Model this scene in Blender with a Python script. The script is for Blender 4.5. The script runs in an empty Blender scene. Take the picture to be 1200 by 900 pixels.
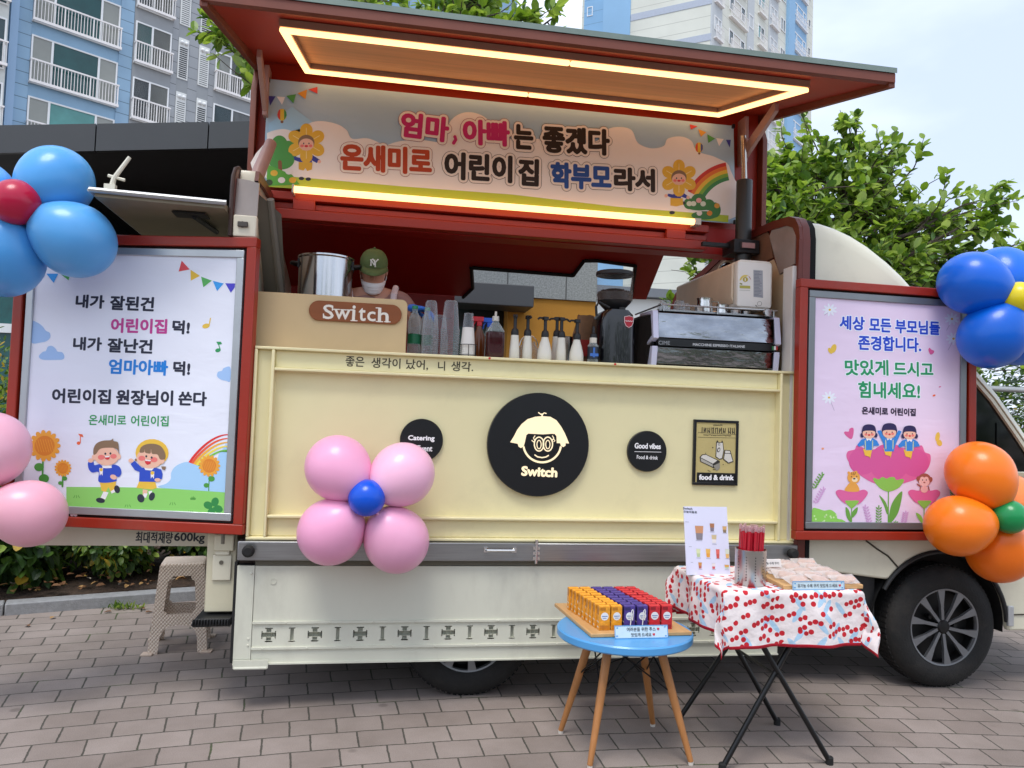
import bpy, bmesh, math, random
from mathutils import Vector, Matrix
random.seed(7)
R = math.radians
S = bpy.context.scene
COL = S.collection

# ------------------------------------------------------------------ camera
CAM = Vector((-0.759, -3.75, 1.395))
_y, _p, _r = R(9.681), R(2.490), R(1.994)
_f = Vector((math.sin(_y)*math.cos(_p), math.cos(_y)*math.cos(_p), math.sin(_p)))
_x0 = Vector((math.cos(_y), -math.sin(_y), 0)); _u0 = _x0.cross(_f)
AX = _x0*math.cos(_r) + _u0*math.sin(_r)
AU = -_x0*math.sin(_r) + _u0*math.cos(_r)
AF = _f
cd = bpy.data.cameras.new('camera'); cam = bpy.data.objects.new('camera', cd); COL.objects.link(cam)
m3 = Matrix((AX, AU, -AF)).transposed()
cam.matrix_world = Matrix.Translation(CAM) @ m3.to_4x4()
cd.sensor_width = 36; cd.lens = 27; cd.clip_start = 0.05; cd.clip_end = 3000
S.camera = cam

# ------------------------------------------------------------------ sky, sun, exposure
SUN_EL, SUN_AZ = 66, 205           # azimuth in degrees clockwise from +Y
W = bpy.data.worlds.new('World'); S.world = W; W.use_nodes = True
nt = W.node_tree; nd = nt.nodes; lk = nt.links; nd.clear()
out = nd.new('ShaderNodeOutputWorld'); bg = nd.new('ShaderNodeBackground'); lk.new(bg.outputs[0], out.inputs[0])
sky = nd.new('ShaderNodeTexSky'); sky.sky_type = 'NISHITA'; sky.sun_disc = False
sky.sun_elevation = R(SUN_EL); sky.sun_rotation = R(SUN_AZ); sky.air_density = 1.0; sky.dust_density = 2.0
bg.inputs[1].default_value = 0.115
tc = nd.new('ShaderNodeTexCoord'); mp = nd.new('ShaderNodeMapping'); mp.inputs['Scale'].default_value = (1.3, 1.3, 3.2)
lk.new(tc.outputs['Generated'], mp.inputs[0])
nz = nd.new('ShaderNodeTexNoise'); nz.inputs['Scale'].default_value = 1.7; nz.inputs['Detail'].default_value = 5; nz.inputs['Roughness'].default_value = .5
lk.new(mp.outputs[0], nz.inputs['Vector'])
cr = nd.new('ShaderNodeValToRGB'); cr.color_ramp.elements[0].position = .36; cr.color_ramp.elements[0].color = (.8, .8, .8, 1)
cr.color_ramp.elements[1].position = .66; cr.color_ramp.elements[1].color = (.97, .97, .97, 1)
lk.new(nz.outputs[0], cr.inputs[0])
cl = nd.new('ShaderNodeValToRGB'); cl.color_ramp.elements[0].position = .33; cl.color_ramp.elements[0].color = (.52, .60, .76, 1)
cl.color_ramp.elements[1].position = .68; cl.color_ramp.elements[1].color = (.80, .865, .985, 1)
lk.new(nz.outputs[0], cl.inputs[0])
mx = nd.new('ShaderNodeMixRGB'); lk.new(cr.outputs[0], mx.inputs[0]); lk.new(sky.outputs[0], mx.inputs[1]); vs_ = nd.new('ShaderNodeVectorMath'); vs_.operation = 'SCALE'; vs_.inputs['Scale'].default_value = 7.9; lk.new(cl.outputs[0], vs_.inputs[0]); lk.new(vs_.outputs[0], mx.inputs[2])
lk.new(mx.outputs[0], bg.inputs[0])
sd = bpy.data.lights.new('sun', 'SUN'); sun = bpy.data.objects.new('sun', sd); COL.objects.link(sun)
sd.energy = 1.3; sd.angle = R(24); sd.color = (1, .965, .91)
az, el = R(SUN_AZ), R(SUN_EL)
to_sun = Vector((math.sin(az)*math.cos(el), math.cos(az)*math.cos(el), math.sin(el)))
sun.rotation_euler = to_sun.to_track_quat('Z', 'Y').to_euler(); sun.location = (0, -6, 12)
S.view_settings.view_transform = 'Standard'; S.view_settings.look = 'None'; S.view_settings.gamma = 1
S.view_settings.exposure = 0.86

# ------------------------------------------------------------------ helpers: colour, material
def C(h):
    h = h.lstrip('#'); v = [int(h[i:i+2], 16)/255 for i in (0, 2, 4)]
    return tuple(a/12.92 if a <= .04045 else ((a+.055)/1.055)**2.4 for a in v) + (1,)
_M = {}
def M(name, col, rough=.5, metal=0, var=.06, sc=7, bump=0, bsc=60, coat=0, sss=0, trans=0, em=0, stretch=(1, 1, 1), rvar=.0, dirt=0):
    if name in _M: return _M[name]
    m = bpy.data.materials.new(name); m.use_nodes = True; n = m.node_tree.nodes; l = m.node_tree.links
    b = n['Principled BSDF']; c = C(col) if isinstance(col, str) else tuple(col)+(1,)
    b.inputs['Roughness'].default_value = rough; b.inputs['Metallic'].default_value = metal
    b.inputs['Base Color'].default_value = c
    t = n.new('ShaderNodeTexCoord'); mp = n.new('ShaderNodeMapping'); mp.inputs['Scale'].default_value = stretch
    l.new(t.outputs['Object'], mp.inputs[0])
    if var:
        z = n.new('ShaderNodeTexNoise'); z.inputs['Scale'].default_value = sc; z.inputs['Detail'].default_value = 6; z.inputs['Roughness'].default_value = .6
        l.new(mp.outputs[0], z.inputs['Vector'])
        r = n.new('ShaderNodeValToRGB'); r.color_ramp.elements[0].position = .3; r.color_ramp.elements[1].position = .7
        r.color_ramp.elements[0].color = tuple(x*(1-var) for x in c[:3])+(1,)
        r.color_ramp.elements[1].color = tuple(min(1, x*(1+var)) for x in c[:3])+(1,)
        l.new(z.outputs[0], r.inputs[0]); src = r.outputs[0]
        if dirt:
            z2 = n.new('ShaderNodeTexNoise'); z2.inputs['Scale'].default_value = 2.1; z2.inputs['Detail'].default_value = 9; z2.inputs['Roughness'].default_value = .72
            l.new(mp.outputs[0], z2.inputs['Vector'])
            r2 = n.new('ShaderNodeValToRGB'); r2.color_ramp.elements[0].position = .5; r2.color_ramp.elements[1].position = .72
            r2.color_ramp.elements[0].color = (0, 0, 0, 1); r2.color_ramp.elements[1].color = (dirt, dirt, dirt, 1)
            l.new(z2.outputs[0], r2.inputs[0])
            mm = n.new('ShaderNodeMixRGB'); mm.inputs[2].default_value = (.16, .13, .10, 1)
            l.new(r2.outputs[0], mm.inputs[0]); l.new(src, mm.inputs[1]); src = mm.outputs[0]
        l.new(src, b.inputs['Base Color'])
        if rvar:
            mr = n.new('ShaderNodeMapRange'); mr.inputs['To Min'].default_value = max(0, rough-rvar); mr.inputs['To Max'].default_value = min(1, rough+rvar)
            l.new(z.outputs[0], mr.inputs[0]); l.new(mr.outputs[0], b.inputs['Roughness'])
    if bump:
        z = n.new('ShaderNodeTexNoise'); z.inputs['Scale'].default_value = bsc; z.inputs['Detail'].default_value = 5
        l.new(mp.outputs[0], z.inputs['Vector'])
        bm = n.new('ShaderNodeBump'); bm.inputs['Strength'].default_value = bump; bm.inputs['Distance'].default_value = .02
        l.new(z.outputs[0], bm.inputs['Height']); l.new(bm.outputs[0], b.inputs['Normal'])
    b.inputs['Coat Weight'].default_value = coat
    if sss:
        b.inputs['Subsurface Weight'].default_value = sss; b.inputs['Subsurface Radius'].default_value = (.03, .03, .03)
    if trans: b.inputs['Transmission Weight'].default_value = trans
    if em:
        b.inputs['Emission Color'].default_value = c; b.inputs['Emission Strength'].default_value = em
    _M[name] = m
    return m
def clear_plastic(name, col, fac=.35, rough=.15, edge=.6):
    if name in _M: return _M[name]
    m = bpy.data.materials.new(name); m.use_nodes = True; n = m.node_tree.nodes; l = m.node_tree.links
    b = n['Principled BSDF']; b.inputs['Base Color'].default_value = C(col); b.inputs['Roughness'].default_value = rough
    t = n.new('ShaderNodeBsdfTransparent'); t.inputs[0].default_value = (.93, .95, .96, 1); x = n.new('ShaderNodeMixShader')
    fr = n.new('ShaderNodeLayerWeight'); fr.inputs[0].default_value = .35
    ma = n.new('ShaderNodeMath'); ma.operation = 'MULTIPLY_ADD'; ma.inputs[1].default_value = edge; ma.inputs[2].default_value = fac; ma.use_clamp = True
    l.new(fr.outputs['Facing'], ma.inputs[0]); l.new(ma.outputs[0], x.inputs[0])
    l.new(t.outputs[0], x.inputs[1]); l.new(b.outputs[0], x.inputs[2]); l.new(x.outputs[0], n['Material Output'].inputs[0])
    _M[name] = m; return m
def leaf_mat(name, col, tr=.35):
    if name in _M: return _M[name]
    m = bpy.data.materials.new(name); m.use_nodes = True; n = m.node_tree.nodes; l = m.node_tree.links
    b = n['Principled BSDF']; b.inputs['Roughness'].default_value = .42
    g = n.new('ShaderNodeNewGeometry'); z = n.new('ShaderNodeTexNoise'); z.inputs['Scale'].default_value = 5; l.new(g.outputs['Position'], z.inputs['Vector'])
    c = C(col); r = n.new('ShaderNodeValToRGB'); r.color_ramp.elements[0].position = .3; r.color_ramp.elements[1].position = .72
    r.color_ramp.elements[0].color = (c[0]*.65, c[1]*.75, c[2]*.7, 1); r.color_ramp.elements[1].color = (c[0]*1.35, c[1]*1.2, c[2]*1.1, 1)
    l.new(z.outputs[0], r.inputs[0]); l.new(r.outputs[0], b.inputs['Base Color'])
    t = n.new('ShaderNodeBsdfTranslucent'); t.inputs[0].default_value = (min(1, c[0]*2.3), min(1, c[1]*2.1), c[2]*1.2, 1)
    x = n.new('ShaderNodeMixShader'); x.inputs[0].default_value = tr
    l.new(b.outputs[0], x.inputs[1]); l.new(t.outputs[0], x.inputs[2]); l.new(x.outputs[0], n['Material Output'].inputs[0])
    _M[name] = m; return m

# ------------------------------------------------------------------ helpers: geometry
class G:
    def __init__(s): s.v = []; s.f = []; s.m = []
    def add(s, vs, fs, mi=0):
        o = len(s.v); s.v += [tuple(v) for v in vs]
        for f in fs: s.f.append(tuple(i+o for i in f)); s.m.append(mi)
    def box(s, x0, x1, y0, y1, z0, z1, mi=0):
        s.add([(x0,y0,z0),(x1,y0,z0),(x1,y1,z0),(x0,y1,z0),(x0,y0,z1),(x1,y0,z1),(x1,y1,z1),(x0,y1,z1)],
              [(0,3,2,1),(4,5,6,7),(0,1,5,4),(1,2,6,5),(2,3,7,6),(3,0,4,7)], mi)
        return s
    def obox(s, o, ex, ey, ez, mi=0):        # box from corner o and three edge vectors
        o = Vector(o); ex = Vector(ex); ey = Vector(ey); ez = Vector(ez)
        s.add([o, o+ex, o+ex+ey, o+ey, o+ez, o+ex+ez, o+ex+ey+ez, o+ey+ez],
              [(0,3,2,1),(4,5,6,7),(0,1,5,4),(1,2,6,5),(2,3,7,6),(3,0,4,7)], mi); return s
    def prism(s, poly, a, b, axis='y', mi=0): # poly in the two other axes, extruded a..b
        def P(p, t):
            return {'x': (t, p[0], p[1]), 'y': (p[0], t, p[1]), 'z': (p[0], p[1], t)}[axis]
        n = len(poly)
        s.add([P(p, a) for p in poly]+[P(p, b) for p in poly],
              [tuple(range(n)), tuple(range(2*n-1, n-1, -1))]+[(i, (i+1) % n, n+(i+1) % n, n+i) for i in range(n)], mi); return s
    def path(s, pts, r, n=8, mi=0, caps=True):
        pts = [Vector(p) for p in pts]; rs = r if isinstance(r, (list, tuple)) else [r]*len(pts)
        o = len(s.v); prev = None
        for i, p in enumerate(pts):
            d = (pts[min(i+1, len(pts)-1)]-pts[max(i-1, 0)]); d = d.normalized() if d.length > 1e-9 else Vector((0,0,1))
            if prev is None:
                a = d.orthogonal().normalized()
            else:
                a = (prev-d*prev.dot(d)); a = a.normalized() if a.length > 1e-6 else d.orthogonal().normalized()
            prev = a; b = d.cross(a)
            for k in range(n):
                t = 2*math.pi*k/n; s.v.append(tuple(p+(a*math.cos(t)+b*math.sin(t))*rs[i]))
        for i in range(len(pts)-1):
            for k in range(n):
                s.f.append((o+i*n+k, o+i*n+(k+1) % n, o+(i+1)*n+(k+1) % n, o+(i+1)*n+k)); s.m.append(mi)
        if caps:
            s.f.append(tuple(o+k for k in range(n-1, -1, -1))); s.m.append(mi)
            e = o+(len(pts)-1)*n; s.f.append(tuple(e+k for k in range(n))); s.m.append(mi)
        return s
    def lathe(s, prof, c=(0, 0, 0), n=20, mi=0, ax=None, close=True):
        c = Vector(c); ax = Vector(ax).normalized() if ax is not None else Vector((0, 0, 1))
        a = ax.orthogonal().normalized() if abs(ax.z) < .999 else Vector((1, 0, 0)); b = ax.cross(a)
        o = len(s.v)
        for r, z in prof:
            for k in range(n):
                t = 2*math.pi*k/n; s.v.append(tuple(c+ax*z+(a*math.cos(t)+b*math.sin(t))*max(r, 1e-4)))
        for i in range(len(prof)-1):
            for k in range(n):
                s.f.append((o+i*n+k, o+i*n+(k+1) % n, o+(i+1)*n+(k+1) % n, o+(i+1)*n+k)); s.m.append(mi)
        if close:
            s.f.append(tuple(o+k for k in range(n-1, -1, -1))); s.m.append(mi)
            e = o+(len(prof)-1)*n; s.f.append(tuple(e+k for k in range(n))); s.m.append(mi)
        return s
    def ball(s, c, r, n=20, m=12, mi=0, ax=None):
        r = r if isinstance(r, (list, tuple)) else (r, r, r)
        o = len(s.v)
        for i in range(m+1):
            t = math.pi*i/m
            for k in range(n):
                p = 2*math.pi*k/n
                s.v.append((c[0]+r[0]*math.sin(t)*math.cos(p), c[1]+r[1]*math.sin(t)*math.sin(p), c[2]+r[2]*math.cos(t)))
        for i in range(m):
            for k in range(n):
                s.f.append((o+i*n+k, o+(i+1)*n+k, o+(i+1)*n+(k+1) % n, o+i*n+(k+1) % n)); s.m.append(mi)
        return s
    def leaf(s, p, d, up, L, Wd, mi=0, fold=.25):
        d = Vector(d).normalized(); up = Vector(up); sd_ = d.cross(up)
        sd_ = sd_.normalized() if sd_.length > 1e-5 else d.orthogonal().normalized(); nn = sd_.cross(d)
        p = Vector(p); w = Wd/2; dz = nn*(fold*w)
        droop = nn*(-.12*L)
        s.add([p, p+d*L*.26+sd_*w*.86+dz, p+d*L*.6+sd_*w*.95+dz+droop*.4, p+d*L*.88+sd_*w*.5+dz*.5+droop*.8, p+d*L+droop, p+d*L*.88-sd_*w*.5+dz*.5+droop*.8, p+d*L*.6-sd_*w*.95+dz+droop*.4, p+d*L*.26-sd_*w*.86+dz, p+d*L*.5+droop*.25],
              [(0,1,8),(1,2,8),(2,3,8),(3,4,8),(4,5,8),(5,6,8),(6,7,8),(7,0,8)], mi)

def world_off(o):
    v = Vector((0, 0, 0))
    while o is not None: v += o.location; o = o.parent
    return v
def obj(name, g, mats, parent=None, smooth=True, bevel=0, seg=2, local=False, recalc=True):
    me = bpy.data.meshes.new(name)
    off = world_off(parent) if (parent is not None and not local) else Vector((0, 0, 0))
    me.from_pydata([(v[0]-off.x, v[1]-off.y, v[2]-off.z) for v in g.v], [], g.f)
    if not isinstance(mats, (list, tuple)): mats = [mats]
    for m in mats: me.materials.append(m)
    me.polygons.foreach_set('material_index', g.m)
    if recalc:
        b = bmesh.new(); b.from_mesh(me); bmesh.ops.recalc_face_normals(b, faces=b.faces); b.to_mesh(me); b.free()
    if smooth:
        me.polygons.foreach_set('use_smooth', [True]*len(me.polygons)); me.set_sharp_from_angle(angle=R(38))
    o = bpy.data.objects.new(name, me); COL.objects.link(o)
    if parent is not None: o.parent = parent
    if bevel:
        md = o.modifiers.new('bevel', 'BEVEL'); md.width = bevel; md.segments = seg; md.limit_method = 'ANGLE'; md.angle_limit = R(40)
    return o
def pieces(name, g, mats, parent, **kw):
    """like obj(), but every separate piece of g becomes an object of its own"""
    r = list(range(len(g.v)))
    def find(a):
        while r[a] != a: r[a] = r[r[a]]; a = r[a]
        return a
    for f in g.f:
        for q in f[1:]: r[find(q)] = find(f[0])
    groups = {}
    for f, m in zip(g.f, g.m): groups.setdefault(find(f[0]), []).append((f, m))
    o = None
    for fs in groups.values():
        h = G(); idx = {}
        for f, m in fs:
            for q in f:
                if q not in idx: idx[q] = len(h.v); h.v.append(g.v[q])
            h.f.append(tuple(idx[q] for q in f)); h.m.append(m)
        o = obj(name, h, mats, parent, **kw)
    return o
def thing(name, label, cat, loc=(0, 0, 0), rz=0, group=None):
    o = bpy.data.objects.new(name, None); COL.objects.link(o); o.empty_display_size = .05
    o.location = loc; o.rotation_euler = (0, 0, rz); o['label'] = label; o['category'] = cat
    if group: o['group'] = group
    return o
def tag(o, label, cat, group=None):
    o['label'] = label; o['category'] = cat
    if group: o['group'] = group
    return o
def struct(o, kind='structure'): o['kind'] = kind; return o
def dup(root, loc=None, rz=None, label=None, group=None):
    r = root.copy(); COL.objects.link(r)
    if loc is not None: r.location = loc
    if rz is not None: r.rotation_euler = (0, 0, rz)
    if label: r['label'] = label
    if group: r['group'] = group
    for ch in list(root.children):
        c = ch.copy(); COL.objects.link(c); c.parent = r
        for g in list(ch.children):
            d = g.copy(); COL.objects.link(d); d.parent = c
    return r
def nth(i): return ['first','second','third','fourth','fifth','sixth','seventh','eighth','ninth','tenth','eleventh','twelfth'][i]

# ------------------------------------------------------------------ flat printed artwork on a real panel
_TX = {}
def text_shape(s, off):
    k = (s, off)
    if k in _TX: return _TX[k]
    if s.isascii(): off = 0
    c = bpy.data.curves.new('t', 'FONT'); c.body = s; c.size = 1; c.offset = off; c.resolution_u = 3
    o = bpy.data.objects.new('t', c); COL.objects.link(o)
    dg = bpy.context.evaluated_depsgraph_get(); me = bpy.data.meshes.new_from_object(o.evaluated_get(dg))
    v = [(p.co.x, p.co.y) for p in me.vertices]; f = [tuple(p.vertices) for p in me.polygons]
    bpy.data.objects.remove(o); bpy.data.curves.remove(c); bpy.data.meshes.remove(me)
    xs = [p[0] for p in v]; ys = [p[1] for p in v]
    _TX[k] = (v, f, min(xs), max(xs), min(ys), max(ys)); return _TX[k]
class Art:
    """Shapes drawn on a plane; u runs along ex, w along ez, both in metres from the plane's origin."""
    STEP = .00012
    def __init__(s, O, ex, ez):
        s.O = Vector(O); s.ex = Vector(ex).normalized(); s.ez = Vector(ez).normalized(); s.n = s.ex.cross(s.ez)
        if s.n.y > 0: s.n = -s.n
        s.g = G(); s.mats = []; s.l = 1; s.tf = (0, 0, 1, 1)
    def crop(s, x, y, k): s.tf = (x, y, k, k); return s       # coordinates below are read off an enlarged detail of the print
    def uv(s, x, y):
        px = s.tf[0]+x/s.tf[2]; py = s.tf[1]+y/s.tf[3]
        r = AF*900+AX*(px-600)-AU*(py-450); t = (s.O-CAM).dot(s.n)/r.dot(s.n); q = CAM+r*t-s.O
        return q.dot(s.ex), q.dot(s.ez)
    def mi(s, m):
        if m not in s.mats: s.mats.append(m)
        return s.mats.index(m)
    def P(s, u, w, l): return s.O+s.ex*u+s.ez*w+s.n*(s.STEP*l+.0006)
    def polyuv(s, pts, m, l=None):
        if l is None: l = s.l; s.l += 1
        s.g.add([s.P(u, w, l) for u, w in pts], [tuple(range(len(pts)))], s.mi(m))
    def poly(s, pts, m, l=None): s.polyuv([s.uv(*p) for p in pts], m, l)
    def blob(s, pts, m, l=None, k=5):
        n = len(pts); o = []
        for i in range(n):
            a, b, c, d = pts[i-1], pts[i], pts[(i+1) % n], pts[(i+2) % n]
            for q in range(k):
                t = q/k; o.append(tuple(.5*(2*b[j]+(c[j]-a[j])*t+(2*a[j]-5*b[j]+4*c[j]-d[j])*t*t+(3*b[j]-a[j]-3*c[j]+d[j])*t**3) for j in (0, 1)))
        s.poly(o, m, l)
    def ell(s, cx, cy, rx, ry, m, rot=0, l=None, n=22, a0=0, a1=360):
        c, d = math.cos(R(rot)), math.sin(R(rot)); pts = []
        full = a1-a0 >= 360
        for k in range(n if full else n+1):
            t = R(a0+(a1-a0)*k/n); x = rx*math.cos(t); y = ry*math.sin(t); pts.append((cx+x*c-y*d, cy+x*d+y*c))
        s.poly(pts, m, l)
    def line(s, pts, w, m, l=None, caps=True):
        if l is None: l = s.l; s.l += 1
        P = [Vector(s.uv(*p)) for p in pts]; wd = (Vector(s.uv(pts[0][0]+w, pts[0][1]))-P[0]).length/2
        L = []; Rr = []
        for i, p in enumerate(P):
            d = (P[min(i+1, len(P)-1)]-P[max(i-1, 0)]).normalized(); q = Vector((-d.y, d.x))*wd; L.append(p+q); Rr.append(p-q)
        vs = [s.P(a.x, a.y, l) for a in L]+[s.P(a.x, a.y, l) for a in Rr]; n = len(P)
        s.g.add(vs, [(i, i+1, n+i+1, n+i) for i in range(n-1)], s.mi(m))
        if caps:
            for e in (P[0], P[-1]):
                s.g.add([s.P(e.x+wd*math.cos(k*.6283), e.y+wd*math.sin(k*.6283), l+.3) for k in range(10)], [tuple(range(10))], s.mi(m))
    def ring(s, cx, cy, rx, ry, w, m, a0=0, a1=360, l=None, n=30):
        s.line([(cx+rx*math.cos(R(a0+(a1-a0)*k/n)), cy+ry*math.sin(R(a0+(a1-a0)*k/n))) for k in range(n+1)], w, m, l, caps=False)
    def text(s, st, a, b, h, m, bold=.0, grow=0, l=None, off=.012):
        """st between the middle-left point a and the middle-right point b, h high; bold and grow in the same units"""
        if l is None: l = s.l; s.l += 1
        v, f, x0, x1, y0, y1 = text_shape(st, off)
        A = Vector(s.uv(*a)); B = Vector(s.uv(*b)); k = (Vector(s.uv(a[0], a[1]+1))-A).length
        d = (B-A); wdt = d.length; d = d/wdt; e = Vector((-d.y, d.x)); hh = h*k; rr = (bold+grow)*k
        sx = (wdt-2*bold*k)/(x1-x0); sy = (hh-2*bold*k)/(y1-y0)
        pts = [A+d*(bold*k+(x-x0)*sx)+e*(-hh/2+bold*k+(y-y0)*sy) for x, y in v]
        n = 10 if rr > 0 else 1
        if grow > bold: n = 20
        for q in range(n):
            o = Vector((math.cos(2*math.pi*q/n), math.sin(2*math.pi*q/n)))*rr if rr > 0 else Vector((0, 0))
            s.g.add([s.P(p.x+o.x, p.y+o.y, l+q*.04) for p in pts], f, s.mi(m))
            if grow > bold:
                o = o*.5
                s.g.add([s.P(p.x+o.x, p.y+o.y, l+q*.04+.02) for p in pts], f, s.mi(m))
    def build(s, name, parent):
        o = obj(name, s.g, s.mats, parent, smooth=False, recalc=False)
        s.g = G(); s.mats = []; s.l = 1; return o
def ink(h): return M('ink_'+h, h, .55, var=0)
# ================================================================== THE SETTING
# paving: blocks laid in a gentle arc
def paving_mat():
    m = bpy.data.materials.new('paving'); m.use_nodes = True; n = m.node_tree.nodes; l = m.node_tree.links; b = n['Principled BSDF']
    g = n.new('ShaderNodeNewGeometry'); s = n.new('ShaderNodeVectorMath'); s.operation = 'SUBTRACT'; s.inputs[1].default_value = (.2, -11.3, 0)
    l.new(g.outputs['Position'], s.inputs[0]); sp = n.new('ShaderNodeSeparateXYZ'); l.new(s.outputs[0], sp.inputs[0])
    le = n.new('ShaderNodeVectorMath'); le.operation = 'LENGTH'; l.new(s.outputs[0], le.inputs[0])
    at = n.new('ShaderNodeMath'); at.operation = 'ARCTAN2'; l.new(sp.outputs[0], at.inputs[0]); l.new(sp.outputs[1], at.inputs[1])
    mu = n.new('ShaderNodeMath'); mu.operation = 'MULTIPLY'; mu.inputs[1].default_value = 11.0; l.new(at.outputs[0], mu.inputs[0])
    # slightly wavy joints
    nw = n.new('ShaderNodeTexNoise'); nw.inputs['Scale'].default_value = 9; nw.inputs['Detail'].default_value = 3; l.new(g.outputs['Position'], nw.inputs['Vector'])
    nf = n.new('ShaderNodeTexNoise'); nf.inputs['Scale'].default_value = 75; nf.inputs['Detail'].default_value = 4; l.new(g.outputs['Position'], nf.inputs['Vector'])
    nsum = n.new('ShaderNodeMath'); nsum.operation = 'MULTIPLY_ADD'; nsum.inputs[1].default_value = .55; l.new(nf.outputs[0], nsum.inputs[0]); l.new(nw.outputs[0], nsum.inputs[2]); nw = nsum
    wv = n.new('ShaderNodeMath'); wv.operation = 'MULTIPLY_ADD'; wv.inputs[1].default_value = .012; l.new(nw.outputs[0], wv.inputs[0]); l.new(le.outputs['Value'], wv.inputs[2])
    wv2 = n.new('ShaderNodeMath'); wv2.operation = 'MULTIPLY_ADD'; wv2.inputs[1].default_value = .012; l.new(nw.outputs[0], wv2.inputs[0]); l.new(mu.outputs[0], wv2.inputs[2])
    cb = n.new('ShaderNodeCombineXYZ'); l.new(wv2.outputs[0], cb.inputs[0]); l.new(wv.outputs[0], cb.inputs[1])
    br = n.new('ShaderNodeTexBrick'); br.offset = .42; br.inputs['Scale'].default_value = 1; br.inputs['Mortar Size'].default_value = .0042; br.inputs['Mortar Smooth'].default_value = .25
    br.inputs['Brick Width'].default_value = .197; br.inputs['Row Height'].default_value = .163; br.inputs['Bias'].default_value = 0
    br.inputs['Color1'].default_value = (.285, .236, .210, 1); br.inputs['Color2'].default_value = (.355, .300, .270, 1); br.inputs['Mortar'].default_value = (.085, .078, .062, 1)
    l.new(cb.outputs[0], br.inputs['Vector'])
    # granular speckle, large stains
    z1 = n.new('ShaderNodeTexNoise'); z1.inputs['Scale'].default_value = 260; z1.inputs['Detail'].default_value = 3; l.new(g.outputs['Position'], z1.inputs['Vector'])
    r1 = n.new('ShaderNodeValToRGB'); r1.color_ramp.elements[0].position = .32; r1.color_ramp.elements[0].color = (.66, .66, .66, 1); r1.color_ramp.elements[1].position = .7; r1.color_ramp.elements[1].color = (1.0, 1.0, 1.0, 1)
    l.new(z1.outputs[0], r1.inputs[0])
    m1 = n.new('ShaderNodeMixRGB'); m1.blend_type = 'MULTIPLY'; m1.inputs[0].default_value = .8; l.new(br.outputs['Color'], m1.inputs[1]); l.new(r1.outputs[0], m1.inputs[2])
    z2 = n.new('ShaderNodeTexNoise'); z2.inputs['Scale'].default_value = 1.6; z2.inputs['Detail'].default_value = 8; z2.inputs['Roughness'].default_value = .65; l.new(g.outputs['Position'], z2.inputs['Vector'])
    r2 = n.new('ShaderNodeValToRGB'); r2.color_ramp.elements[0].position = .3; r2.color_ramp.elements[0].color = (.70, .68, .65, 1); r2.color_ramp.elements[1].position = .66; r2.color_ramp.elements[1].color = (1.06, 1.05, 1.05, 1)
    l.new(z2.outputs[0], r2.inputs[0])
    m2 = n.new('ShaderNodeMixRGB'); m2.blend_type = 'MULTIPLY'; m2.inputs[0].default_value = 1; l.new(m1.outputs[0], m2.inputs[1]); l.new(r2.outputs[0], m2.inputs[2])
    vs = n.new('ShaderNodeTexVoronoi'); vs.inputs['Scale'].default_value = 2.6; l.new(g.outputs['Position'], vs.inputs['Vector'])
    rs = n.new('ShaderNodeValToRGB'); rs.color_ramp.elements[0].position = .045; rs.color_ramp.elements[0].color = (.62, .61, .60, 1); rs.color_ramp.elements[1].position = .075; rs.color_ramp.elements[1].color = (1, 1, 1, 1); l.new(vs.outputs['Distance'], rs.inputs[0])
    m2b = n.new('ShaderNodeMixRGB'); m2b.blend_type = 'MULTIPLY'; m2b.inputs[0].default_value = .8; l.new(m2.outputs[0], m2b.inputs[1]); l.new(rs.outputs[0], m2b.inputs[2]); m2 = m2b
    # moss in some joints
    z3 = n.new('ShaderNodeTexNoise'); z3.inputs['Scale'].default_value = 3.5; z3.inputs['Detail'].default_value = 6; l.new(g.outputs['Position'], z3.inputs['Vector'])
    r3 = n.new('ShaderNodeValToRGB'); r3.color_ramp.elements[0].position = .57; r3.color_ramp.elements[1].position = .68; l.new(z3.outputs[0], r3.inputs[0])
    mm = n.new('ShaderNodeMath'); mm.operation = 'MULTIPLY'; l.new(r3.outputs[0], mm.inputs[0]); l.new(br.outputs['Fac'], mm.inputs[1])
    m3 = n.new('ShaderNodeMixRGB'); m3.inputs[2].default_value = (.06, .085, .028, 1); l.new(mm.outputs[0], m3.inputs[0]); l.new(m2.outputs[0], m3.inputs[1])
    l.new(m3.outputs[0], b.inputs['Base Color']); b.inputs['Roughness'].default_value = .82
    iv = n.new('ShaderNodeMath'); iv.operation = 'MULTIPLY_ADD'; iv.inputs[1].default_value = -1; iv.inputs[2].default_value = 1; l.new(br.outputs['Fac'], iv.inputs[0])
    ad = n.new('ShaderNodeMath'); ad.operation = 'MULTIPLY_ADD'; ad.inputs[1].default_value = .22; l.new(z1.outputs[0], ad.inputs[0]); l.new(iv.outputs[0], ad.inputs[2])
    bp = n.new('ShaderNodeBump'); bp.inputs['Strength'].default_value = .75; bp.inputs['Distance'].default_value = .006; l.new(ad.outputs[0], bp.inputs['Height']); l.new(bp.outputs[0], b.inputs['Normal'])
    return m
g = G(); g.add([(-400, -400, 0), (400, -400, 0), (400, 400, 0), (-400, 400, 0)], [(0, 1, 2, 3)])
struct(obj('paved_ground', g, paving_mat(), smooth=False))

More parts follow.
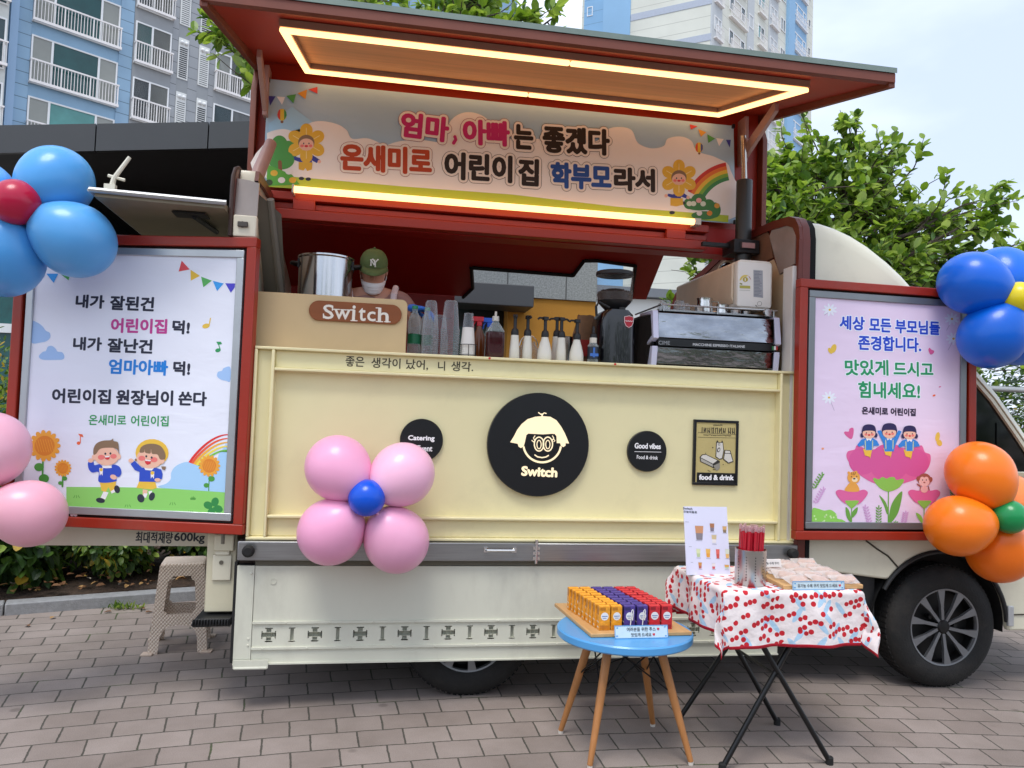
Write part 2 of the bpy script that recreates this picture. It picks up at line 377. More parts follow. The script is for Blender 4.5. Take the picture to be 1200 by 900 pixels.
# planting bed and its kerb (curving away with the paving)
kp = [(-6.2, .55), (-5.0, 1.02), (-3.9, 1.47), (-3.1, 1.75), (-2.2, 2.07), (-1.2, 2.38), (0.2, 2.70), (1.8, 2.78), (4.5, 2.6), (9, 1.9)]
def offs(pts, d):
    o = []
    for i, p in enumerate(pts):
        a = Vector(pts[max(i-1, 0)]); b_ = Vector(pts[min(i+1, len(pts)-1)]); t = (b_-a).normalized(); o.append((p[0]-t.y*d, p[1]+t.x*d))
    return o
ki, kb = offs(kp, .0), offs(kp, .13)
kerb_m = M('kerb_granite', '#8f9092', .75, var=.14, sc=30, bump=.25, bsc=160, dirt=.35)
g = G()
for i in range(len(kp)-1):
    a, b_, c_, d_ = ki[i], ki[i+1], kb[i+1], kb[i]; L = (Vector(b_)-Vector(a)).length; N = max(1, round(L/.9))
    for k in range(N):
        t0, t1 = (k+.004)/N, (k+1-.004)/N
        P = lambda u, v, t: tuple(u[j]+(v[j]-u[j])*t for j in (0, 1))
        q = [P(a, b_, t0), P(a, b_, t1), P(d_, c_, t1), P(d_, c_, t0)]; g.prism(q, -.02, .075, 'z')
struct(obj('kerb', g, kerb_m, bevel=.008))
def soil_mat():
    m = M('soil', '#3f3026', .95, var=.45, sc=22, bump=1.0, bsc=38, dirt=.2); return m
g = G(); nx, ny = 60, 12; bi = offs(kp, .125); bo = offs(kp, 6.0)
def lerp_path(pts, t):
    f = t*(len(pts)-1); i = min(int(f), len(pts)-2); f -= i
    return pts[i][0]+(pts[i+1][0]-pts[i][0])*f, pts[i][1]+(pts[i+1][1]-pts[i][1])*f
vs = []
for i in range(nx+1):
    for j in range(ny+1):
        a = lerp_path(bi, i/nx); b_ = lerp_path(bo, i/nx); t = (j/ny)**1.8
        vs.append((a[0]+(b_[0]-a[0])*t, a[1]+(b_[1]-a[1])*t, .055+.16*min(1, t*4)+random.uniform(-.012, .012)))
g.add(vs, [(i*(ny+1)+j, (i+1)*(ny+1)+j, (i+1)*(ny+1)+j+1, i*(ny+1)+j+1) for i in range(nx) for j in range(ny)])
struct(obj('planting_bed_ground', g, soil_mat()))
g = G()
for k in range(420):
    t = random.uniform(.1, .5); a = lerp_path(bi, t); b_ = lerp_path(bo, t); s = random.random()**2*.3+.004
    x, y = a[0]+(b_[0]-a[0])*s, a[1]+(b_[1]-a[1])*s
    g.leaf((x, y, .085+.16*min(1, (s**(1/1.8))*4)), (random.uniform(-1, 1), random.uniform(-1, 1), random.uniform(-.1, .25)), (random.uniform(-.4, .4), random.uniform(-.4, .4), 1), random.uniform(.03, .07), random.uniform(.02, .045), random.choice([0, 0, 1, 1, 2, 3]), .5)
for k in range(14):
    x = random.uniform(-3.4, -1.5); y = 1.60+(x+3.1)*.36+random.uniform(-.25, .03)
    g.leaf((x, y, .008), (random.uniform(-1, 1), random.uniform(-1, 1), .05), (0, 0, 1), .05, .03, random.choice([0, 1, 2]), .4)
struct(obj('fallen_leaves', g, [M('dead_leaf_brown', '#6d4a2c', .8, var=.3), M('dead_leaf_tan', '#a07c4c', .8, var=.3), M('dead_leaf_yellow', '#b59a4a', .8, var=.2), M('dead_leaf_grey', '#8d8376', .8, var=.2)], recalc=False), 'stuff')

# ---- apartment block, left: blue and grey facade seen obliquely from below
def siding(name, col, pitch, dark=.35):
    m = bpy.data.materials.new(name); m.use_nodes = True; n = m.node_tree.nodes; l = m.node_tree.links; b = n['Principled BSDF']
    g = n.new('ShaderNodeNewGeometry'); s = n.new('ShaderNodeSeparateXYZ'); l.new(g.outputs['Position'], s.inputs[0])
    d = n.new('ShaderNodeMath'); d.operation = 'DIVIDE'; d.inputs[1].default_value = pitch; l.new(s.outputs[2], d.inputs[0])
    f = n.new('ShaderNodeMath'); f.operation = 'FRACT'; l.new(d.outputs[0], f.inputs[0])
    q = n.new('ShaderNodeMath'); q.operation = 'LESS_THAN'; q.inputs[1].default_value = .055; l.new(f.outputs[0], q.inputs[0])
    z = n.new('ShaderNodeTexNoise'); z.inputs['Scale'].default_value = .35; z.inputs['Detail'].default_value = 8; l.new(g.outputs['Position'], z.inputs['Vector'])
    c = C(col); r = n.new('ShaderNodeValToRGB'); r.color_ramp.elements[0].position = .3; r.color_ramp.elements[1].position = .7
    r.color_ramp.elements[0].color = tuple(x*.9 for x in c[:3])+(1,); r.color_ramp.elements[1].color = tuple(x*1.08 for x in c[:3])+(1,); l.new(z.outputs[0], r.inputs[0])
    x = n.new('ShaderNodeMixRGB'); l.new(q.outputs[0], x.inputs[0]); l.new(r.outputs[0], x.inputs[1]); x.inputs[2].default_value = tuple(k*dark for k in c[:3])+(1,)
    l.new(x.outputs[0], b.inputs['Base Color']); b.inputs['Roughness'].default_value = .7
    return m
white_pvc = M('white_pvc', '#e4e6e6', .45, var=.03)
pane_teal = M('pane_teal', '#1d4a4a', .08, var=.25, sc=.6); pane_grey = M('pane_grey', '#8d908a', .25, var=.08, sc=1)
pane_blind = M('pane_blind', '#4f8a86', .2, var=.15, sc=1.2); rail_m = M('balcony_rail_paint', '#e9e6e4', .5, var=.04); pane_dark = M('pane_dark', '#34474d', .1, var=.2, sc=.5)
class Facade:
    def __init__(s, P0, d):
        s.P0 = Vector((P0[0], P0[1], 0)); s.d = Vector((d[0], d[1], 0)).normalized(); s.n = Vector((s.d.y, -s.d.x, 0))
        if (CAM-s.P0).dot(s.n) < 0: s.n = -s.n
    def box(s, g, a, b, z0, z1, o0, o1, mi=0):     # o: outwards from the wall
        o = s.P0+s.d*a+s.n*o0; g.obox((o.x, o.y, z0), s.d*(b-a), s.n*(o1-o0), (0, 0, z1-z0), mi)
def window(F, parent, a, b, z0, z1, splits, panes, rail=None, frame_w=.07, depth=.05):
    g = G(); F.box(g, a, b, z1-frame_w, z1, .0, depth); F.box(g, a, b, z0, z0+frame_w, .0, depth)
    F.box(g, a, a+frame_w, z0+frame_w, z1-frame_w, .0, depth); F.box(g, b-frame_w, b, z0+frame_w, z1-frame_w, .0, depth)
    for q in splits: F.box(g, q-frame_w*.65, q+frame_w*.65, z0+frame_w, z1-frame_w, .0, depth)
    w = obj('window', g, white_pvc, parent, smooth=False)
    e = [a]+list(splits)+[b]
    for i in range(len(e)-1):
        g = G(); F.box(g, e[i]+frame_w*.5, e[i+1]-frame_w*.5, z0+.03, z1-.03, .004, .012); obj('pane', g, panes[i], w, smooth=False)
    if rail:
        z2, z3, n_ = rail; g = G(); o = .22
        F.box(g, a-.05, b+.05, z3-.07, z3, o, o+.06); F.box(g, a-.05, b+.05, z2, z2+.12, o-.02, o+.08)
        for k in range(n_+1):
            t = a+(b-a)*k/n_; wv = .05 if k % 9 == 0 else .022
            F.box(g, t-wv/2, t+wv/2, z2+.12, z3-.07, o+.01, o+.045)
        for t in (a, b): F.box(g, t-.03, t+.03, z2, z2+.1, .02, o); F.box(g, t-.03, t+.03, z3-.07, z3-.01, .02, o)
        obj('balcony_rail', g, rail_m, parent, smooth=False)
bl = thing('apartment_block', 'blue and grey apartment block with white balcony rails, above the dark canopy', 'apartment building', (-15.97, 33.34, 0))
F = Facade((-15.97, 33.34), (.8007, .5990))
blue_s = siding('blue_siding', '#8fafc8', .565); blue_plain = M('blue_render', '#88a9c2', .7, var=.07, sc=.5); grey_s = siding('grey_siding', '#999da1', .565); lblue = M('pale_blue_render', '#9ab8d6', .7, var=.05, sc=.4); grey_plain = M('grey_render', '#909497', .7, var=.07, sc=.5)
g = G(); F.box(g, -9, 30, 0, 36, -9, -.02); obj('wall', g, blue_plain, bl, smooth=False)
g = G()
for a, b_ in ((-1.39, -.88), (2.76, 3.36)): F.box(g, a, b_, 2, 35, -.01, .02)
F.box(g, 9.85, 13, 2, 35, -.01, .02); pieces('siding', g, blue_s, bl, smooth=False)
g = G()
for a, b_ in ((5.22, 5.5), (6.08, 6.55), (7.15, 7.42)): F.box(g, a, b_, 2, 35, -.01, .022)
pieces('siding', g, grey_s, bl, smooth=False)
g = G(); F.box(g, 3.38, 9.82, 2, 35, -.01, .012); pieces('wall_panel', g, grey_plain, bl, smooth=False)
g = G(); F.box(g, -1.72, -1.41, 0, 35, .0, .16); obj('pier', g, lblue, bl, smooth=False)
pf = M('pale_render', '#c9ccc8', .7, var=.05)
g = G(); F.box(g, -6, -1.95, 0, 35, .3, .9); obj('wing_wall', g, pf, bl, smooth=False)
F2 = Facade((-15.97+.9*F.n.x, 33.34+.9*F.n.y), (.8007, .5990))
vent_m = M('vent_shutter', '#d9dbd8', .5, var=.05); vent_d = M('vent_dark', '#2c2f33', .6)
for k in range(-1, 3):
    zt = 17.63+2.77*k; rl = (zt-2.2, zt-1.13, 27)
    window(F, bl, -.86, 2.74, zt-2.18, zt, (-.02, 1.92), (pane_grey, pane_teal if k != -1 else pane_blind, pane_grey), rl)
    zb = 20.0+2.77*(k-1)
    window(F, bl, 3.45, 5.18, zb-2.1, zb, (4.25,), (pane_blind if k == 1 else pane_dark, pane_grey), (zb-2.1, zb-1.05, 14))
    window(F, bl, 7.47, 9.72, zb-2.1, zb, (8.3, 9.0) if k == 1 else (8.5,), (pane_grey, pane_grey, pane_blind) if k == 1 else (pane_dark, pane_grey), (zb-2.1, zb-1.05, 18))
    window(F2, bl, -5.3, -2.0, zt-2.3, zt-.1, (-3.2,), (pane_grey, pane_dark), (zt-2.2, zt-1.13, 24))
    for i, (a, b_) in enumerate(((5.53, 6.05), (6.58, 7.12))):
        g = G(); F.box(g, a, b_, zb-2.1, zb-.02, .0, .05); v = obj('vent_shutter', g, vent_m, bl, smooth=False)
        g = G(); dk = (k+i) % 2
        for j in range(15): F.box(g, a+.06, b_-.06, zb-2.02+j*.105, zb-2.02+j*.105+(.06 if dk else .028), .05, .058)
        obj('louvre', g, vent_d, v, smooth=False)
        g = G()
        for q in (.3, .72): g.ball(tuple(F.P0+F.d*(a+(b_-a)*q)+F.n*.09+Vector((0, 0, zb-.25))), .1, 10, 8)
        pieces('vent_cap', g, white_pvc, v)

# ---- tall tower, centre right
T0 = (23.47, 51.56); dr = (.7627, .6468); dl = (-.7955, .6060)
tw = thing('apartment_tower', 'tall cream and blue apartment tower rising behind the truck roof', 'apartment tower', (T0[0], T0[1], 0))
cream_t = siding('tower_cream', '#d5d6ca', .95, .72); blue_t = siding('tower_blue_siding', '#7fabcf', 1.05, .7); blue_tp = M('tower_blue', '#88b1d2', .7, var=.05, sc=.3); band_t = M('tower_band', '#aeb6c3', .7, var=.05)
FR = Facade(T0, dr); FL = Facade(T0, dl)
H = 64
v0 = Vector((T0[0], T0[1])); vr = v0+Vector(dr)*22.6; vl = v0+Vector(dl)*10.75; vb = vl+Vector(dr)*22.6
g = G(); g.prism([tuple(v0), tuple(vr), tuple(vb), tuple(vl)], 0, H, 'z'); obj('wall', g, cream_t, tw, smooth=False)
g = G(); FL.box(g, 6.66, 9.05, 0, H, -.1, .08); obj('blue_stripe', g, blue_tp, tw, smooth=False)
g = G(); FL.box(g, 9.06, 10.78, 0, H, -.1, .05); obj('blue_siding', g, blue_t, tw, smooth=False)
g = G(); FL.box(g, 10.9, 11.5, 0, H, -3, -1.2); pieces('rear_wall', g, cream_t, tw, smooth=False)
g = G()
for k in range(6, 20): FL.box(g, .0, 6.64, 31.3+2.9*(k-10), 31.85+2.9*(k-10), -.05, .035)
obj('floor_band', g, band_t, tw, smooth=False)
g = G(); FR.box(g, 15.4, 16.9, 0, H, -.1, .3); obj('blue_pier', g, blue_tp, tw, smooth=False)
g = G(); FR.box(g, 16.9, 20.7, 0, H, -.1, .06); obj('blue_panel', g, blue_tp, tw, smooth=False)
grey_pan = M('tower_grey_panel', '#bdc2c4', .7, var=.05)
g = G(); FR.box(g, -.02, 1.75, 0, H, -.1, .05); FR.box(g, 6.6, 8.0, 0, H, -.1, .05); FR.box(g, 11.2, 13.4, 0, H, -.1, .04); pieces('wall_panel', g, grey_pan, tw, smooth=False)
pane_sky = M('pane_sky', '#3f7f92', .06, var=.2, sc=.4); pane_t = M('pane_tower_grey', '#7c8484', .15, var=.1, sc=.5)
curt = M('pane_curtain', '#c9c5b8', .3, var=.1, sc=2); rp = random.Random(17); pk3 = lambda *a: tuple(rp.choice((q, q, q, curt, pane_blind)) for q in a)
for k in range(-3, 6):
    z = 33.53+2.86*k
    window(FR, tw, 3.1, 6.15, z-1.25, z, (3.9, 5.35), pk3(pane_dark, pane_sky, pane_dark), None, .09, .06)
    window(FR, tw, .35, 1.6, z-1.2, z-.1, (1.0,), (pane_t, pane_t), None, .08, .1)
    window(FR, tw, 6.95, 7.8, z-1.1, z+.05, (), (pane_dark,), None, .08, .09)
    window(FR, tw, 8.9, 10.25, z-1.2, z, (9.5,), pk3(pane_sky, pane_dark), None, .08, .06)
    window(FR, tw, 11.5, 13.2, z-1.2, z, (12.4,), (pane_sky if k % 2 else pane_t, pane_dark), None, .08, .08)
    window(FR, tw, 14.0, 15.2, z-1.2, z, (14.6,), pk3(pane_t, pane_t), None, .08, .06)
    window(FR, tw, 17.3, 20.4, z-1.2, z, (18.0, 19.6), pk3(pane_t, pane_sky, pane_t), None, .09, .1)
    window(FR, tw, 21.2, 21.8, z-.8, z, (), (pane_dark,), None, .06, .06)
    for a, b_ in ((3.0, 6.3), (8.8, 10.4), (11.4, 13.3), (17.2, 20.5), (.3, 1.65)):
        g = G(); FR.box(g, a, b_, z-1.95, z-1.88, .0, .3); FR.box(g, a, b_, z-.95, z-.9, .25, .3)
        n_ = int((b_-a)/.22)
        for q in range(n_+1): FR.box(g, a+(b_-a)*q/n_-.018, a+(b_-a)*q/n_+.018, z-1.88, z-.95, .26, .29)
        obj('balcony_rail', g, rail_m, tw, smooth=False)
    window(FL, tw, 10.0, 10.5, z-1.0, z-.2, (), (pane_dark,), None, .06, .09)

# ---- dark entrance canopy behind the left sign board
ca = thing('entrance_canopy', 'dark grey flat canopy over a black passage, behind the left sign board', 'canopy', (-3.5, 7.5, 0))
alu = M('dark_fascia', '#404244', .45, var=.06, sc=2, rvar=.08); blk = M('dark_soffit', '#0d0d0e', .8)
g = G(); y0 = 6.0
for x0, x1 in ((-5.9, -4.24), (-4.225, -2.97), (-2.955, -1.7), (-1.685, -.4), (-.385, .9)):
    zA = lambda x: 4.60+.118*(x+5.27)
    g.add([(x0, y0, zA(x0)-.33), (x1, y0, zA(x1)-.33), (x1, y0, zA(x1)), (x0, y0, zA(x0)), (x0, y0+.06, zA(x0)-.33), (x1, y0+.06, zA(x1)-.33), (x1, y0+.06, zA(x1)), (x0, y0+.06, zA(x0))],
          [(0,1,2,3), (7,6,5,4), (0,4,5,1), (3,2,6,7), (0,3,7,4), (1,5,6,2)])
obj('fascia', g, alu, ca, smooth=False)
g = G(); g.add([(-5.9, 6.07, 4.20), (.9, 6.07, 5.0), (.9, 12, 5.0), (-4.6, 12, 4.20)], [(0, 1, 2, 3)]); g.add([(-5.9, 6.07, 4.52), (.9, 6.07, 5.3), (.9, 12, 5.3), (-4.6, 12, 4.52)], [(0, 1, 2, 3)]); g.add([(-5.9, 6.07, 4.20), (-4.6, 12, 4.2), (-4.6, 12, 4.52), (-5.9, 6.07, 4.52)], [(0, 1, 2, 3)])
obj('soffit', g, M('soffit_sheet', '#38393b', .7), ca, smooth=False)
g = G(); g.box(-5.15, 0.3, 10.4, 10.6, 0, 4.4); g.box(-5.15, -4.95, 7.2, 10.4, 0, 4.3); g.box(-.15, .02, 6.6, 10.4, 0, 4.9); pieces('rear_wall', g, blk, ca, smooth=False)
g = G(); g.box(-6.9, -5.2, 7.4, 7.5, .0, 3.4); obj('glass_screen', g, M('teal_glass', '#12504e', .08, var=.2), ca, smooth=False)
g = G(); g.box(-6.9, -5.2, 7.34, 7.395, 2.28, 2.4); g.box(-6.9, -5.2, 7.34, 7.395, 1.0, 1.08); pieces('mullion', g, white_pvc, ca, smooth=False)

# ---- building seen through the serving hatch
gr = M('granite_cladding', '#8f928f', .6, var=.35, sc=55, bump=.1, bsc=200); och = M('ochre_render', '#b9822e', .85, var=.06, sc=3, bump=.2, bsc=80)
nb = thing('kindergarten_building', 'ochre and granite low building seen through the serving hatch', 'building', (1, 5.2, 0))
g = G(); g.box(-.06, 1.716, 5.0, 5.4, 2.80, 4.1); obj('granite_band', g, gr, nb, smooth=False)
g = G()
for x in (-.06, .64, 1.34): g.box(x-.006, x+.006, 4.994, 4.999, 2.80, 4.1)
pieces('cladding_joint', g, M('joint_dark', '#5a5b59', .8), nb, smooth=False)
g = G(); g.box(.66, 1.716, 5.03, 5.4, 0, 2.797); obj('wall', g, och, nb, smooth=False)
g = G(); g.box(-.06, .87, 4.55, 5.02, 2.62, 2.86); obj('awning', g, alu, nb, smooth=False, bevel=.01)
g = G(); g.box(-.06, .655, 5.3, 5.4, 0, 2.8); obj('entrance_door', g, M('door_frame_dark', '#23302e', .4), nb, smooth=False)
g = G()
for a, b_ in ((.02, .3), (.36, .6)): g.box(a, b_, 5.27, 5.295, .3, 2.45)
pieces('door_pane', g, M('door_glass', '#3c5a55', .1, var=.2), nb, smooth=False)
pb = thing('pale_building', 'pale building far behind the hatch, right of the ochre wall', 'building', (7, 21, 0))
g = G(); g.box(3.6, 12, 20, 26, 0, 5.4); obj('wall', g, M('pale_wall', '#d8d9d4', .7, var=.05, sc=.5), pb, smooth=False)
g = G(); g.box(3.5, 12.1, 19.7, 26, 5.42, 5.7); obj('roof', g, M('roof_grey', '#6d7278', .6), pb, smooth=False)
Fp = Facade((3.6, 20), (1, 0))
for k in range(4): window(Fp, pb, .5+k*1.7, 1.7+k*1.7, 3.2, 4.8, (1.1+k*1.7,), (pane_sky, pane_dark))
# ================================================================== PLANTS
bark = M('bark', '#4a4038', .9, var=.3, sc=25, bump=.8, bsc=40)
LM = [leaf_mat('leaf_mid', '#66862f'), leaf_mat('leaf_light', '#87a34c'), leaf_mat('leaf_dark', '#4b6d30', .25), leaf_mat('leaf_pale', '#97af6c', .3)]
def rv(a=1.0): 
    v = Vector((random.gauss(0, 1), random.gauss(0, 1), random.gauss(0, 1))); return v.normalized()*a
def curve_pts(a, b, n, sag=.1, jit=.04):
    a, b = Vector(a), Vector(b); L = (b-a).length; o = rv(L*sag); r = []
    for i in range(n+1):
        t = i/n; r.append(a+(b-a)*t+o*math.sin(math.pi*t)+rv(jit*L/n)*(0 < i < n))
    return r
def broadleaf(name, label, base, trunk_top, r0, blobs, leaf=(.10, .062), twig_leaves=9, twigs=26, mats=LM, wts=(4, 4, 2, 1), seed=1, cat='tree', group=None, clusters=True, reach=.9):
    """blobs: (centre, radius). Limbs run from the trunk to every blob, twigs fill it, leaves sit along the twigs."""
    random.seed(seed); t = thing(name, label, cat, base, group=group)
    gt = G(); gl = G(); base = Vector(base); top = Vector(trunk_top)
    tp = curve_pts(base, top, 6, .03, .05); gt.path(tp, [r0*(1.15-.65*i/6) for i in range(7)], 9)
    for c, rad in blobs:
        c = Vector(c); k = min(6, max(2, int((c.z-base.z)/(top.z-base.z+.01)*5))); st = tp[k]
        lim = curve_pts(st, c, 6, .12, .1); gt.path(lim, [r0*.3*(1-.12*i) for i in range(7)], 6)
        nt_ = int(twigs*(rad/.7)**1.6)
        for q in range(nt_):
            s0 = lim[random.randint(3, 6)] if random.random() < .8 else c+rv(rad*.4)
            e = c+Vector((random.gauss(0, .5), random.gauss(0, .5), random.gauss(0, .5)))*rad*reach
            if e.z < s0.z-.3*rad: e.z = s0.z-.3*rad*random.random()
            tw_ = curve_pts(s0, e, 4, .15, .12); gt.path(tw_, [.011, .009, .007, .005, .003], 4, caps=False)
            dirn = (tw_[-1]-tw_[1]).normalized()
            for i in range(twig_leaves):
                f = random.random()**.6*4; j = min(int(f), 3); p = tw_[j].lerp(tw_[j+1], f-j)
                d = (dirn*.6+rv(.9)+Vector((0, 0, .1))); L = leaf[0]*random.uniform(.6, 1.15)
                up = Vector((0, 0, 1))+rv(.55)
                gl.leaf(p+rv(.012), d, up, L, L*leaf[1]/leaf[0]*random.uniform(.85, 1.1), random.choices(range(len(mats)), wts)[0])
    obj('trunk', gt, bark, t); obj('crown', gl, mats, t, smooth=False, recalc=False)
    return t
# tree to the right of the wing roof, its upright shoots against the sky
broadleaf('broadleaf_tree', 'light green broad-leaved tree behind the cab, shoots rising against the sky', (4.6, 4.3, .1), (4.5, 4.2, 3.2), .09,
    [((3.0, 3.9, 3.45), .5), ((3.6, 4.2, 3.6), .6), ((4.6, 4.3, 3.8), .6), ((5.2, 4.4, 3.4), .6), ((3.05, 3.9, 3.75), .42), ((3.4, 4.0, 4.3), .4), ((2.75, 3.9, 3.2), .5), ((3.45, 3.8, 3.75), .62), ((4.15, 4.0, 4.25), .62), ((4.3, 4.0, 4.8), .3), ((3.55, 4.0, 4.25), .34), ((4.75, 4.1, 4.0), .6), ((4.85, 4.1, 4.55), .3), ((5.3, 4.2, 3.75), .55), ((5.85, 4.1, 3.75), .42), ((6.15, 4.0, 4.15), .2), ((6.05, 4.0, 3.95), .2), ((4.0, 3.9, 3.4), .7), ((4.8, 4.0, 3.3), .6), ((3.2, 3.9, 3.2), .6), ((5.7, 4.2, 3.2), .6), ((6.6, 4.1, 3.5), .45), ((4.4, 4.1, 2.6), .8), ((5.6, 4.0, 2.4), .8), ((2.9, 4.1, 2.6), .6)],
    leaf=(.128, .084), twig_leaves=16, twigs=50, seed=3, reach=1.05, wts=(4, 5, 2, 2))
# tree over the truck: leaves hanging above the canopy and by the left block
broadleaf('overhanging_tree', 'leafy tree whose branches hang above the canopy edge of the truck', (-.75, 4.6, .1), (-.7, 4.4, 5.2), .1,
    [((-.6, 4.2, 5.5), .45), ((.0, 4.1, 5.5), .4), ((.5, 4.1, 5.52), .36), ((.85, 4.0, 5.6), .22), ((-1.1, 4.1, 5.4), .42), ((-1.7, 4.0, 5.3), .4), ((-2.2, 4.0, 5.25), .3), ((-2.55, 4.0, 5.15), .2), ((-2.36, 3.9, 4.95), .17), ((-2.2, 3.9, 4.78), .13), ((.2, 4.6, 6.3), .7), ((-1.3, 4.6, 6.2), .7)],
    leaf=(.15, .085), twig_leaves=14, twigs=48, seed=5, reach=1.1)
# dark trees behind on the right
DM = [leaf_mat('needle_dark', '#2c4a2a', .15), leaf_mat('needle_mid', '#3f5f33', .15), leaf_mat('needle_olive', '#566b3c', .15)]
for i, (x, y, h, lb) in enumerate(((11.5, 8.5, 5.4, 'dark conifer at the right edge behind the blue balloons'), (9.2, 9.8, 4.9, 'dark conifer half hidden by the broad-leaved tree'))):
    random.seed(20+i); t = thing('conifer_tree', lb, 'tree', (x, y, 0), group='conifers behind the cab'); gt = G(); gt.path([(x, y, 0), (x+.1, y, h*.5), (x, y, h)], [.14, .09, .02], 8); gl = G()
    for k in range(4200):
        z = random.uniform(.08, 1)**.8*h; r = (1-z/h)*1.5+.25; a = random.uniform(0, 6.283); rr = r*random.random()**.5*(1+.25*math.sin(3*a+z*4))
        p = Vector((x+rr*math.cos(a), y+rr*math.sin(a), z)); gl.leaf(p, (math.cos(a), math.sin(a), random.uniform(-.4, .5)), (0, 0, 1), random.uniform(.12, .24), .05, random.choice([0, 0, 1, 2]))
    obj('trunk', gt, bark, t); obj('crown', gl, DM, t, smooth=False, recalc=False)
def shrub(name, label, c, rad, n, L, mats, wts, seed, group=None, cat='shrub', low=.05):
    random.seed(seed); t = thing(name, label, cat, (c[0], c[1], .1), group=group); gt = G(); gl = G(); c = Vector(c)
    for k in range(9):
        e = c+Vector((random.gauss(0, .45)*rad[0], random.gauss(0, .45)*rad[1], random.uniform(-.2, .7)*rad[2])); gt.path(curve_pts((c.x+random.uniform(-.1, .1), c.y, .1), e, 4, .1), [.014, .011, .009, .007, .004], 5)
    for k in range(n):
        d = rv(); s = random.random()**.4; w = 1+.22*math.sin(d.x*5+seed)+.18*math.sin(d.z*7+d.y*4)
        p = c+Vector((d.x*rad[0], d.y*rad[1], d.z*rad[2]))*s*w
        if p.z < low: continue
        gl.leaf(p, d+rv(.7)+Vector((0, 0, -.15)), Vector((0, 0, 1))+rv(.5), L*random.uniform(.6, 1.2), L*.5*random.uniform(.8, 1.2), random.choices(range(len(mats)), wts)[0])
    obj('stem', gt, bark, t); obj('foliage', gl, mats, t, smooth=False, recalc=False); return t
HM = [leaf_mat('hedge_mid', '#4a6b2e', .25), leaf_mat('hedge_light', '#7d9748', .3), leaf_mat('hedge_dark', '#2b4422', .2), leaf_mat('hedge_yellow', '#b79a3a', .3)]
shrub('broadleaf_shrub', 'dark broad-leaved shrub under the left edge of the sign board', (-3.4, 2.35, .46), (.5, .4, .42), 1700, .14, HM, (4, 1, 6, .4), 31)
shrub('maple_shrub', 'light green maple shrub low behind the stool, under the sign board', (-2.72, 2.52, .46), (.42, .34, .36), 2700, .075, HM, (5, 5, 2, .5), 32)
shrub('hedge_shrub', 'dense green shrub between the maple shrub and the truck', (-2.02, 2.82, .46), (.48, .36, .4), 2400, .08, HM, (4, 1, 6, .2), 33)
shrub('tall_hedge', 'tall small-leaved hedge left of the left sign board', (-4.05, 3.2, .95), (.62, .5, .98), 6500, .05, HM, (4, 4, 3, .6), 34, cat='hedge')
for i, (x, y, z, r, lb) in enumerate(((4.6, 4.6, 1.2, (1.1, .7, 1.2), 'dark green hedge bush behind the cab roof'), (6.6, 4.9, 1.3, (1.1, .7, 1.25), 'dark green hedge bush under the blue balloons at right'), (8.6, 5.1, 1.35, (1.1, .7, 1.3), 'dark green hedge bush at the right edge past the cab window'))):
    shrub('hedge_bush', lb, (x, y, z), r, 5200, .085, HM, (4, 2.2, 5, .1), 40+i, 'hedge bushes behind the cab')
random.seed(50)
t = thing('weed_tuft', 'small tuft of weeds growing at the kerb edge', 'weed', (-2.42, 1.93, 0)); g = G()
for k in range(60): g.leaf((-2.42+random.gauss(0, .06), 1.92+random.gauss(0, .02), .0), (random.uniform(-1, 1), random.uniform(-1, .3), random.uniform(.4, 1.4)), (0, 0, 1), random.uniform(.03, .075), .014, random.choice([0, 1]))
obj('foliage', g, HM, t, smooth=False, recalc=False)
# guard rail behind the cab
t = thing('guard_rail', 'grey steel rail behind the cab at the right edge', 'railing', (7.5, 4.3, 0)); sg = M('galvanised_rail', '#b3b4b2', .45, .5)
g = G(); g.path([(4.2, 4.05, 1.93), (11, 4.55, 1.93)], .035, 10); obj('top_rail', g, sg, t)
for x in (5, 7, 9, 11): g = G(); g.path([(x, 4.11+(x-5)*.0735, 0), (x, 4.11+(x-5)*.0735, 1.91)], .03, 8); obj('post', g, sg, t)
# greenery across the street, behind the viewer: one mass, mirrored in the steel and the balloons
random.seed(60); g = G()
for k in range(9000):
    x = random.uniform(-13, 15); z = random.uniform(.1, 3.6+.7*math.sin(x*1.3)+.5*math.sin(x*3.1)); p = (x, -13+random.gauss(0, .5)-.2*z, z)
    g.leaf(p, rv()+Vector((0, .5, 0)), Vector((0, 0, 1))+rv(.5), random.uniform(.2, .4), .17, random.choice([0, 0, 1, 2, 2]))
struct(obj('street_greenery', g, HM, smooth=False, recalc=False), 'stuff')
# ================================================================== FOOD TRUCK
truck = thing('food_truck', 'cream and red food truck with its side wing raised over the serving counter', 'food truck', (.6, .8, 0))
cream = M('cream_paint', '#e8deae', .38, var=.025, sc=3, coat=.15, rvar=.1, dirt=.13); creamw = M('cab_cream_paint', '#d9d5bf', .28, var=.03, sc=2, coat=.3, dirt=.16)
skirt_m = M('skirt_paint', '#cfcfbf', .42, var=.05, sc=2.2, rvar=.12, dirt=.28, stretch=(1, 1, .4), bump=.12, bsc=4); steel = M('brushed_steel', '#9a9b9c', .33, .85, var=.12, sc=14, stretch=(.3, 1, 12), rvar=.1)
red = M('red_paint', '#a02a12', .42, var=.07, sc=3, rvar=.1); redd = M('dark_red_panel', '#a4160d', .5, var=.06, sc=2); rust = M('brown_trim', '#6a3b30', .45, var=.12, sc=5)
rubber = M('black_rubber', '#121212', .75, var=.15, sc=20); blackp = M('black_plastic', '#17181a', .5, var=.08); beige = M('beige_liner', '#cdb898', .55, var=.05, sc=4)
chass = M('chassis_black', '#0c0c0d', .8, var=.2); pinkst = M('wing_bracket_paint', '#a9867e', .45, var=.1)

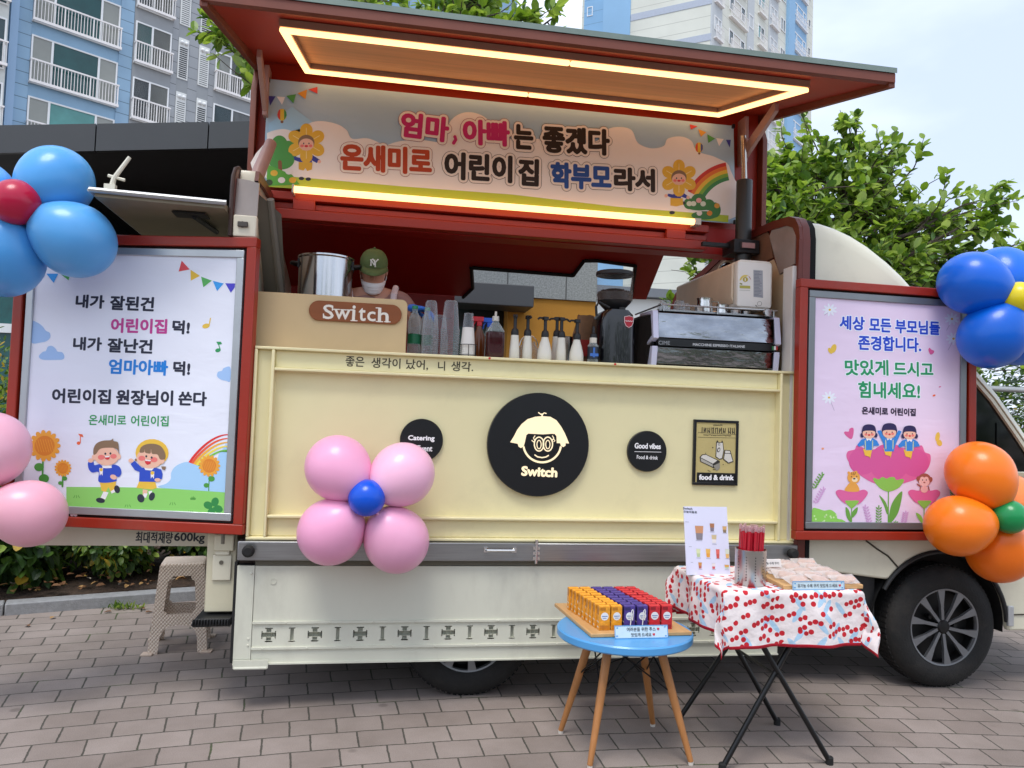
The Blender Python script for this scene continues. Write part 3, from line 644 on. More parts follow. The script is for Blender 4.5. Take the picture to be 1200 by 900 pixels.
# -- counter panel: recessed cream panel with raised lips
X0, X1, Z0, Z1 = -1.35, 1.412, .784, 1.69
g = G(); lip = .014
g.box(X0, X1, .0, .06, Z1-lip, Z1); g.box(X0, X1, .0, .06, Z0, Z0+lip)                        # top and bottom lips
for a in (X0, -1.272, 1.318, X1-lip): g.box(a, a+lip, -.001, .061, Z0+lip, Z1-lip)              # column lips
for z in (1.578, .886): g.box(-1.258, 1.318, .001, .06, z, z+lip)                              # inner rails
g.box(X0+lip, -1.272, .03, .062, Z0+lip, Z1-lip); g.box(1.332, X1-lip, .03, .062, Z0+lip, Z1-lip)
g.box(-1.258, 1.318, .03, .062, 1.592, Z1-lip); g.box(-1.258, 1.318, .03, .062, Z0+lip, .886)
obj('counter_panel', g, cream, truck, bevel=.004)
g = G(); g.box(-1.258, 1.318, .055, .075, .9, 1.578); obj('counter_panel_face', g, cream, truck)
g = G(); g.box(-1.40, 1.40, .063, .47, 1.655, 1.688); obj('counter_top', g, M('counter_laminate', '#cfc6a4', .4, var=.05), truck, bevel=.003)
# -- steel rail under it
g = G(); g.box(-1.378, .022, -.03, .06, .694, .782); g.box(.028, 1.415, -.03, .06, .694, .782); rail_o = obj('steel_rail', g, steel, truck, bevel=.004)
for x in (-1.325, 1.375):
    g = G(); g.lathe([(.0, 0), (.022, 0), (.022, .018), (.028, .022), (.028, .034), (.018, .045), (0, .045)], (x, -.03, .742), 16, 0, (0, -1, 0)); pieces('rubber_stop', g, rubber, truck)
g = G(); g.box(-.235, -.215, -.038, -.03, .738, .762); g.box(-.095, -.075, -.038, -.03, .738, .762); g.path([(-.225, -.036, .75), (-.222, -.056, .75), (-.088, -.056, .75), (-.085, -.036, .75)], .006, 8); obj('latch_handle', g, M('chrome', '#d8d8d8', .15, 1, var=0), rail_o)
g = G(); g.path([(.025, -.034, .685), (.025, -.034, .80)], .008, 10)
for z in (.71, .735, .76): g.box(.008, .042, -.037, -.031, z-.008, z+.008)
obj('hinge', g, M('chrome', '#d8d8d8', .15, 1), rail_o)
g = G(); g.box(-1.30, 1.40, .0, .06, .668, .692); obj('floor_edge', g, M('edge_olive', '#5f5c4d', .6), truck)
# -- lower skirt with pressed crosses and bars
g = G(); g.box(-1.379, -1.302, .0, .03, .235, .665); g.box(-1.300, 1.33, .004, .03, .405, .664); g.box(-1.300, 1.33, .004, .03, .218, .283); g.box(-1.379, -1.302, .0, .03, .219, .234)
g.box(-1.30, 1.33, -.006, .004, .398, .408); g.box(-1.30, 1.33, -.006, .004, .280, .290); g.box(-1.379, 1.33, -.008, .03, .212, .2185)
holes = []
xc = -1.225
for k in range(24):
    if k % 2 == 0:
        holes += [(xc-.033, xc+.033, .334, .356), (xc-.011, xc+.011, .312, .378)]
        holes += [(xc-.017, xc+.017, .312, .318), (xc-.017, xc+.017, .372, .378), (xc-.033, xc-.027, .328, .362), (xc+.027, xc+.033, .328, .362)]
    else:
        holes += [(xc-.008, xc+.008, .312, .378), (xc-.015, xc+.015, .312, .317), (xc-.015, xc+.015, .373, .378)]
    xc += .1045
holes = [h for h in holes if h[1] < 1.32]
xs = sorted({round(v, 4) for h in holes for v in h[:2]} | {-1.3, 1.33}); zs = sorted({round(v, 4) for h in holes for v in h[2:]} | {.283, .405})
for i in range(len(xs)-1):
    for j in range(len(zs)-1):
        cx, cz = (xs[i]+xs[i+1])/2, (zs[j]+zs[j+1])/2
        if any(h[0] < cx < h[1] and h[2] < cz < h[3] for h in holes): continue
        g.add([(xs[i], .004, zs[j]), (xs[i+1], .004, zs[j]), (xs[i+1], .004, zs[j+1]), (xs[i], .004, zs[j+1])], [(0, 1, 2, 3)])
for h in holes:
    g.add([(h[0], .004, h[2]), (h[1], .004, h[2]), (h[1], .004, h[3]), (h[0], .004, h[3]), (h[0], .02, h[2]), (h[1], .02, h[2]), (h[1], .02, h[3]), (h[0], .02, h[3])], [(0, 4, 5, 1), (3, 2, 6, 7), (0, 3, 7, 4), (1, 5, 6, 2)])
sk = obj('skirt_panel', g, skirt_m, truck, smooth=False, recalc=False)
g = G(); g.box(-1.30, 1.33, .020, .026, .283, .405); obj('pressed_backing', g, M('skirt_recess', '#a3a598', .5), sk, smooth=False)
g = G(); g.lathe([(.0, 0), (.014, 0), (.014, .002), (.011, .002), (.011, .0005), (0, .0005)], (-1.215, .003, .592), 18, 0, (0, -1, 0))
for k in range(26): g.lathe([(0, 0), (.005, 0), (.0035, .003), (0, .003)], (-1.25+k*.1, -.006, .403 if k % 2 else .285), 8, 0, (0, -1, 0))
for z in (.30, .33, .63): g.lathe([(0, 0), (.006, 0), (.004, .004), (0, .004)], (-1.315, 0, z), 8, 0, (0, -1, 0))
obj('rivet', g, skirt_m, sk)
g = G(); g.box(-1.375, -1.22, -.016, -.009, .198, .236); g.path([(-1.37, -.014, .2), (-1.225, -.014, .2)], .007, 8); obj('hinge', g, skirt_m, sk)
g = G(); g.box(-1.392, -1.38, .0, .05, .22, .68); g.box(-1.392, 1.33, .012, .05, .6665, .6675); obj('seal', g, rubber, sk)
# -- chassis and underside
g = G(); g.box(-1.36, 1.42, .08, 1.6, .56, .665); g.box(-1.5, 3.0, .35, .45, .36, .5); g.box(-1.5, 3.0, 1.15, 1.25, .36, .5); g.box(.35, 1.05, .12, .5, .25, .5); g.box(-.34, -.2, .3, 1.4, .26, .38); g.box(1.42, 1.9, .1, 1.5, .3, .66); g.box(-1.36, -.8, .2, 1.5, .3, .55)
obj('chassis', g, chass, truck, smooth=False)
g = G(); g.box(-1.38, 1.42, .05, 1.9, .667, .70); obj('floor', g, M('floor_ply', '#4a3a30', .7), truck)
# -- wheels
tyre_m = M('tyre', '#171717', .8, var=.3, sc=18, bump=.2, bsc=90, dirt=.16); rim_m = M('rim_grey', '#7f8184', .4, .6, var=.1, dirt=.3); rimd = M('rim_black', '#0b0b0c', .5, .2)
def wheel(x, y, R0=.332, full=True):
    g = G(); c = (x, y, R0)
    prof = [(.205, .0), (.222, -.010), (.25, -.016), (.285, -.012), (.312, .004), (.326, .022), (R0, .045), (R0, .15), (.326, .175), (.29, .195), (.205, .19)]
    g.lathe(prof, c, 64, 0, (0, 1, 0), close=False)
    for k in range(72):                              # tread blocks
        a = 2*math.pi*k/72; p = Vector((x+math.cos(a)*(R0-.002), y+.03, R0+math.sin(a)*(R0-.002))); tdir = Vector((-math.sin(a), 0, math.cos(a))); rad = Vector((math.cos(a), 0, math.sin(a)))
        g.obox(p-tdir*.009, tdir*.018, (0, .04, 0), rad*.005); g.obox(p-tdir*.009+Vector((0, .05, 0)), tdir*.018, (0, .06, 0), rad*.005)
    ty = obj('wheel', g, tyre_m, truck)
    g = G(); g.lathe([(.205, .0), (.212, -.004), (.208, .012), (.198, .02), (.19, .06), (.0, .065)], c, 64, 0, (0, 1, 0), close=False)
    r_ = obj('wheel_well', g, rimd, ty)
    g = G(); g.lathe([(.196, .010), (.2, -.004), (.208, -.006), (.210, .002), (.2, .014)], c, 64, 0, (0, 1, 0), close=False)
    for k in range(10):
        a = 2*math.pi*(k+.5)/10+R(4)
        for s in (1,):
            d = Vector((math.cos(a), 0, math.sin(a))); q = Vector((-math.sin(a), 0, math.cos(a))); cc = Vector(c)
            pts = [cc+d*.035+q*.008, cc+d*.12+q*.012, cc+d*.203+q*.030, cc+d*.203-q*.014, cc+d*.12-q*.006, cc+d*.035-q*.008]
            f = Vector((0, -.004, 0)); b_ = Vector((0, .014, 0)); off = [Vector((0, .012*(1-((p-cc).length/.2)), 0)) for p in pts]
            n = 6; g.add([p+f+o for p, o in zip(pts, off)]+[p+b_+o for p, o in zip(pts, off)], [tuple(range(n)), tuple(range(2*n-1, n-1, -1))]+[(i, (i+1) % n, n+(i+1) % n, n+i) for i in range(n)])
    obj('hub_cap', g, rim_m, ty)
    g = G(); g.lathe([(0, -.004), (.03, -.002), (.038, .006), (.04, .03)], c, 24, 0, (0, 1, 0), close=False)
    for k in range(5): a = 2*math.pi*k/5; g.lathe([(.0, .02), (.012, .02), (.012, .05)], (x+.085*math.cos(a), y, R0+.085*math.sin(a)), 8, 0, (0, 1, 0))
    obj('hub', g, rimd, ty)
wheel(-.275, .1); wheel(2.33, .035)
g = G()
for x in (-.275, 2.33): g.lathe([(.1, 0), (.3, 0), (.332, .03), (.332, .17), (.3, .2), (.1, .2)], (x, 1.4, .332), 32, 0, (0, 1, 0))
pieces('far_wheel', g, tyre_m, truck)

# -- body ends: bulkhead behind the cab, rear end wall; same rounded profile
prof0 = [(0, .70), (0, 2.40), (.012, 2.47), (.05, 2.525), (.12, 2.553), (.3, 2.57), (.6, 2.575), (.85, 2.56), (1.3, 2.46), (1.75, 2.38), (1.92, 2.22), (1.93, .70)]
bh = None
for nm, xa, xb, s in (('bulkhead', 1.43, 1.475, -1), ('rear_end_wall', -1.475, -1.405, 1)):
    prof = prof0 if s == -1 else [(.10, .70), (.10, 2.50)]+prof0[4:]
    inner = [(y_*.965+.028, z if z < 1 else .7+(z-.7)*.975) for y_, z in prof]
    g = G(); g.prism(prof, xa, xb, 'x'); w = obj(nm, g, M('trim_red', '#662619', .4, var=.1) if s == -1 else creamw, truck, bevel=.003)
    xi = xa if s == -1 else xb
    g = G(); e = .004*s; n = len(prof)
    # red edge trim: lip standing in from the wall all along the profile
    L = .018
    for i in range(1, n-2):
        a, b_ = prof[i], prof[i+1]; ia, ib = inner[i], inner[i+1]
        g.add([(xi, a[0], a[1]), (xi, b_[0], b_[1]), (xi, ib[0], ib[1]), (xi, ia[0], ia[1])]+[(xi+s*L, a[0], a[1]), (xi+s*L, b_[0], b_[1]), (xi+s*L, ib[0], ib[1]), (xi+s*L, ia[0], ia[1])], [(0, 1, 5, 4), (4, 5, 6, 7), (7, 6, 2, 3), (0, 3, 2, 1)])
    if s == -1: g.add([(xi, 0, .7), (xi, 0, 2.40), (xi+s*.022, 0, 2.40), (xi+s*.022, 0, .7), (xi, .03, .7), (xi, .03, 2.4), (xi+s*.022, .03, 2.4), (xi+s*.022, .03, .7)], [(0, 3, 2, 1), (3, 7, 6, 2), (4, 5, 6, 7)])
    obj('edge_trim', g, M('trim_red', '#662619', .4, var=.1), w)
    if s == 1: continue
    g = G(); g.prism([(.06, 2.28), (.05, 2.47), (.14, 2.535), (.3, 2.55), (.34, 2.49), (.22, 2.25)], xi+s*.002, xi+s*.012, 'x'); obj('corner_cover', g, M('smoked_cover', '#9d938c', .25, var=.1, coat=.4), w)
    g = G(); g.prism([(.345, 2.50), (.4, 2.55), (.6, 2.555), (.85, 2.53), (1.3, 2.44), (1.75, 2.35), (1.88, 2.22), (1.3, 2.30), (.3, 2.36)], xi+s*.002, xi+s*.01, 'x'); obj('upper_liner', g, M('liner_brown', '#7c5a45', .5, var=.12, sc=6), w)
    g = G(); g.prism([(.035, .72), (.035, 2.27), (.22, 2.245), (.30, 2.35), (1.3, 2.295), (1.88, 2.21), (1.88, .72)], xi+s*.001, xi+s*.006, 'x'); obj('side_liner', g, beige, w)
    g = G(); g.box(min(xi+s*.004, xi+s*.045), max(xi+s*.004, xi+s*.045), .02, .12, .72, 2.26); obj('corner_post', g, M('post_white', '#d6d2cc', .4, var=.04), w, bevel=.006)
    bh = bh or w
    rew = None
g = G(); g.prism([(.0, 2.2), (.0, 2.43), (.012, 2.49), (.05, 2.53), (.115, 2.556), (.115, 2.2)], -1.493, -1.478, 'x'); fin = obj('rear_fin', g, M('trim_red', '#662619', .4, var=.1), truck, bevel=.003)
g = G(); g.path([(-1.486, -.004, 2.2), (-1.486, -.004, 2.43), (-1.486, .008, 2.492), (-1.486, .048, 2.534), (-1.486, .12, 2.562), (-1.486, .3, 2.575)], .010, 8); obj('fin_seal', g, M('seal_dark', '#3a2620', .6), fin)
g = G(); g.add([(-1.476, .02, 2.305), (-1.372, .02, 2.305), (-1.374, .05, 2.475), (-1.42, .05, 2.485), (-1.476, .05, 2.49), (-1.476, .035, 2.305), (-1.372, .035, 2.305), (-1.374, .065, 2.475), (-1.42, .065, 2.485), (-1.476, .065, 2.49)], [(0, 1, 2, 3, 4), (9, 8, 7, 6, 5), (1, 6, 7, 2), (2, 7, 8, 3), (3, 8, 9, 4)]); obj('fin_cover', g, M('smoked_cover', '#9d938c', .25, var=.1, coat=.4), fin, smooth=False)
g = G(); g.box(-1.474, -1.368, -.008, .04, 2.2, 2.302); bk = obj('latch_block', g, M('latch_cream', '#ddd6c2', .5, var=.05), truck, bevel=.006)
g = G(); g.lathe([(0, 0), (.012, 0), (.016, .006), (.014, .014), (0, .016)], (-1.43, -.008, 2.255), 14, 0, (0, -1, 0)); g.box(-1.452, -1.405, -.024, -.009, 2.243, 2.268); obj('rubber_buffer', g, M('buffer_grey', '#4e4a46', .7), bk, bevel=.004)
# lower wall on the far side and rear-left inner panels
g = G(); g.box(-1.40, 1.42, 1.89, 1.93, .70, 1.62); obj('far_side_wall', g, redd, truck)
g = G(); g.add([(-1.40, .1, 2.45), (-1.40, .55, 2.0), (-1.28, .55, 1.9), (-1.28, .16, 2.36)], [(0, 1, 2, 3)]); g.path([(-1.33, .12, 2.42), (-1.3, .5, 1.95)], .018, 8); g.path([(-1.37, .5, 2.45), (-1.36, .55, 1.9)], .03, 8)
obj('strut_guard', g, M('guard_grey', '#7b776e', .5), truck)
# -- ridge beam with its two red rails
g = G(); g.box(-1.43, 1.40, .66, .80, 2.44, 2.60); rb = obj('ridge_beam', g, redd, truck)
g = G(); g.box(-1.43, 1.16, .60, .66, 2.555, 2.60); g.box(-1.46, 1.14, .585, .66, 2.445, 2.50); g.box(-1.43, 1.16, .63, .66, 2.51, 2.545)
for x in (-1.22, .95): g.box(x-.06, x+.06, .59, .63, 2.50, 2.556)
obj('ridge_rail', g, red, rb, bevel=.004)
# -- raised near wing: upright half behind the banner, overhanging canopy half
WA, WB = -1.52, 1.50
def zc(y): return 3.335+(.66-y)*-.262            # canopy underside
g = G(); g.prism([(.665, 2.60), (.72, 2.60), (.72, 3.40), (.665, 3.34)], WA, WB, 'x'); wing = obj('raised_wing', g, red, truck, bevel=.003)
g = G(); yf = -.575
g.prism([(.72, zc(.665)+.055), (.664, zc(.664)), (yf, zc(yf)), (yf, zc(yf)+.05), (.72, zc(.72)+.06)][1:], WA, WB+.02, 'x'); cn = obj('canopy_panel', g, red, wing, bevel=.003)
g = G(); g.prism([(yf-.004, zc(yf)-.012), (yf-.03, zc(yf)-.008), (yf-.03, zc(yf)+.032), (yf-.004, zc(yf)+.032)], WA-.005, WB+.025, 'x'); obj('canopy_front_lip', g, M('lip_brown', '#723826', .5, var=.1), wing)
g = G(); g.prism([(yf-.036, zc(yf)+.033), (yf-.036, zc(yf)+.058), (.0, zc(0)+.075), (.0, zc(0)+.055), (yf, zc(yf)+.052)], WA-.01, WB+.03, 'x'); obj('canopy_metal_edge', g, M('edge_greygreen', '#78857c', .4, .5, var=.1, sc=9), wing)
for a, b_ in ((WA-.012, WA+.02), (WB, WB+.032)):
    g = G(); g.prism([(.66, zc(.66)-.05), (yf-.02, zc(yf)-.03), (yf-.02, zc(yf)+.045), (.74, zc(.74)+.06), (.74, 2.58), (.60, 2.58), (.60, zc(.6)-.16)], a, b_, 'x'); obj('wing_side_lip', g, M('lip_brown', '#723826', .5), wing, bevel=.003)
g = G(); g.box(-1.46, -1.435, .56, .66, 3.0, 3.28); g.prism([(.56, 3.1), (.30, 3.255), (.30, 3.20), (.56, 3.02)], -1.46, -1.435, 'x'); obj('wing_bracket', g, pinkst, wing, bevel=.003); g = G(); g.box(1.36, 1.385, .56, .66, 3.0, 3.28); g.prism([(.56, 3.1), (.2, 3.23), (.2, 3.17), (.56, 3.02)], 1.36, 1.385, 'x')
obj('wing_bracket', g, pinkst, wing, bevel=.003)
# canopy light frame: wooden soffit, strip boards and LED tubes
cz = lambda y, d: zc(y)-d
def ybox(g, xa, xb, ya, yb, d0, d1, mi=0):
    g.add([(xa, ya, cz(ya, d1)), (xb, ya, cz(ya, d1)), (xb, yb, cz(yb, d1)), (xa, yb, cz(yb, d1)), (xa, ya, cz(ya, d0)), (xb, ya, cz(ya, d0)), (xb, yb, cz(yb, d0)), (xa, yb, cz(yb, d0))],
          [(0,3,2,1),(4,5,6,7),(0,1,5,4),(1,2,6,5),(2,3,7,6),(3,0,4,7)], mi)
ya, yb, xa, xb = -.42, .53, -1.245, 1.19
g = G(); ybox(g, xa+.03, xb-.03, ya+.04, yb-.04, .002, .008); obj('soffit_board', g, M('soffit_wood', '#dca06a', .55, var=.14, sc=5, stretch=(.3, 4, 4)), wing, smooth=False)
g = G(); ybox(g, xa, xb, ya-.03, ya+.03, .003, .035); ybox(g, xa, xb, yb-.03, yb+.03, .003, .035); ybox(g, xa-.005, xa+.035, ya+.03, yb-.03, .003, .035); ybox(g, xb-.035, xb+.005, ya+.03, yb-.03, .003, .035)
obj('strip_board', g, M('strip_board_brown', '#9c7d6a', .5, var=.1), wing, smooth=False)
led = M('led_warm', (1, .53, .21), .4, var=0, em=1.6)
for q, (a, b_, c_, d_) in enumerate(((xa, .02, ya-.022, ya+.012), (.026, xb, ya-.022, ya+.012), (xa, .005, yb-.012, yb+.02), (.011, xb, yb-.012, yb+.02), (xa, xa+.032, ya+.014, yb-.014), (xb-.032, xb, ya+.014, yb-.014))):
    g = G(); ybox(g, a, b_, c_, d_, .036, .058); obj('led_tube', g, led, wing, bevel=.006)
g = G()
for a, b_ in ((-1.27, .325), (.331, 1.04)):
    g.path([(a, .545, 2.598), (b_, .545, 2.598)], .019, 10)
obj('led_tube', g, led, wing)
g = G(); g.box(-1.28, -1.27, .52, .6, 2.575, 2.62); g.box(1.04, 1.08, .53, .6, 2.58, 2.618); pieces('led_end_cap', g, M('cap_white', '#d9d3c6', .5), wing)
# gas spring at the right, arm at the left
sg2 = M('steel_rod', '#b9b5ae', .2, .9)
g = G(); g.path([(1.335, .50, 2.36), (1.335, .50, 2.86)], .047, 20); gs = obj('gas_spring', g, M('spring_black', '#2c2d2c', .4, var=.1), truck, bevel=.004)
g = G(); g.path([(1.335, .5, 2.86), (1.32, .5, 3.13)], .017, 14); obj('piston_rod', g, sg2, gs)
g = G(); g.box(1.25, 1.41, .44, .60, 2.41, 2.49); g.box(1.08, 1.25, .50, .53, 2.45, 2.475); g.box(1.285, 1.385, .434, .44, 2.43, 2.475); obj('spring_clamp', g, blackp, gs, bevel=.006)
g = G(); g.box(1.295, 1.375, .428, .433, 2.438, 2.468); obj('spring_label', g, M('label_pinkgrey', '#b58d8d', .5), gs)
g = G(); g.path([(-1.455, .25, 2.42), (-1.42, .32, 2.62), (-1.385, .42, 2.80)], [.036, .034, .03], 14); obj('wing_arm', g, pinkst, truck)
# -- far wing: dark red, folded down behind, with a cut-out looking through
def far(y): return 2.53-(y-.75)*.27
Pf = [(-1.41, .78), (1.05, .78), (1.0, .90), (1.135, 1.62), (1.02, 1.63), (.87, 1.10), (.60, 1.066), (.515, 1.08), (.50, 1.30), (-.20, 1.285), (-.15, 1.60), (-.20, 1.76), (-1.41, 1.76)]
g = G(); n = len(Pf); g.add([(x, y, far(y)) for x, y in Pf]+[(x, y, far(y)+.05) for x, y in Pf], [tuple(range(n)), tuple(range(2*n-1, n-1, -1))]+[(i, (i+1) % n, n+(i+1) % n, n+i) for i in range(n)]); fw = obj('far_wing', g, redd, truck, smooth=False)
g = G()
for i in range(4, 11): a, b_ = Pf[i], Pf[i+1]; g.path([(a[0], a[1], far(a[1])-.008), (b_[0], b_[1], far(b_[1])-.008)], .013, 6)
obj('opening_seal', g, rubber, fw)
g = G(); g.box(-1.41, -.26, 1.765, 1.80, 1.6, 2.26); g.box(-1.41, -.28, 1.735, 1.762, 2.09, 2.13); obj('far_side_panel', g, redd, fw, bevel=.004)
# -- rear hatch lying open, its underside over the left board
g = G(); hp = [(-2.03, -.15, 2.30), (-1.50, -.09, 2.305), (-1.50, 1.5, 2.32), (-2.09, 1.5, 2.31)]; g.add(hp+[(x, y, z+.03) for x, y, z in hp], [(0, 1, 2, 3), (7, 6, 5, 4), (0, 4, 5, 1), (1, 5, 6, 2), (2, 6, 7, 3), (3, 7, 4, 0)]); hz = obj('rear_hatch', g, M('hatch_beige', '#7f7560', .5, var=.06), truck)
g = G(); g.path([(-2.05, -.165, 2.325), (-1.49, -.10, 2.33)], .012, 8); g.path([(-2.05, -.16, 2.325), (-2.10, 1.5, 2.33)], .01, 8); obj('hatch_edge', g, M('alu_edge', '#a7a9aa', .4, .6), hz)
g = G(); g.path([(-1.62, .35, 2.29), (-1.66, .05, 2.29)], .013, 8); g.box(-1.75, -1.6, .0, .1, 2.292, 2.299); pieces('hatch_strut', g, blackp, hz)
g = G(); g.path([(-1.97, -.14, 2.335), (-1.96, -.14, 2.39), (-1.90, -.14, 2.49)], [.014, .011, .009], 8); g.path([(-1.985, -.14, 2.40), (-1.915, -.14, 2.385)], .007, 6); g.box(-1.995, -1.95, -.155, -.125, 2.335, 2.36); obj('aerial', g, M('aerial_white', '#dcd9c9', .5), hz)
# -- rear pillar, step and the drop gate with the payload plate
pil = M('pillar_cream', '#cfc8ad', .45, var=.05, dirt=.15)
g = G(); g.box(-1.535, -1.40, .09, .30, .43, 1.6); g.box(-1.50, -1.41, .06, .088, .72, .80); rp = obj('rear_pillar', g, pil, truck, bevel=.006)
g = G(); g.box(-1.505, -1.42, .078, .088, .58, .70); g.box(-1.495, -1.43, .07, .088, .70, .80); obj('bracket_plate', g, M('plate_cream', '#d8d2bc', .4, var=.04), rp, bevel=.004)
g = G(); g.lathe([(0, 0), (.010, 0), (.010, .004), (.006, .004), (.006, .001), (0, .001)], (-1.465, .078, .665), 12, 0, (0, -1, 0)); g.path([(-1.46, .066, .80), (-1.46, .066, .755)], .011, 8); obj('bolt', g, M('bolt_grey', '#7d786c', .4, .6), rp)
g = G(); g.prism([(-1.575, .388), (-1.56, .418), (-1.40, .418), (-1.40, .382), (-1.565, .378)], .02, .28, 'y')
for k in range(13): g.box(-1.566+k*.0128, -1.560+k*.0128, .0, .02, .388, .416)
obj('rear_step', g, blackp, truck, bevel=.003)
g = G(); g.box(-2.46, -1.56, .28, .31, .705, 1.30); dg_ = obj('drop_gate', g, M('gate_cream', '#d6d0bd', .45, var=.04), truck, bevel=.004)
A = Art((-2.4, .28, .7), (1, 0, 0), (0, 0, 1))
A.text('최대적재량', (159, 629.5), (202.5, 630.5), 13.5, ink('#2a2d36'), .3, off=0); A.text('600kg', (204, 630.4), (240, 631.2), 13, ink('#2a2d36'), .4, off=0); A.build('lettering', dg_)

# ================================================================== CAB
cb_ = []
ac = (2.30, .34); ar = .41
side = [(1.50, .65), (1.91, .60)]
for k in range(15):
    t = R(142-(142+0)*k/14*1.0); side.append((ac[0]+ar*math.cos(t), ac[1]+ar*math.sin(t)))
side += [(2.72, .31), (3.15, .31), (3.32, .45), (3.36, .75), (3.33, 1.19), (1.50, 1.19)]
g = G(); g.prism(side, .02, .06, 'y'); g.box(1.50, 1.92, .06, .1, .655, 1.19); cab = obj('cab', g, creamw, truck, bevel=.012, seg=3)
g = G()
outer = [(1.50, 1.90), (1.75, 1.95), (2.05, 1.96), (2.25, 1.92), (2.40, 1.84), (2.53, 1.745), (2.66, 1.62), (2.81, 1.44), (2.92, 1.30), (3.0, 1.19)]
def inset(d):
    r = []
    for i, q in enumerate(outer):
        a, b_ = Vector(outer[max(i-1, 0)]), Vector(outer[min(i+1, len(outer)-1)]); t = (b_-a).normalized(); r.append((q[0]+t.y*d, q[1]-t.x*d))
    return r
inn = inset(.036)
for i in range(len(outer)-1):
    a, b_, c_, d_ = outer[i], outer[i+1], inn[i+1], inn[i]
    g.add([(a[0], .05, a[1]), (b_[0], .05, b_[1]), (c_[0], .03, c_[1]), (d_[0], .03, d_[1]), (a[0], .14, a[1]), (b_[0], .14, b_[1]), (c_[0], .10, c_[1]), (d_[0], .10, d_[1])], [(0, 1, 2, 3), (0, 4, 5, 1), (3, 2, 6, 7)])
obj('window_pillar', g, creamw, cab, bevel=.004)
g = G()
in2 = inset(.042); in3 = inset(.060)
for i in range(len(inn)-1):
    a, b_, c_, d_ = in2[i], in2[i+1], in3[i+1], in3[i]; g.add([(a[0], .036, a[1]), (b_[0], .036, b_[1]), (c_[0], .036, c_[1]), (d_[0], .036, d_[1]), (a[0], .08, a[1]), (b_[0], .08, b_[1]), (c_[0], .08, c_[1]), (d_[0], .08, d_[1])], [(0, 1, 2, 3), (0, 4, 5, 1), (3, 2, 6, 7)])
obj('door_frame', g, creamw, cab)
g = G(); gl_ = inset(.046); g.prism(gl_+[(2.85, 1.185), (1.5, 1.185)], .055, .062, 'y'); g.box(2.66, 2.69, .048, .054, 1.2, 1.46); obj('side_window', g, [M('cab_glass', '#0a0d0e', .06, var=.3)], cab, smooth=False)
g = G(); g.prism(outer+[(3.36, .75), (3.2, .5), (1.5, .66)], .16, 1.60, 'y'); obj('cab_core', g, M('cab_inside', '#0d0e0f', .6), cab)
g = G()
for i in range(2, len(outer)-1):
    a, b_ = outer[i], outer[i+1]; g.add([(a[0], .13, a[1]+.004), (b_[0], .13, b_[1]+.004), (b_[0], 1.6, b_[1]+.004), (a[0], 1.6, a[1]+.004)], [(0, 1, 2, 3)])
obj('windscreen', g, M('cab_glass', '#0a0d0e', .06), cab)
g = G(); g.box(1.5, 2.05, .1, 1.6, 1.965, 1.99); obj('cab_roof', g, creamw, cab)
g = G(); g.box(2.75, 2.98, .008, .019, 1.165, 1.185); obj('window_sill', g, M('sill_beige', '#b6ad92', .5), cab)
g = G(); g.path([(1.84, .016, .80), (1.90, .016, .76), (1.97, .016, .72), (2.03, .016, .66)], .0045, 6); g.path([(2.73, .016, .40), (3.1, .016, .405)], .004, 6); pieces('door_seam', g, M('seam_dark', '#3b3428', .8), cab)
g = G(); aa = [R(a) for a in range(-6, 187, 8)]; n = len(aa); g.add([(ac[0]+.405*math.cos(a), .045, ac[1]+.405*math.sin(a)) for a in aa]+[(ac[0]+.405*math.cos(a), .7, ac[1]+.405*math.sin(a)) for a in aa], [(i, i+1, n+i+1, n+i) for i in range(n-1)]); g.box(1.9, 2.75, .7, .72, .1, .8); obj('wheel_arch_liner', g, M('arch_black', '#070707', .9), cab)
g = G()
pt = [(ac[0]+(ar-.006)*math.cos(R(a)), .018, ac[1]+(ar-.006)*math.sin(R(a))) for a in range(150, -4, -7)]; g.path(pt, .012, 8); g.prism([(1.62, .30), (1.62, .62), (1.93, .60), (1.93, .26)], .07, .3, 'y'); obj('mud_guard', g, blackp, cab)
g = G(); g.box(2.70, 2.735, .0, .018, .34, .45); obj('reflector', g, M('reflector_grey', '#b9bcbd', .2, .3), cab, bevel=.004)
# wind deflector bulge between bulkhead and cab roof
dp = [(1.513, 2.535), (1.57, 2.528), (1.66, 2.505), (1.76, 2.47), (1.86, 2.42), (1.96, 2.355), (2.05, 2.285), (2.14, 2.20), (2.24, 2.08), (2.33, 1.93)]
g = G(); rings_ = []
for x, z in dp:
    z = min(z, 2.525); rings_.append([(x, y, q) for y, q in ((.022, 1.88), (.022, z-.12), (.03, z-.075), (.05, z-.035), (.085, z-.01), (.14, z), (.4, z+.03), (.8, z+.045), (1.2, z+.03), (1.45, z), (1.52, z-.035), (1.55, z-.12), (1.55, 1.88))])
nr = len(rings_[0]); g.v = [v for r_ in rings_ for v in r_]
g.f = [(a*nr+b, a*nr+b+1, (a+1)*nr+b+1, (a+1)*nr+b) for a in range(len(dp)-1) for b in range(nr-1)]+[tuple(range(nr))]; g.m = [0]*len(g.f)
obj('wind_deflector', g, creamw, cab)
g = G(); g.prism([(.010, 1.5), (.010, 2.405), (.022, 2.47), (.06, 2.52), (.13, 2.545), (.6, 2.555), (1.5, 2.40), (1.6, 1.5)], 1.4765, 1.512, 'x'); obj('deflector_seal', g, M('arch_black', '#070707', .9), cab)
g = G(); g.box(1.477, 1.499, .0, .06, .66, 1.495); obj('cab_gap_seal', g, M('arch_black', '#070707', .9), cab)
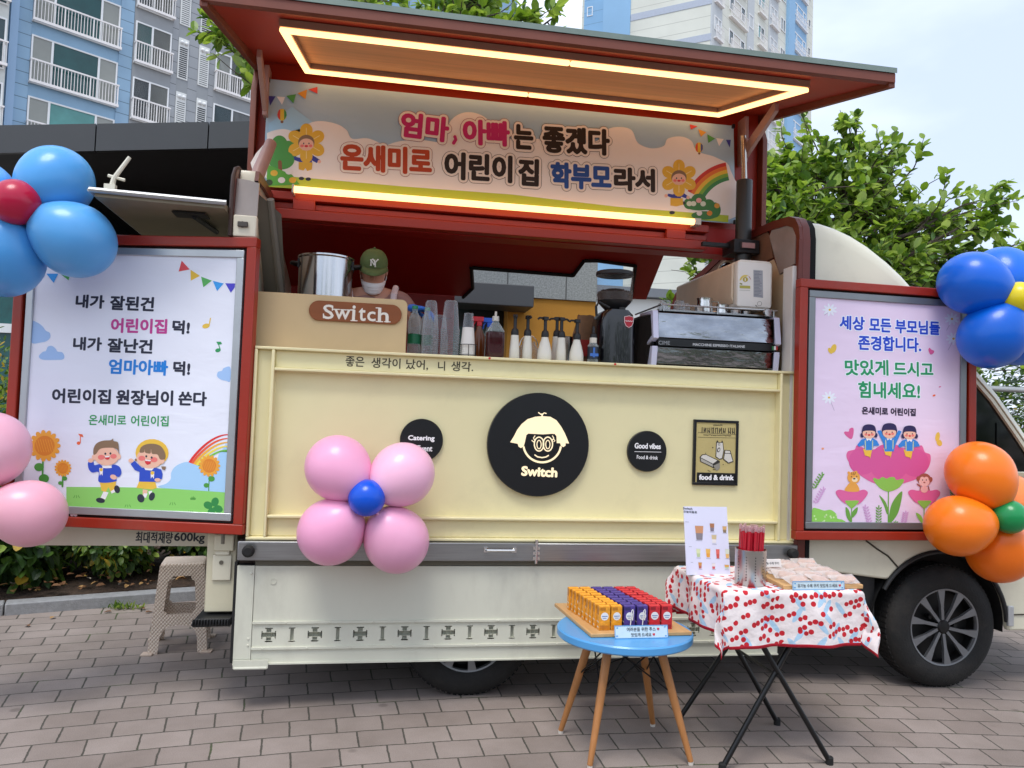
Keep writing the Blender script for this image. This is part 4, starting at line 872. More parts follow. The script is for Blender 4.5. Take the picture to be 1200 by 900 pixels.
# ================================================================== SIGN BOARDS AND PRINTS
silver = M('silver_frame', '#b4b8bb', .3, .6, var=.05); silverd = M('silver_frame_dull', '#85898c', .35, .6, var=.05)
def wrinkle(m_name, col):
    m = M(m_name, col, .4, var=.015, sc=3); n = m.node_tree.nodes; l = m.node_tree.links; b = n['Principled BSDF']
    z = n.new('ShaderNodeTexNoise'); z.inputs['Scale'].default_value = 5; z.inputs['Detail'].default_value = 3; z.inputs['Distortion'].default_value = .4
    t = n.new('ShaderNodeTexCoord'); mp = n.new('ShaderNodeMapping'); mp.inputs['Scale'].default_value = (.6, 1, 1.6); mp.inputs['Rotation'].default_value = (0, R(20), 0); l.new(t.outputs['Object'], mp.inputs[0]); l.new(mp.outputs[0], z.inputs['Vector'])
    bp = n.new('ShaderNodeBump'); bp.inputs['Strength'].default_value = .16; bp.inputs['Distance'].default_value = .03; l.new(z.outputs[0], bp.inputs['Height']); l.new(bp.outputs[0], b.inputs['Normal']); return m
def board(name, label, O, ang, w, z0, z1, print_m, frame_m, red_w=.047, gap=.013, sil=.036):
    ex = Vector((math.cos(ang), math.sin(ang), 0)); nrm = Vector((math.sin(ang), -math.cos(ang), 0)); O = Vector((O[0], O[1], 0))
    t = thing(name, label, 'sign board', (O.x, O.y, z0))
    def bx(g, a, b, c, d, o0, o1): g.obox(O+ex*a+nrm*o0+Vector((0, 0, c)), ex*(b-a), nrm*(o1-o0), (0, 0, d-c))
    def ring(g, a, b, c, d, wd, o0, o1):
        bx(g, a, b, d-wd, d, o0, o1); bx(g, a, b, c, c+wd, o0, o1); bx(g, a, a+wd, c+wd, d-wd, o0, o1); bx(g, b-wd, b, c+wd, d-wd, o0, o1)
    g = G(); ring(g, 0, w, z0, z1, red_w, -.05, 0); fr = obj('red_frame', g, M('frame_red', '#9a2711', .38, var=.08, sc=4, dirt=.22, rvar=.1), t, bevel=.004)
    g = G(); bx(g, .01, w-.01, z0+.01, z1-.01, -.055, -.03); obj('back_panel', g, M('back_dark', '#241210', .6), t)
    k = red_w+gap
    g = G(); ring(g, k, w-k, z0+k, z1-k, sil, -.03, -.006); obj('silver_frame', g, frame_m, t, bevel=.003)
    k += sil-.002
    g = G(); bx(g, k, w-k, z0+k, z1-k, -.029, -.016); ps = obj('poster', g, print_m, t)
    return t, ps, ex, O-nrm*.016*1+nrm*0, k
pL = wrinkle('poster_white', '#ebeefa')
aL = -R(13.67); wL = 1.18
OL = (-1.36-math.cos(R(13.67))*wL, -.03+math.sin(R(13.67))*wL)
lb, lp, exL, oL, kL = board('sign_board', 'white poster in a red frame with two running children, left of counter', OL, aL, wL, .81, 2.196, pL, silver)
A = Art((oL.x, oL.y, .8), exL, (0, 0, 1)); A.crop(0, 0, 1)
blk_i = ink('#20243a'); pk = ink('#c43d92'); bl_i = ink('#1280d8'); gn = ink('#2f9a58')
for s_, a, b_, h, m in (('내가', (88.8, 352.8), (122.5, 354), 16, blk_i), ('잘된건', (129, 354.6), (180.7, 356.7), 17, blk_i), ('어린이집', (130, 381.2), (196, 382.7), 17.5, pk), ('덕!', (202, 383), (222.5, 384), 16.5, blk_i),
        ('내가', (85.8, 402.5), (119.5, 403.4), 16, blk_i), ('잘난건', (126, 404.3), (178.8, 406.3), 17, blk_i), ('엄마아빠', (127.5, 429.2), (197, 431.4), 18, bl_i), ('덕!', (203, 431.4), (223, 432), 17, blk_i),
        ('어린이집', (61, 463.5), (130, 465), 17.5, blk_i), ('원장님이', (136, 465.3), (203, 466.6), 18, blk_i), ('쏜다', (209, 466.8), (242.5, 467.6), 17, blk_i)):
    A.text(s_, a, b_, h, m, .72, off=0, l=2)
A.text('온새미로', (104, 492), (148, 492.6), 12.5, gn, .3, off=0, l=2); A.text('어린이집', (153.5, 492.8), (197.7, 493.6), 12.5, gn, .3, off=0, l=2)
A.build('lettering', lp)
def bunting(A, tris, cols):
    for p, c in zip(tris, cols): A.poly(p, c)
rd, yl, grn, bu, pu = ink('#e04a52'), ink('#ecc13f'), ink('#57b25c'), ink('#38a0ee'), ink('#4a44c8')
A.crop(220, 260, 9)
bunting(A, [[(30, 505), (130, 570), (33, 620)], [(142, 578), (255, 620), (165, 690)], [(265, 622), (380, 650), (310, 730)], [(397, 648), (500, 650), (497, 690), (455, 748)]], [yl, grn, bu, pu])
A.crop(0, 270, 4); bunting(A, [[(852, 142), (890, 183), (838, 193)], [(218, 203), (274, 203), (252, 246)], [(282, 203), (331, 200), (322, 234)], [(196, 210), (212, 203), (206, 220)]], [rd, bu, grn, pu])
A.build('bunting', lp)
cl_m = ink('#a3c6f2'); A.crop(0, 270, 4)
A.l = 1
A.blob([(148, 430), (175, 432), (200, 450), (215, 470), (233, 480), (236, 500), (222, 517), (195, 525), (146, 523)], cl_m); A.build('cloud', lp)
A.blob([(183, 590), (200, 570), (215, 565), (225, 545), (245, 542), (262, 556), (270, 568), (292, 572), (302, 590), (296, 604), (270, 607), (200, 606)], cl_m)
A.blob([(1080, 642), (1050, 645), (1040, 658), (1022, 664), (1018, 684), (1035, 699), (1060, 705), (1079, 706)], cl_m)
A.build('cloud', lp)
A.crop(0, 270, 4); A.l = 2
ym = ink('#e6c04a'); A.ell(966, 448, 18, 11, ym, -15); A.line([(980, 446), (987, 412)], 5, ym); A.build('music_note', lp)
gm = ink('#2e9a5c'); A.ell(1022, 562, 13, 9, gm, -15); A.line([(1033, 560), (1022, 525)], 4, gm); A.poly([(1014, 522), (1036, 522), (1041, 533), (1022, 536)], gm); A.build('music_note', lp)
A.crop(80, 500, 6); om = ink('#ee6a3c'); A.ell(73, 116, 13, 12, om); A.line([(85, 114), (86, 56)], 6, om); A.poly([(70, 50), (100, 54), (108, 74), (84, 68)], om)
A.build('music_note', lp)
# field, cloud and rainbow
A.crop(80, 500, 6); A.l = 1; gr1 = ink('#8fd46a'); gr2 = ink('#4f9a3e'); skb = ink('#a9d3f6')
A.blob([(655, 430), (690, 400), (720, 370), (725, 320), (760, 275), (830, 248), (900, 260), (960, 300), (1040, 250), (1060, 190), (1085, 160), (1118, 140), (1108, 466)], skb)
for k, c_ in enumerate(('#e0322f', '#f0603a', '#f6b63e', '#f5e04e', '#7ac74f')):
    r0 = 1-.062*k; P_ = []
    for q in range(15):
        t = q/14; P_.append((845+k*17+(1122-845-k*17)*t, 250+k*6-(198-k*21)*math.sin(t*1.5708)**.85))
    Q_ = [(x+17, y+6) for x, y in P_]
    A.poly(P_+[(1122, P_[-1][1]+19)]+Q_[::-1][1:], ink(c_))
A.poly([(-12, 423), (400, 426), (700, 434), (1108, 462), (1100, 636), (560, 622), (-12, 612)], gr1, 8)
for x, y in ((60, 490), (420, 555), (735, 540), (860, 598)):
    for d in (-20, 0, 20): A.line([(x+d*.6, y-6), (x+d, y+10)], 4, gr2, 9)
for x, y in ((165, 575), (878, 502), (640, 618)): A.poly([(x-20, y-4), (x-12, y+2), (x-8, y-12), (x, y), (x+2, y-18), (x+8, y), (x+14, y-12), (x+14, y+4), (x+22, y-4), (x+18, y+12), (x-18, y+12)], gr2, 9)
for a in range(0, 360, 90): A.ell(1020+38*math.cos(R(a-70)), 565+38*math.sin(R(a-70)), 32, 26, ink('#2f8a44'), a-70, l=10+a/400)
A.line([(1022, 565), (1030, 632)], 5, ink('#2f8a44'), 11)
for a in range(0, 360, 60): A.ell(40+20*math.cos(R(a)), 600+16*math.sin(R(a)), 18, 14, ink('#ece6ee'), a, l=10+a/400)
A.build('meadow', lp)
# sunflowers
A.l = 9; st_g = ink('#4c9a3c'); or1, or2 = ink('#f0a83a'), ink('#e0852a')
def sunflower(x, y, r, stem, leaves):
    A.line(stem, 6, st_g, 8)
    for lx, ly, ls in leaves: A.ell(lx, ly, ls, ls*.85, st_g, l=8.5)
    for a in range(0, 360, 24): A.ell(x+r*.86*math.cos(R(a)), y+r*.86*math.sin(R(a)), r*.22, r*.16, or1, a, l=9+a/900, n=10)
    A.ell(x, y, r*.88, r*.88, or1, l=10); A.ell(x, y, r*.68, r*.68, or2, l=11)
    for i in range(-3, 4): A.line([(x+i*r*.17-r*.12, y-r*.42), (x+i*r*.17+r*.12, y+r*.42)], r*.035, or1, 12)
A.crop(0, 460, 3); sunflower(158, 187, 52, [(152, 238), (150, 300), (152, 320)], [(138, 262, 17), (155, 302, 18)]); A.build('sunflower', lp); sunflower(222, 266, 28, [(222, 292), (220, 330)], [(228, 302, 9), (213, 318, 8)]); A.build('sunflower', lp); 
A.crop(80, 500, 6); sunflower(993, 275, 72, [(992, 345), (988, 450)], [(1008, 366, 23), (972, 412, 19)])
A.build('sunflower', lp)
def kid(A, hx, hy, hr, parts): 
    for q in parts: q()
skin = ink('#f2c0a6'); cheek = ink('#ee7d76'); blu = ink('#2a4fc4'); ylw = ink('#efc244'); navy = ink('#2b3340'); wht = ink('#f4f2f2'); hair = ink('#8a6f55'); mouth = ink('#d8323a')
# running boy
A.l = 10
A.poly([(222, 385), (338, 380), (332, 440), (300, 458), (285, 425), (265, 460), (235, 450)], ylw); A.poly([(250, 455), (285, 462), (262, 512), (228, 500)], wht); A.ell(228, 518, 32, 18, navy, 10); A.poly([(300, 455), (325, 440), (332, 460), (306, 470)], wht); A.ell(345, 440, 20, 28, navy, -15)
A.blob([(142, 250), (178, 248), (186, 270), (222, 264), (250, 282), (300, 280), (318, 266), (360, 280), (376, 320), (360, 352), (330, 350), (336, 384), (220, 390), (216, 320), (170, 322), (145, 295)], blu); A.ell(160, 238, 19, 15, skin); A.ell(320, 354, 24, 17, skin, 20)
A.poly([(240, 275), (305, 272), (308, 290), (270, 292), (245, 290)], wht); A.poly([(220, 290), (248, 290), (243, 345), (234, 330), (224, 345)], wht); A.ell(234, 302, 12, 12, ylw)
A.ell(184, 215, 16, 20, skin); A.ell(358, 210, 14, 20, skin); A.ell(272, 205, 88, 68, skin); A.blob([(180, 195), (182, 150), (205, 115), (250, 98), (300, 95), (318, 84), (322, 100), (352, 110), (358, 150), (360, 195), (345, 158), (300, 148), (230, 155), (200, 190)], hair)
A.ell(235, 215, 24, 18, cheek); A.ell(322, 208, 22, 17, cheek); A.ell(264, 190, 7, 8, navy); A.ell(300, 188, 7, 8, navy); A.poly([(258, 208), (298, 205), (292, 228), (276, 233), (263, 226)], mouth); A.poly([(260, 208), (296, 205), (292, 214), (264, 216)], wht)
A.build('running_boy', lp); A.l = 10
A.ell(590, 185, 116, 98, ylw)
A.poly([(500, 385), (612, 385), (624, 430), (590, 442), (480, 430)], ylw); A.poly([(525, 440), (560, 445), (552, 490), (525, 500)], skin); A.poly([(535, 468), (560, 470), (548, 500), (520, 496)], wht); A.ell(512, 503, 25, 30, navy, -20); A.poly([(565, 455), (590, 450), (594, 480), (574, 490)], wht); A.ell(590, 490, 20, 30, navy, 20)
A.poly([(440, 262), (468, 240), (520, 290), (560, 285), (620, 290), (655, 300), (666, 335), (660, 368), (625, 368), (618, 388), (500, 385), (503, 318), (470, 305)], blu); A.ell(443, 238, 18, 15, skin); A.ell(478, 233, 9, 9, hair); A.ell(630, 374, 21, 13, skin)
A.poly([(530, 280), (605, 290), (590, 308), (545, 304)], wht); A.poly([(582, 315), (608, 315), (604, 366), (593, 350), (583, 364)], wht); A.ell(594, 325, 13, 13, ylw)
A.poly([(655, 278), (690, 280), (682, 304), (664, 300)], hair); A.ell(575, 222, 92, 72, skin); A.ell(660, 240, 20, 20, skin); A.blob([(505, 180), (515, 145), (550, 124), (600, 120), (650, 135), (682, 180), (682, 225), (650, 230), (630, 196), (592, 190), (585, 158), (580, 188), (545, 182), (540, 160), (535, 180)], hair)
A.ell(520, 222, 24, 18, cheek); A.ell(606, 232, 25, 18, cheek); A.ell(552, 208, 7, 8, navy); A.ell(590, 217, 7, 8, navy); A.poly([(540, 228), (588, 234), (580, 262), (560, 268), (545, 256)], mouth); A.poly([(543, 229), (586, 235), (582, 243), (546, 240)], wht)
A.build('running_girl', lp)

# right board
pR = wrinkle('poster_pink', '#ead6ee')
rb_, rp_, exR, oR, kR = board('sign_board', 'pink poster in a red frame with a big pink flower, beside the cab', (1.372, -.085), R(1.03), 1.06, .817, 2.172, pR, silverd, .045, .012, .036)
A = Art((oR.x, oR.y, .8), exR, (0, 0, 1)); A.crop(950, 340, 5.6235)
bl2 = ink('#1646c8'); gr3 = ink('#12935c'); hal = ink('#eef0fa')
for s_, a, b_, h, m in (('세상', (190, 212), (356, 222), 94, bl2), ('모든', (385, 228), (530, 235), 92, bl2), ('부모님들', (556, 238), (852, 252), 94, bl2), ('존경합니다.', (312, 345), (728, 362), 100, bl2),
        ('맛있게', (224, 510), (512, 512), 106, gr3), ('드시고', (545, 518), (808, 524), 98, gr3), ('힘내세요!', (312, 655), (720, 666), 112, gr3)):
    A.text(s_, a, b_, h, hal, 3.6, 6.5, l=1, off=0); A.text(s_, a, b_, h, m, 3.6, l=3, off=0)
A.text('온새미로', (336, 793), (510, 800), 52, ink('#2b1a3a'), 2, l=2); A.text('어린이집', (526, 800), (692, 806), 52, ink('#2b1a3a'), 2, l=2); A.build('lettering', rp_)
A.crop(950, 480, 6.429); A.l = 1; pet = ink('#d8599a'); petl = ink('#e0669f'); lg = ink('#8cc452'); dg = ink('#6aa544'); lil = ink('#d7a7d6')
A.line([(585, 600), (584, 868)], 9, dg); A.blob([(690, 618), (640, 660), (600, 740), (588, 860), (640, 810), (670, 740)], dg); A.blob([(515, 645), (560, 690), (582, 750), (575, 790), (550, 720)], dg)
A.blob([(330, 300), (345, 270), (380, 280), (440, 300), (520, 290), (560, 260), (620, 255), (660, 280), (720, 290), (780, 285), (835, 270), (860, 320), (900, 340), (900, 400), (870, 460), (800, 520), (680, 560), (600, 570), (480, 555), (380, 500), (310, 430), (270, 360), (280, 315)], petl)
A.ell(390, 390, 105, 100, pet, 20); A.ell(785, 400, 105, 105, pet, -20); A.ell(590, 400, 150, 145, pet)
A.blob([(470, 530), (480, 515), (510, 525), (540, 508), (570, 520), (600, 508), (630, 510), (645, 530), (690, 522), (700, 540), (660, 590), (585, 618), (520, 590)], lg)
for cx, lf in ((307, 1), (852, -1)):
    A.line([(cx, 730), (cx, 868)], 7, dg); 
    if lf == 1: A.blob([(262, 735), (290, 765), (306, 850), (270, 810)], dg); A.blob([(352, 735), (345, 780), (310, 815), (312, 770)], dg)
    else: A.blob([(790, 778), (830, 800), (855, 866), (820, 840)], lg)
    A.blob([(cx-120, 625), (cx-95, 603), (cx-45, 610), (cx, 600), (cx+50, 610), (cx+95, 603), (cx+122, 630), (cx+80, 690), (cx+40, 715), (cx-35, 712), (cx-85, 680)], petl); A.blob([(cx-50, 690), (cx, 685), (cx+55, 690), (cx+10, 740), (cx-10, 738)], lg)
A.build('flower', rp_); A.l = 12
gbush = ink('#8fd05a')
A.blob([(12, 750), (50, 745), (100, 760), (150, 755), (190, 785), (200, 820), (240, 830), (258, 866), (12, 868)], gbush); A.blob([(345, 868), (355, 852), (390, 850), (420, 856), (428, 868)], gbush)
for k in range(12): A.ell(random.uniform(25, 200), random.uniform(790, 855), 7, 7, ink('#cdecaa'), l=14, n=8)
def sprig(x0, y0, x1, y1, c, n=6, s=13):
    A.line([(x0, y0), (x1, y1)], 3, c, 12)
    for i in range(n):
        t = (i+.5)/n; x = x0+(x1-x0)*t; y = y0+(y1-y0)*t
        for d in (-1, 1): A.ell(x+d*s, y-s*.6, s, s*.42, c, -d*42, l=12.5, n=10)
    A.ell(x1, y1-s*.8, s*.4, s*.9, c, l=12.5, n=10); A.build('sprig_print', rp_); A.l = 12
A.build('bush_print', rp_); A.l = 12
sprig(20, 600, 85, 490, dg); sprig(35, 710, 95, 600, lil); sprig(440, 860, 410, 735, lil); sprig(510, 866, 512, 740, dg); sprig(700, 860, 715, 780, lil); sprig(640, 868, 640, 850, dg, 2, 10); sprig(1070, 660, 1060, 575, dg, 5, 12)
A.l = 2
ht = ink('#db5f98'); A.blob([(252, 178), (258, 165), (285, 165), (292, 145), (312, 136), (324, 150), (318, 200), (304, 222), (275, 205)], ht); A.ell(955, 205, 17, 36, ym, 10); A.ell(968, 250, 20, 26, ym, -30); A.ell(90, 294, 10, 8, ink('#f0a27c'))
A.crop(950, 340, 5.6235); A.blob([(775, 395), (782, 380), (795, 392), (812, 400), (808, 415), (788, 424)], ht); A.ell(150, 385, 18, 30, ym, 20); A.ell(128, 400, 12, 22, ym, -30); A.ell(812, 694, 10, 6, om, -20); A.ell(850, 637, 8, 4, ht, -20)
for cx, cy, a0 in ((120, 708, 0), (930, 190, 30), (125, 130, 60), (940, 320, 10)):
    for a in range(0, 360, 40): A.ell(cx+26*math.cos(R(a+a0)), cy+20*math.sin(R(a+a0)), 24, 8, ink('#eef0fb'), a+a0, l=3+a/900, n=10)
    A.ell(cx, cy, 8, 7, ym, l=5); A.line([(cx+5, cy+10), (cx+35, cy+85)] if cx < 130 and cy > 500 else [(cx, cy+10), (cx-35, cy+75 if cy > 150 else cy+35)], 3, ink('#b9a9c4'), 2)
A.build('petal_print', rp_)
A.crop(950, 480, 6.429); A.l = 20; hk = ink('#231d52'); shirt = ink('#2f86d8')
for hx, hy, r, up in ((436, 165, 52, 0), (590, 160, 56, 1), (742, 172, 50, 0)):
    A.poly([(hx-45, hy+130), (hx+25, hy+130), (hx+10, hy+205), (hx+5, hy+190), (hx-30, hy+180)], ylw)
    if up: A.poly([(hx-90, hy), (hx-65, hy-5), (hx-30, hy+55), (hx+35, hy+55), (hx+70, hy-5), (hx+92, hy+5), (hx+50, hy+95), (hx+32, hy+155), (hx-35, hy+155), (hx-45, hy+95)], shirt)
    else: A.poly([(hx-88, hy+100), (hx-55, hy+60), (hx-20, hy+50), (hx+30, hy+50), (hx+62, hy+70), (hx+80, hy+105), (hx+35, hy+110), (hx+28, hy+140), (hx-30, hy+140), (hx-35, hy+100), (hx-75, hy+115)], shirt)
    A.poly([(hx-25, hy+42), (hx+25, hy+42), (hx+14, hy+72), (hx, hy+60), (hx-14, hy+72)], wht)
    for d in (-1, 1): A.line([(hx+d*28, hy+70), (hx+d*26, hy+135)], 7, ink('#c9cf9a'))
    A.ell(hx, hy, r*1.05, r*1.02, hk if not up else hk)
    if not up:
        for d in (-1, 1): A.ell(hx+d*r*.98, hy+28, 14, 18, hk)
    A.ell(hx, hy+14, r*.92, r*.74, skin); A.blob([(hx-r, hy), (hx-r*.8, hy-r*.8), (hx, hy-r*1.05), (hx+r*.8, hy-r*.8), (hx+r, hy), (hx+r*.5, hy-6), (hx-r*.5, hy-6)], hk)
    for d in (-1, 1): A.ell(hx+d*24, hy+22, 11, 9, cheek); A.ell(hx+d*20, hy+10, 4, 5, navy)
    A.ell(hx, hy+26, 9, 7, mouth); A.build('child_figure', rp_); A.l = 20
A.l = 20; A.l = 14
lion = ink('#eaa64a'); A.blob([(258, 612), (275, 570), (300, 550), (345, 560), (362, 615)], lion); A.ell(285, 475, 10, 10, lion); A.ell(340, 470, 10, 10, lion); A.ell(322, 512, 48, 46, lion); A.ell(330, 528, 22, 17, ink('#f3dcb4')); A.ell(326, 520, 9, 6, navy); A.ell(305, 505, 4, 5, navy); A.ell(345, 503, 4, 5, navy)
for q in (-14, 0, 14): A.line([(320+q, 474), (318+q*.7, 490)], 5, ink('#8a5a2c'))
A.build('animal_figure', rp_); A.l = 14
mb = ink('#a35a4c'); A.line([(800, 560), (825, 580), (822, 615)], 9, mb); A.line([(885, 580), (892, 612)], 9, mb); A.ell(808, 520, 14, 18, mb); A.ell(902, 525, 14, 18, mb); A.ell(855, 528, 50, 48, mb); A.ell(853, 545, 40, 34, ink('#f4c3bd')); A.ell(838, 522, 17, 17, ink('#f4c3bd')); A.ell(868, 522, 17, 17, ink('#f4c3bd')); A.ell(840, 530, 4, 5, navy); A.ell(868, 530, 4, 5, navy); A.ell(853, 548, 8, 5, mb); A.ell(852, 600, 28, 26, ink('#f0b7b4'))
A.build('animal_figure', rp_)

# banner on the inside of the raised wing
bn = thing('banner', 'long printed banner with rainbow and flower children, hung inside the raised wing', 'banner', (-.07, .6, 2.62))
bm_ = wrinkle('banner_cloth', '#a9c9de')
bc = [(-1.445, 2.622), (1.332, 2.622), (1.305, 3.228), (-1.445, 3.218)]
g = G(); NX, NZ = 40, 8; vs = []
for i in range(NX+1):
    for j in range(NZ+1):
        u, v = i/NX, j/NZ; x = (bc[0][0]*(1-u)+bc[1][0]*u)*(1-v)+(bc[3][0]*(1-u)+bc[2][0]*u)*v; z = (bc[0][1]*(1-u)+bc[1][1]*u)*(1-v)+(bc[3][1]*(1-u)+bc[2][1]*u)*v
        vs.append((x, .60+.002*math.sin(u*19)*math.sin(v*3.1), z))
q_ = [(i*(NZ+1)+j, (i+1)*(NZ+1)+j, (i+1)*(NZ+1)+j+1, i*(NZ+1)+j+1) for i in range(NX) for j in range(NZ)]
g.add(vs, q_); cloth = obj('banner_cloth', g, bm_, bn)
g = G()
for x, z in ((-1.44, 3.21), (-1.44, 2.63), (1.30, 3.222), (1.325, 2.63)): g.box(x-.008, x+.008, .585, .60, z-.012, z+.012); g.path([(x, .6, z), (x+(.03 if x > 0 else -.03), .63, z+.02)], .003, 5)
pieces('cable_tie', g, blackp, bn)
A = Art((0, .5965, 2.6), (1, 0, 0), (0, 0, 1)); A.STEP = .0002
cloud = ink('#f3eee8'); A.crop(300, 80, 4); A.l = 1
A.blob([(52, 330), (60, 300), (130, 285), (200, 300), (250, 258), (310, 248), (380, 262), (425, 290), (450, 330), (520, 328), (580, 350), (600, 365), (660, 345), (760, 335), (880, 350), (880, 330), (910, 250), (960, 212), (1020, 208), (1080, 235), (1110, 290), (1180, 330), (1300, 330), (1500, 340), (1600, 340), (1640, 290), (1700, 275), (1760, 290), (1790, 350), (1850, 375), (1910, 365), (1930, 330), (1990, 320), (2040, 340), (2070, 390), (2160, 420), (2225, 480), (2215, 710), (1200, 612), (60, 520)], cloud)
A.poly([(190, 510), (700, 555), (1200, 592), (1700, 650), (2215, 690), (2213, 722), (1200, 640), (52, 555), (50, 500)], ink('#b7cc3d'))
A.poly([(60, 260), (170, 180), (330, 300), (300, 262), (220, 300), (60, 320)], ink('#a3d0ea'), .5)
A.build('banner_scenery', cloth)
A.crop(300, 80, 4); A.l = 4
tg = ink('#4f9f4a'); A.ell(110, 365, 40, 50, tg); A.ell(150, 390, 45, 50, tg); A.ell(85, 410, 32, 55, tg); A.ell(120, 430, 60, 45, tg); A.line([(112, 440), (115, 500)], 18, ink('#8a5a3a')); A.poly([(52, 450), (100, 470), (170, 500), (205, 545), (52, 552)], ink('#5fae3f'))
for x, y, c_ in ((85, 492, '#e9b93c'), (120, 525, '#f2ece4'), (172, 525, '#e9b93c'), (155, 485, '#f2ece4'), (62, 536, '#3c4a2c')): A.ell(x, y, 17, 14, ink(c_))
A.build('tree_picture', cloth); A.l = 4
A.ell(122, 218, 22, 28, ink('#e9c43f')); A.poly([(100, 218), (106, 198), (114, 192), (114, 244), (104, 234)], ink('#d9433f')); A.poly([(132, 192), (142, 206), (144, 222), (132, 244)], ink('#3f9a54')); A.ell(122, 252, 7, 6, ink('#8a5a3a')); A.build('air_balloon_picture', cloth); A.l = 4
bunting(A, [[(58, 130), (92, 132), (66, 176)], [(97, 133), (136, 136), (122, 172)], [(142, 130), (188, 122), (175, 165)], [(195, 118), (240, 100), (232, 146)], [(244, 100), (288, 88), (288, 120)]], [ink('#3b3f9c'), wht, ink('#4fa04f'), ink('#e09a35'), ink('#d9433f')]); A.build('bunting', cloth); A.l = 4
A.crop(580, 110, 4)
for k, c_ in enumerate(('#d23a2f', '#e7792f', '#eec23a', '#7fb03a', '#3f8a4a')):
    r0, r1 = 255-k*17, 255-(k+1)*17; cx, cy = 1130, 572; ang = [R(a) for a in range(207, 262, 4)]
    A.poly([(cx+r0*math.cos(t), cy+r0*math.sin(t)) for t in ang]+[(cx+r1*math.cos(t), cy+r1*math.sin(t)) for t in reversed(ang)], ink(c_), 3+k*.1)
A.build('rainbow_picture', cloth); A.l = 4
bg_ = ink('#3f7f3f')
for x, y, rx, ry in ((910, 515, 26, 26), (955, 500, 36, 32), (1000, 520, 30, 26), (960, 525, 70, 22), (1030, 545, 28, 36), (980, 570, 60, 20)): A.ell(x, y, rx, ry, bg_)
for x, y, c_ in ((955, 500, '#e9a8a0'), (930, 515, '#d9e0c8'), (975, 516, '#d9e0c8'), (910, 515, '#d9e0c8'), (1040, 525, '#d9a03a'), (1005, 560, '#e08a2c'), (957, 560, '#e9e2da')): A.ell(x, y, 13, 12, ink(c_))
A.build('bush_picture', cloth); A.l = 4
A.ell(957, 252, 19, 24, ink('#e9c43f')); A.poly([(940, 250), (944, 234), (950, 229), (950, 274), (942, 266)], ink('#d9433f')); A.poly([(964, 230), (974, 242), (974, 260), (964, 274)], ink('#3d5aa8')); A.ell(957, 280, 5, 5, ink('#8a5a3a')); A.build('air_balloon_picture', cloth); A.l = 4
bunting(A, [[(912, 143), (950, 152), (918, 168)], [(952, 165), (990, 180), (965, 202)], [(995, 190), (1032, 210), (1000, 230)], [(1036, 208), (1072, 212), (1050, 246)], [(1082, 216), (1105, 216), (1100, 252)]], [ink('#d9433f'), ink('#e0a035'), ink('#4fa04f'), wht, ink('#3b3f9c')])
A.build('bunting', cloth)
def flower_kid(cx, cy, r, hairtop, body):
    pm = ink('#e9b93c')
    for a in range(-90, 270, 60): A.ell(cx+r*.95*math.cos(R(a)), cy+r*.95*math.sin(R(a)), r*.55, r*.48, pm, a, l=6+(a+90)/900); A.line([(cx+r*.62*math.cos(R(a)), cy+r*.62*math.sin(R(a))), (cx+r*1.15*math.cos(R(a)), cy+r*1.15*math.sin(R(a)))], 3, ink('#f6e2a0'), 7)
    A.poly(body[0], ink('#33409a'), 5.5); A.poly(body[1], ink('#e3b43a'), 5.6)
    for x, y in body[2]: A.ell(x, y, 13, 8, navy, l=5.4)
    for x, y in body[3]: A.ell(x, y, 8, 8, skin, l=5.7)
    A.ell(cx, cy-r*.06, r*.62, r*.58, hair, l=8); A.ell(cx, cy+r*.1, r*.56, r*.46, skin, l=9)
    for d in (-1, 1): A.ell(cx+d*r*.32, cy+r*.2, r*.14, r*.11, cheek, l=10); A.ell(cx+d*r*.2, cy+r*.02, 3, 4, navy, l=10)
    A.ell(cx, cy+r*.22, r*.14, r*.09, mouth, l=10)
A.crop(300, 80, 4); flower_kid(236, 352, 62, 1, ([(215, 405), (262, 405), (300, 430), (285, 445), (262, 432), (262, 442), (205, 440), (165, 425), (172, 412), (205, 420)], [(200, 440), (265, 442), (262, 475), (240, 482), (232, 468), (222, 480), (200, 474)], [(213, 517), (245, 520)], [(158, 420), (297, 438)])); A.build('flower_child', cloth)
A.crop(580, 110, 4); flower_kid(862, 395, 58, 1, ([(852, 452), (880, 462), (905, 480), (900, 492), (872, 482), (872, 490), (828, 488), (805, 478), (812, 468), (835, 472)], [(822, 488), (880, 490), (882, 520), (850, 528), (822, 524)], [(830, 557), (880, 512)], [(802, 478), (905, 486)]))
A.build('flower_child', cloth)
def btext(s_, a, b_, h, col, outline):
    A.text(s_, a, b_, h, ink(outline), 6.2, 13, l=11, off=0); A.text(s_, a, b_, h, ink('#efe6dc'), 6.2, 11, l=13.5, off=0); A.text(s_, a, b_, h, ink(col), 6.2, l=16, off=0)
A.crop(300, 80, 4)
btext('엄마', (678, 262), (905, 292), 122, '#c4236f', '#8a1f4a'); btext('아빠', (968, 298), (1190, 310), 122, '#c4236f', '#8a1f4a')
A.line([(932, 322), (936, 335), (926, 352)], 16, ink('#c4236f'), 18); A.line([(932, 322), (936, 335), (926, 352)], 34, ink('#efe6dc'), 13)
A.crop(580, 110, 4); btext('는', (88, 200), (180, 206), 118, '#231815', '#3a2018'); btext('좋겠다', (222, 212), (538, 230), 128, '#231815', '#3a2018')
A.crop(300, 80, 4); btext('온새미로', (395, 415), (825, 440), 130, '#b8421c', '#8a2f1c'); btext('어린이', (882, 455), (1202, 476), 132, '#231815', '#3a2018')
A.crop(580, 110, 4); btext('집', (108, 365), (206, 372), 130, '#231815', '#3a2018'); btext('학부모', (260, 380), (546, 394), 124, '#1c4f9c', '#2c2018'); btext('라서', (556, 398), (750, 408), 112, '#231815', '#3a2018')
A.build('lettering', cloth)

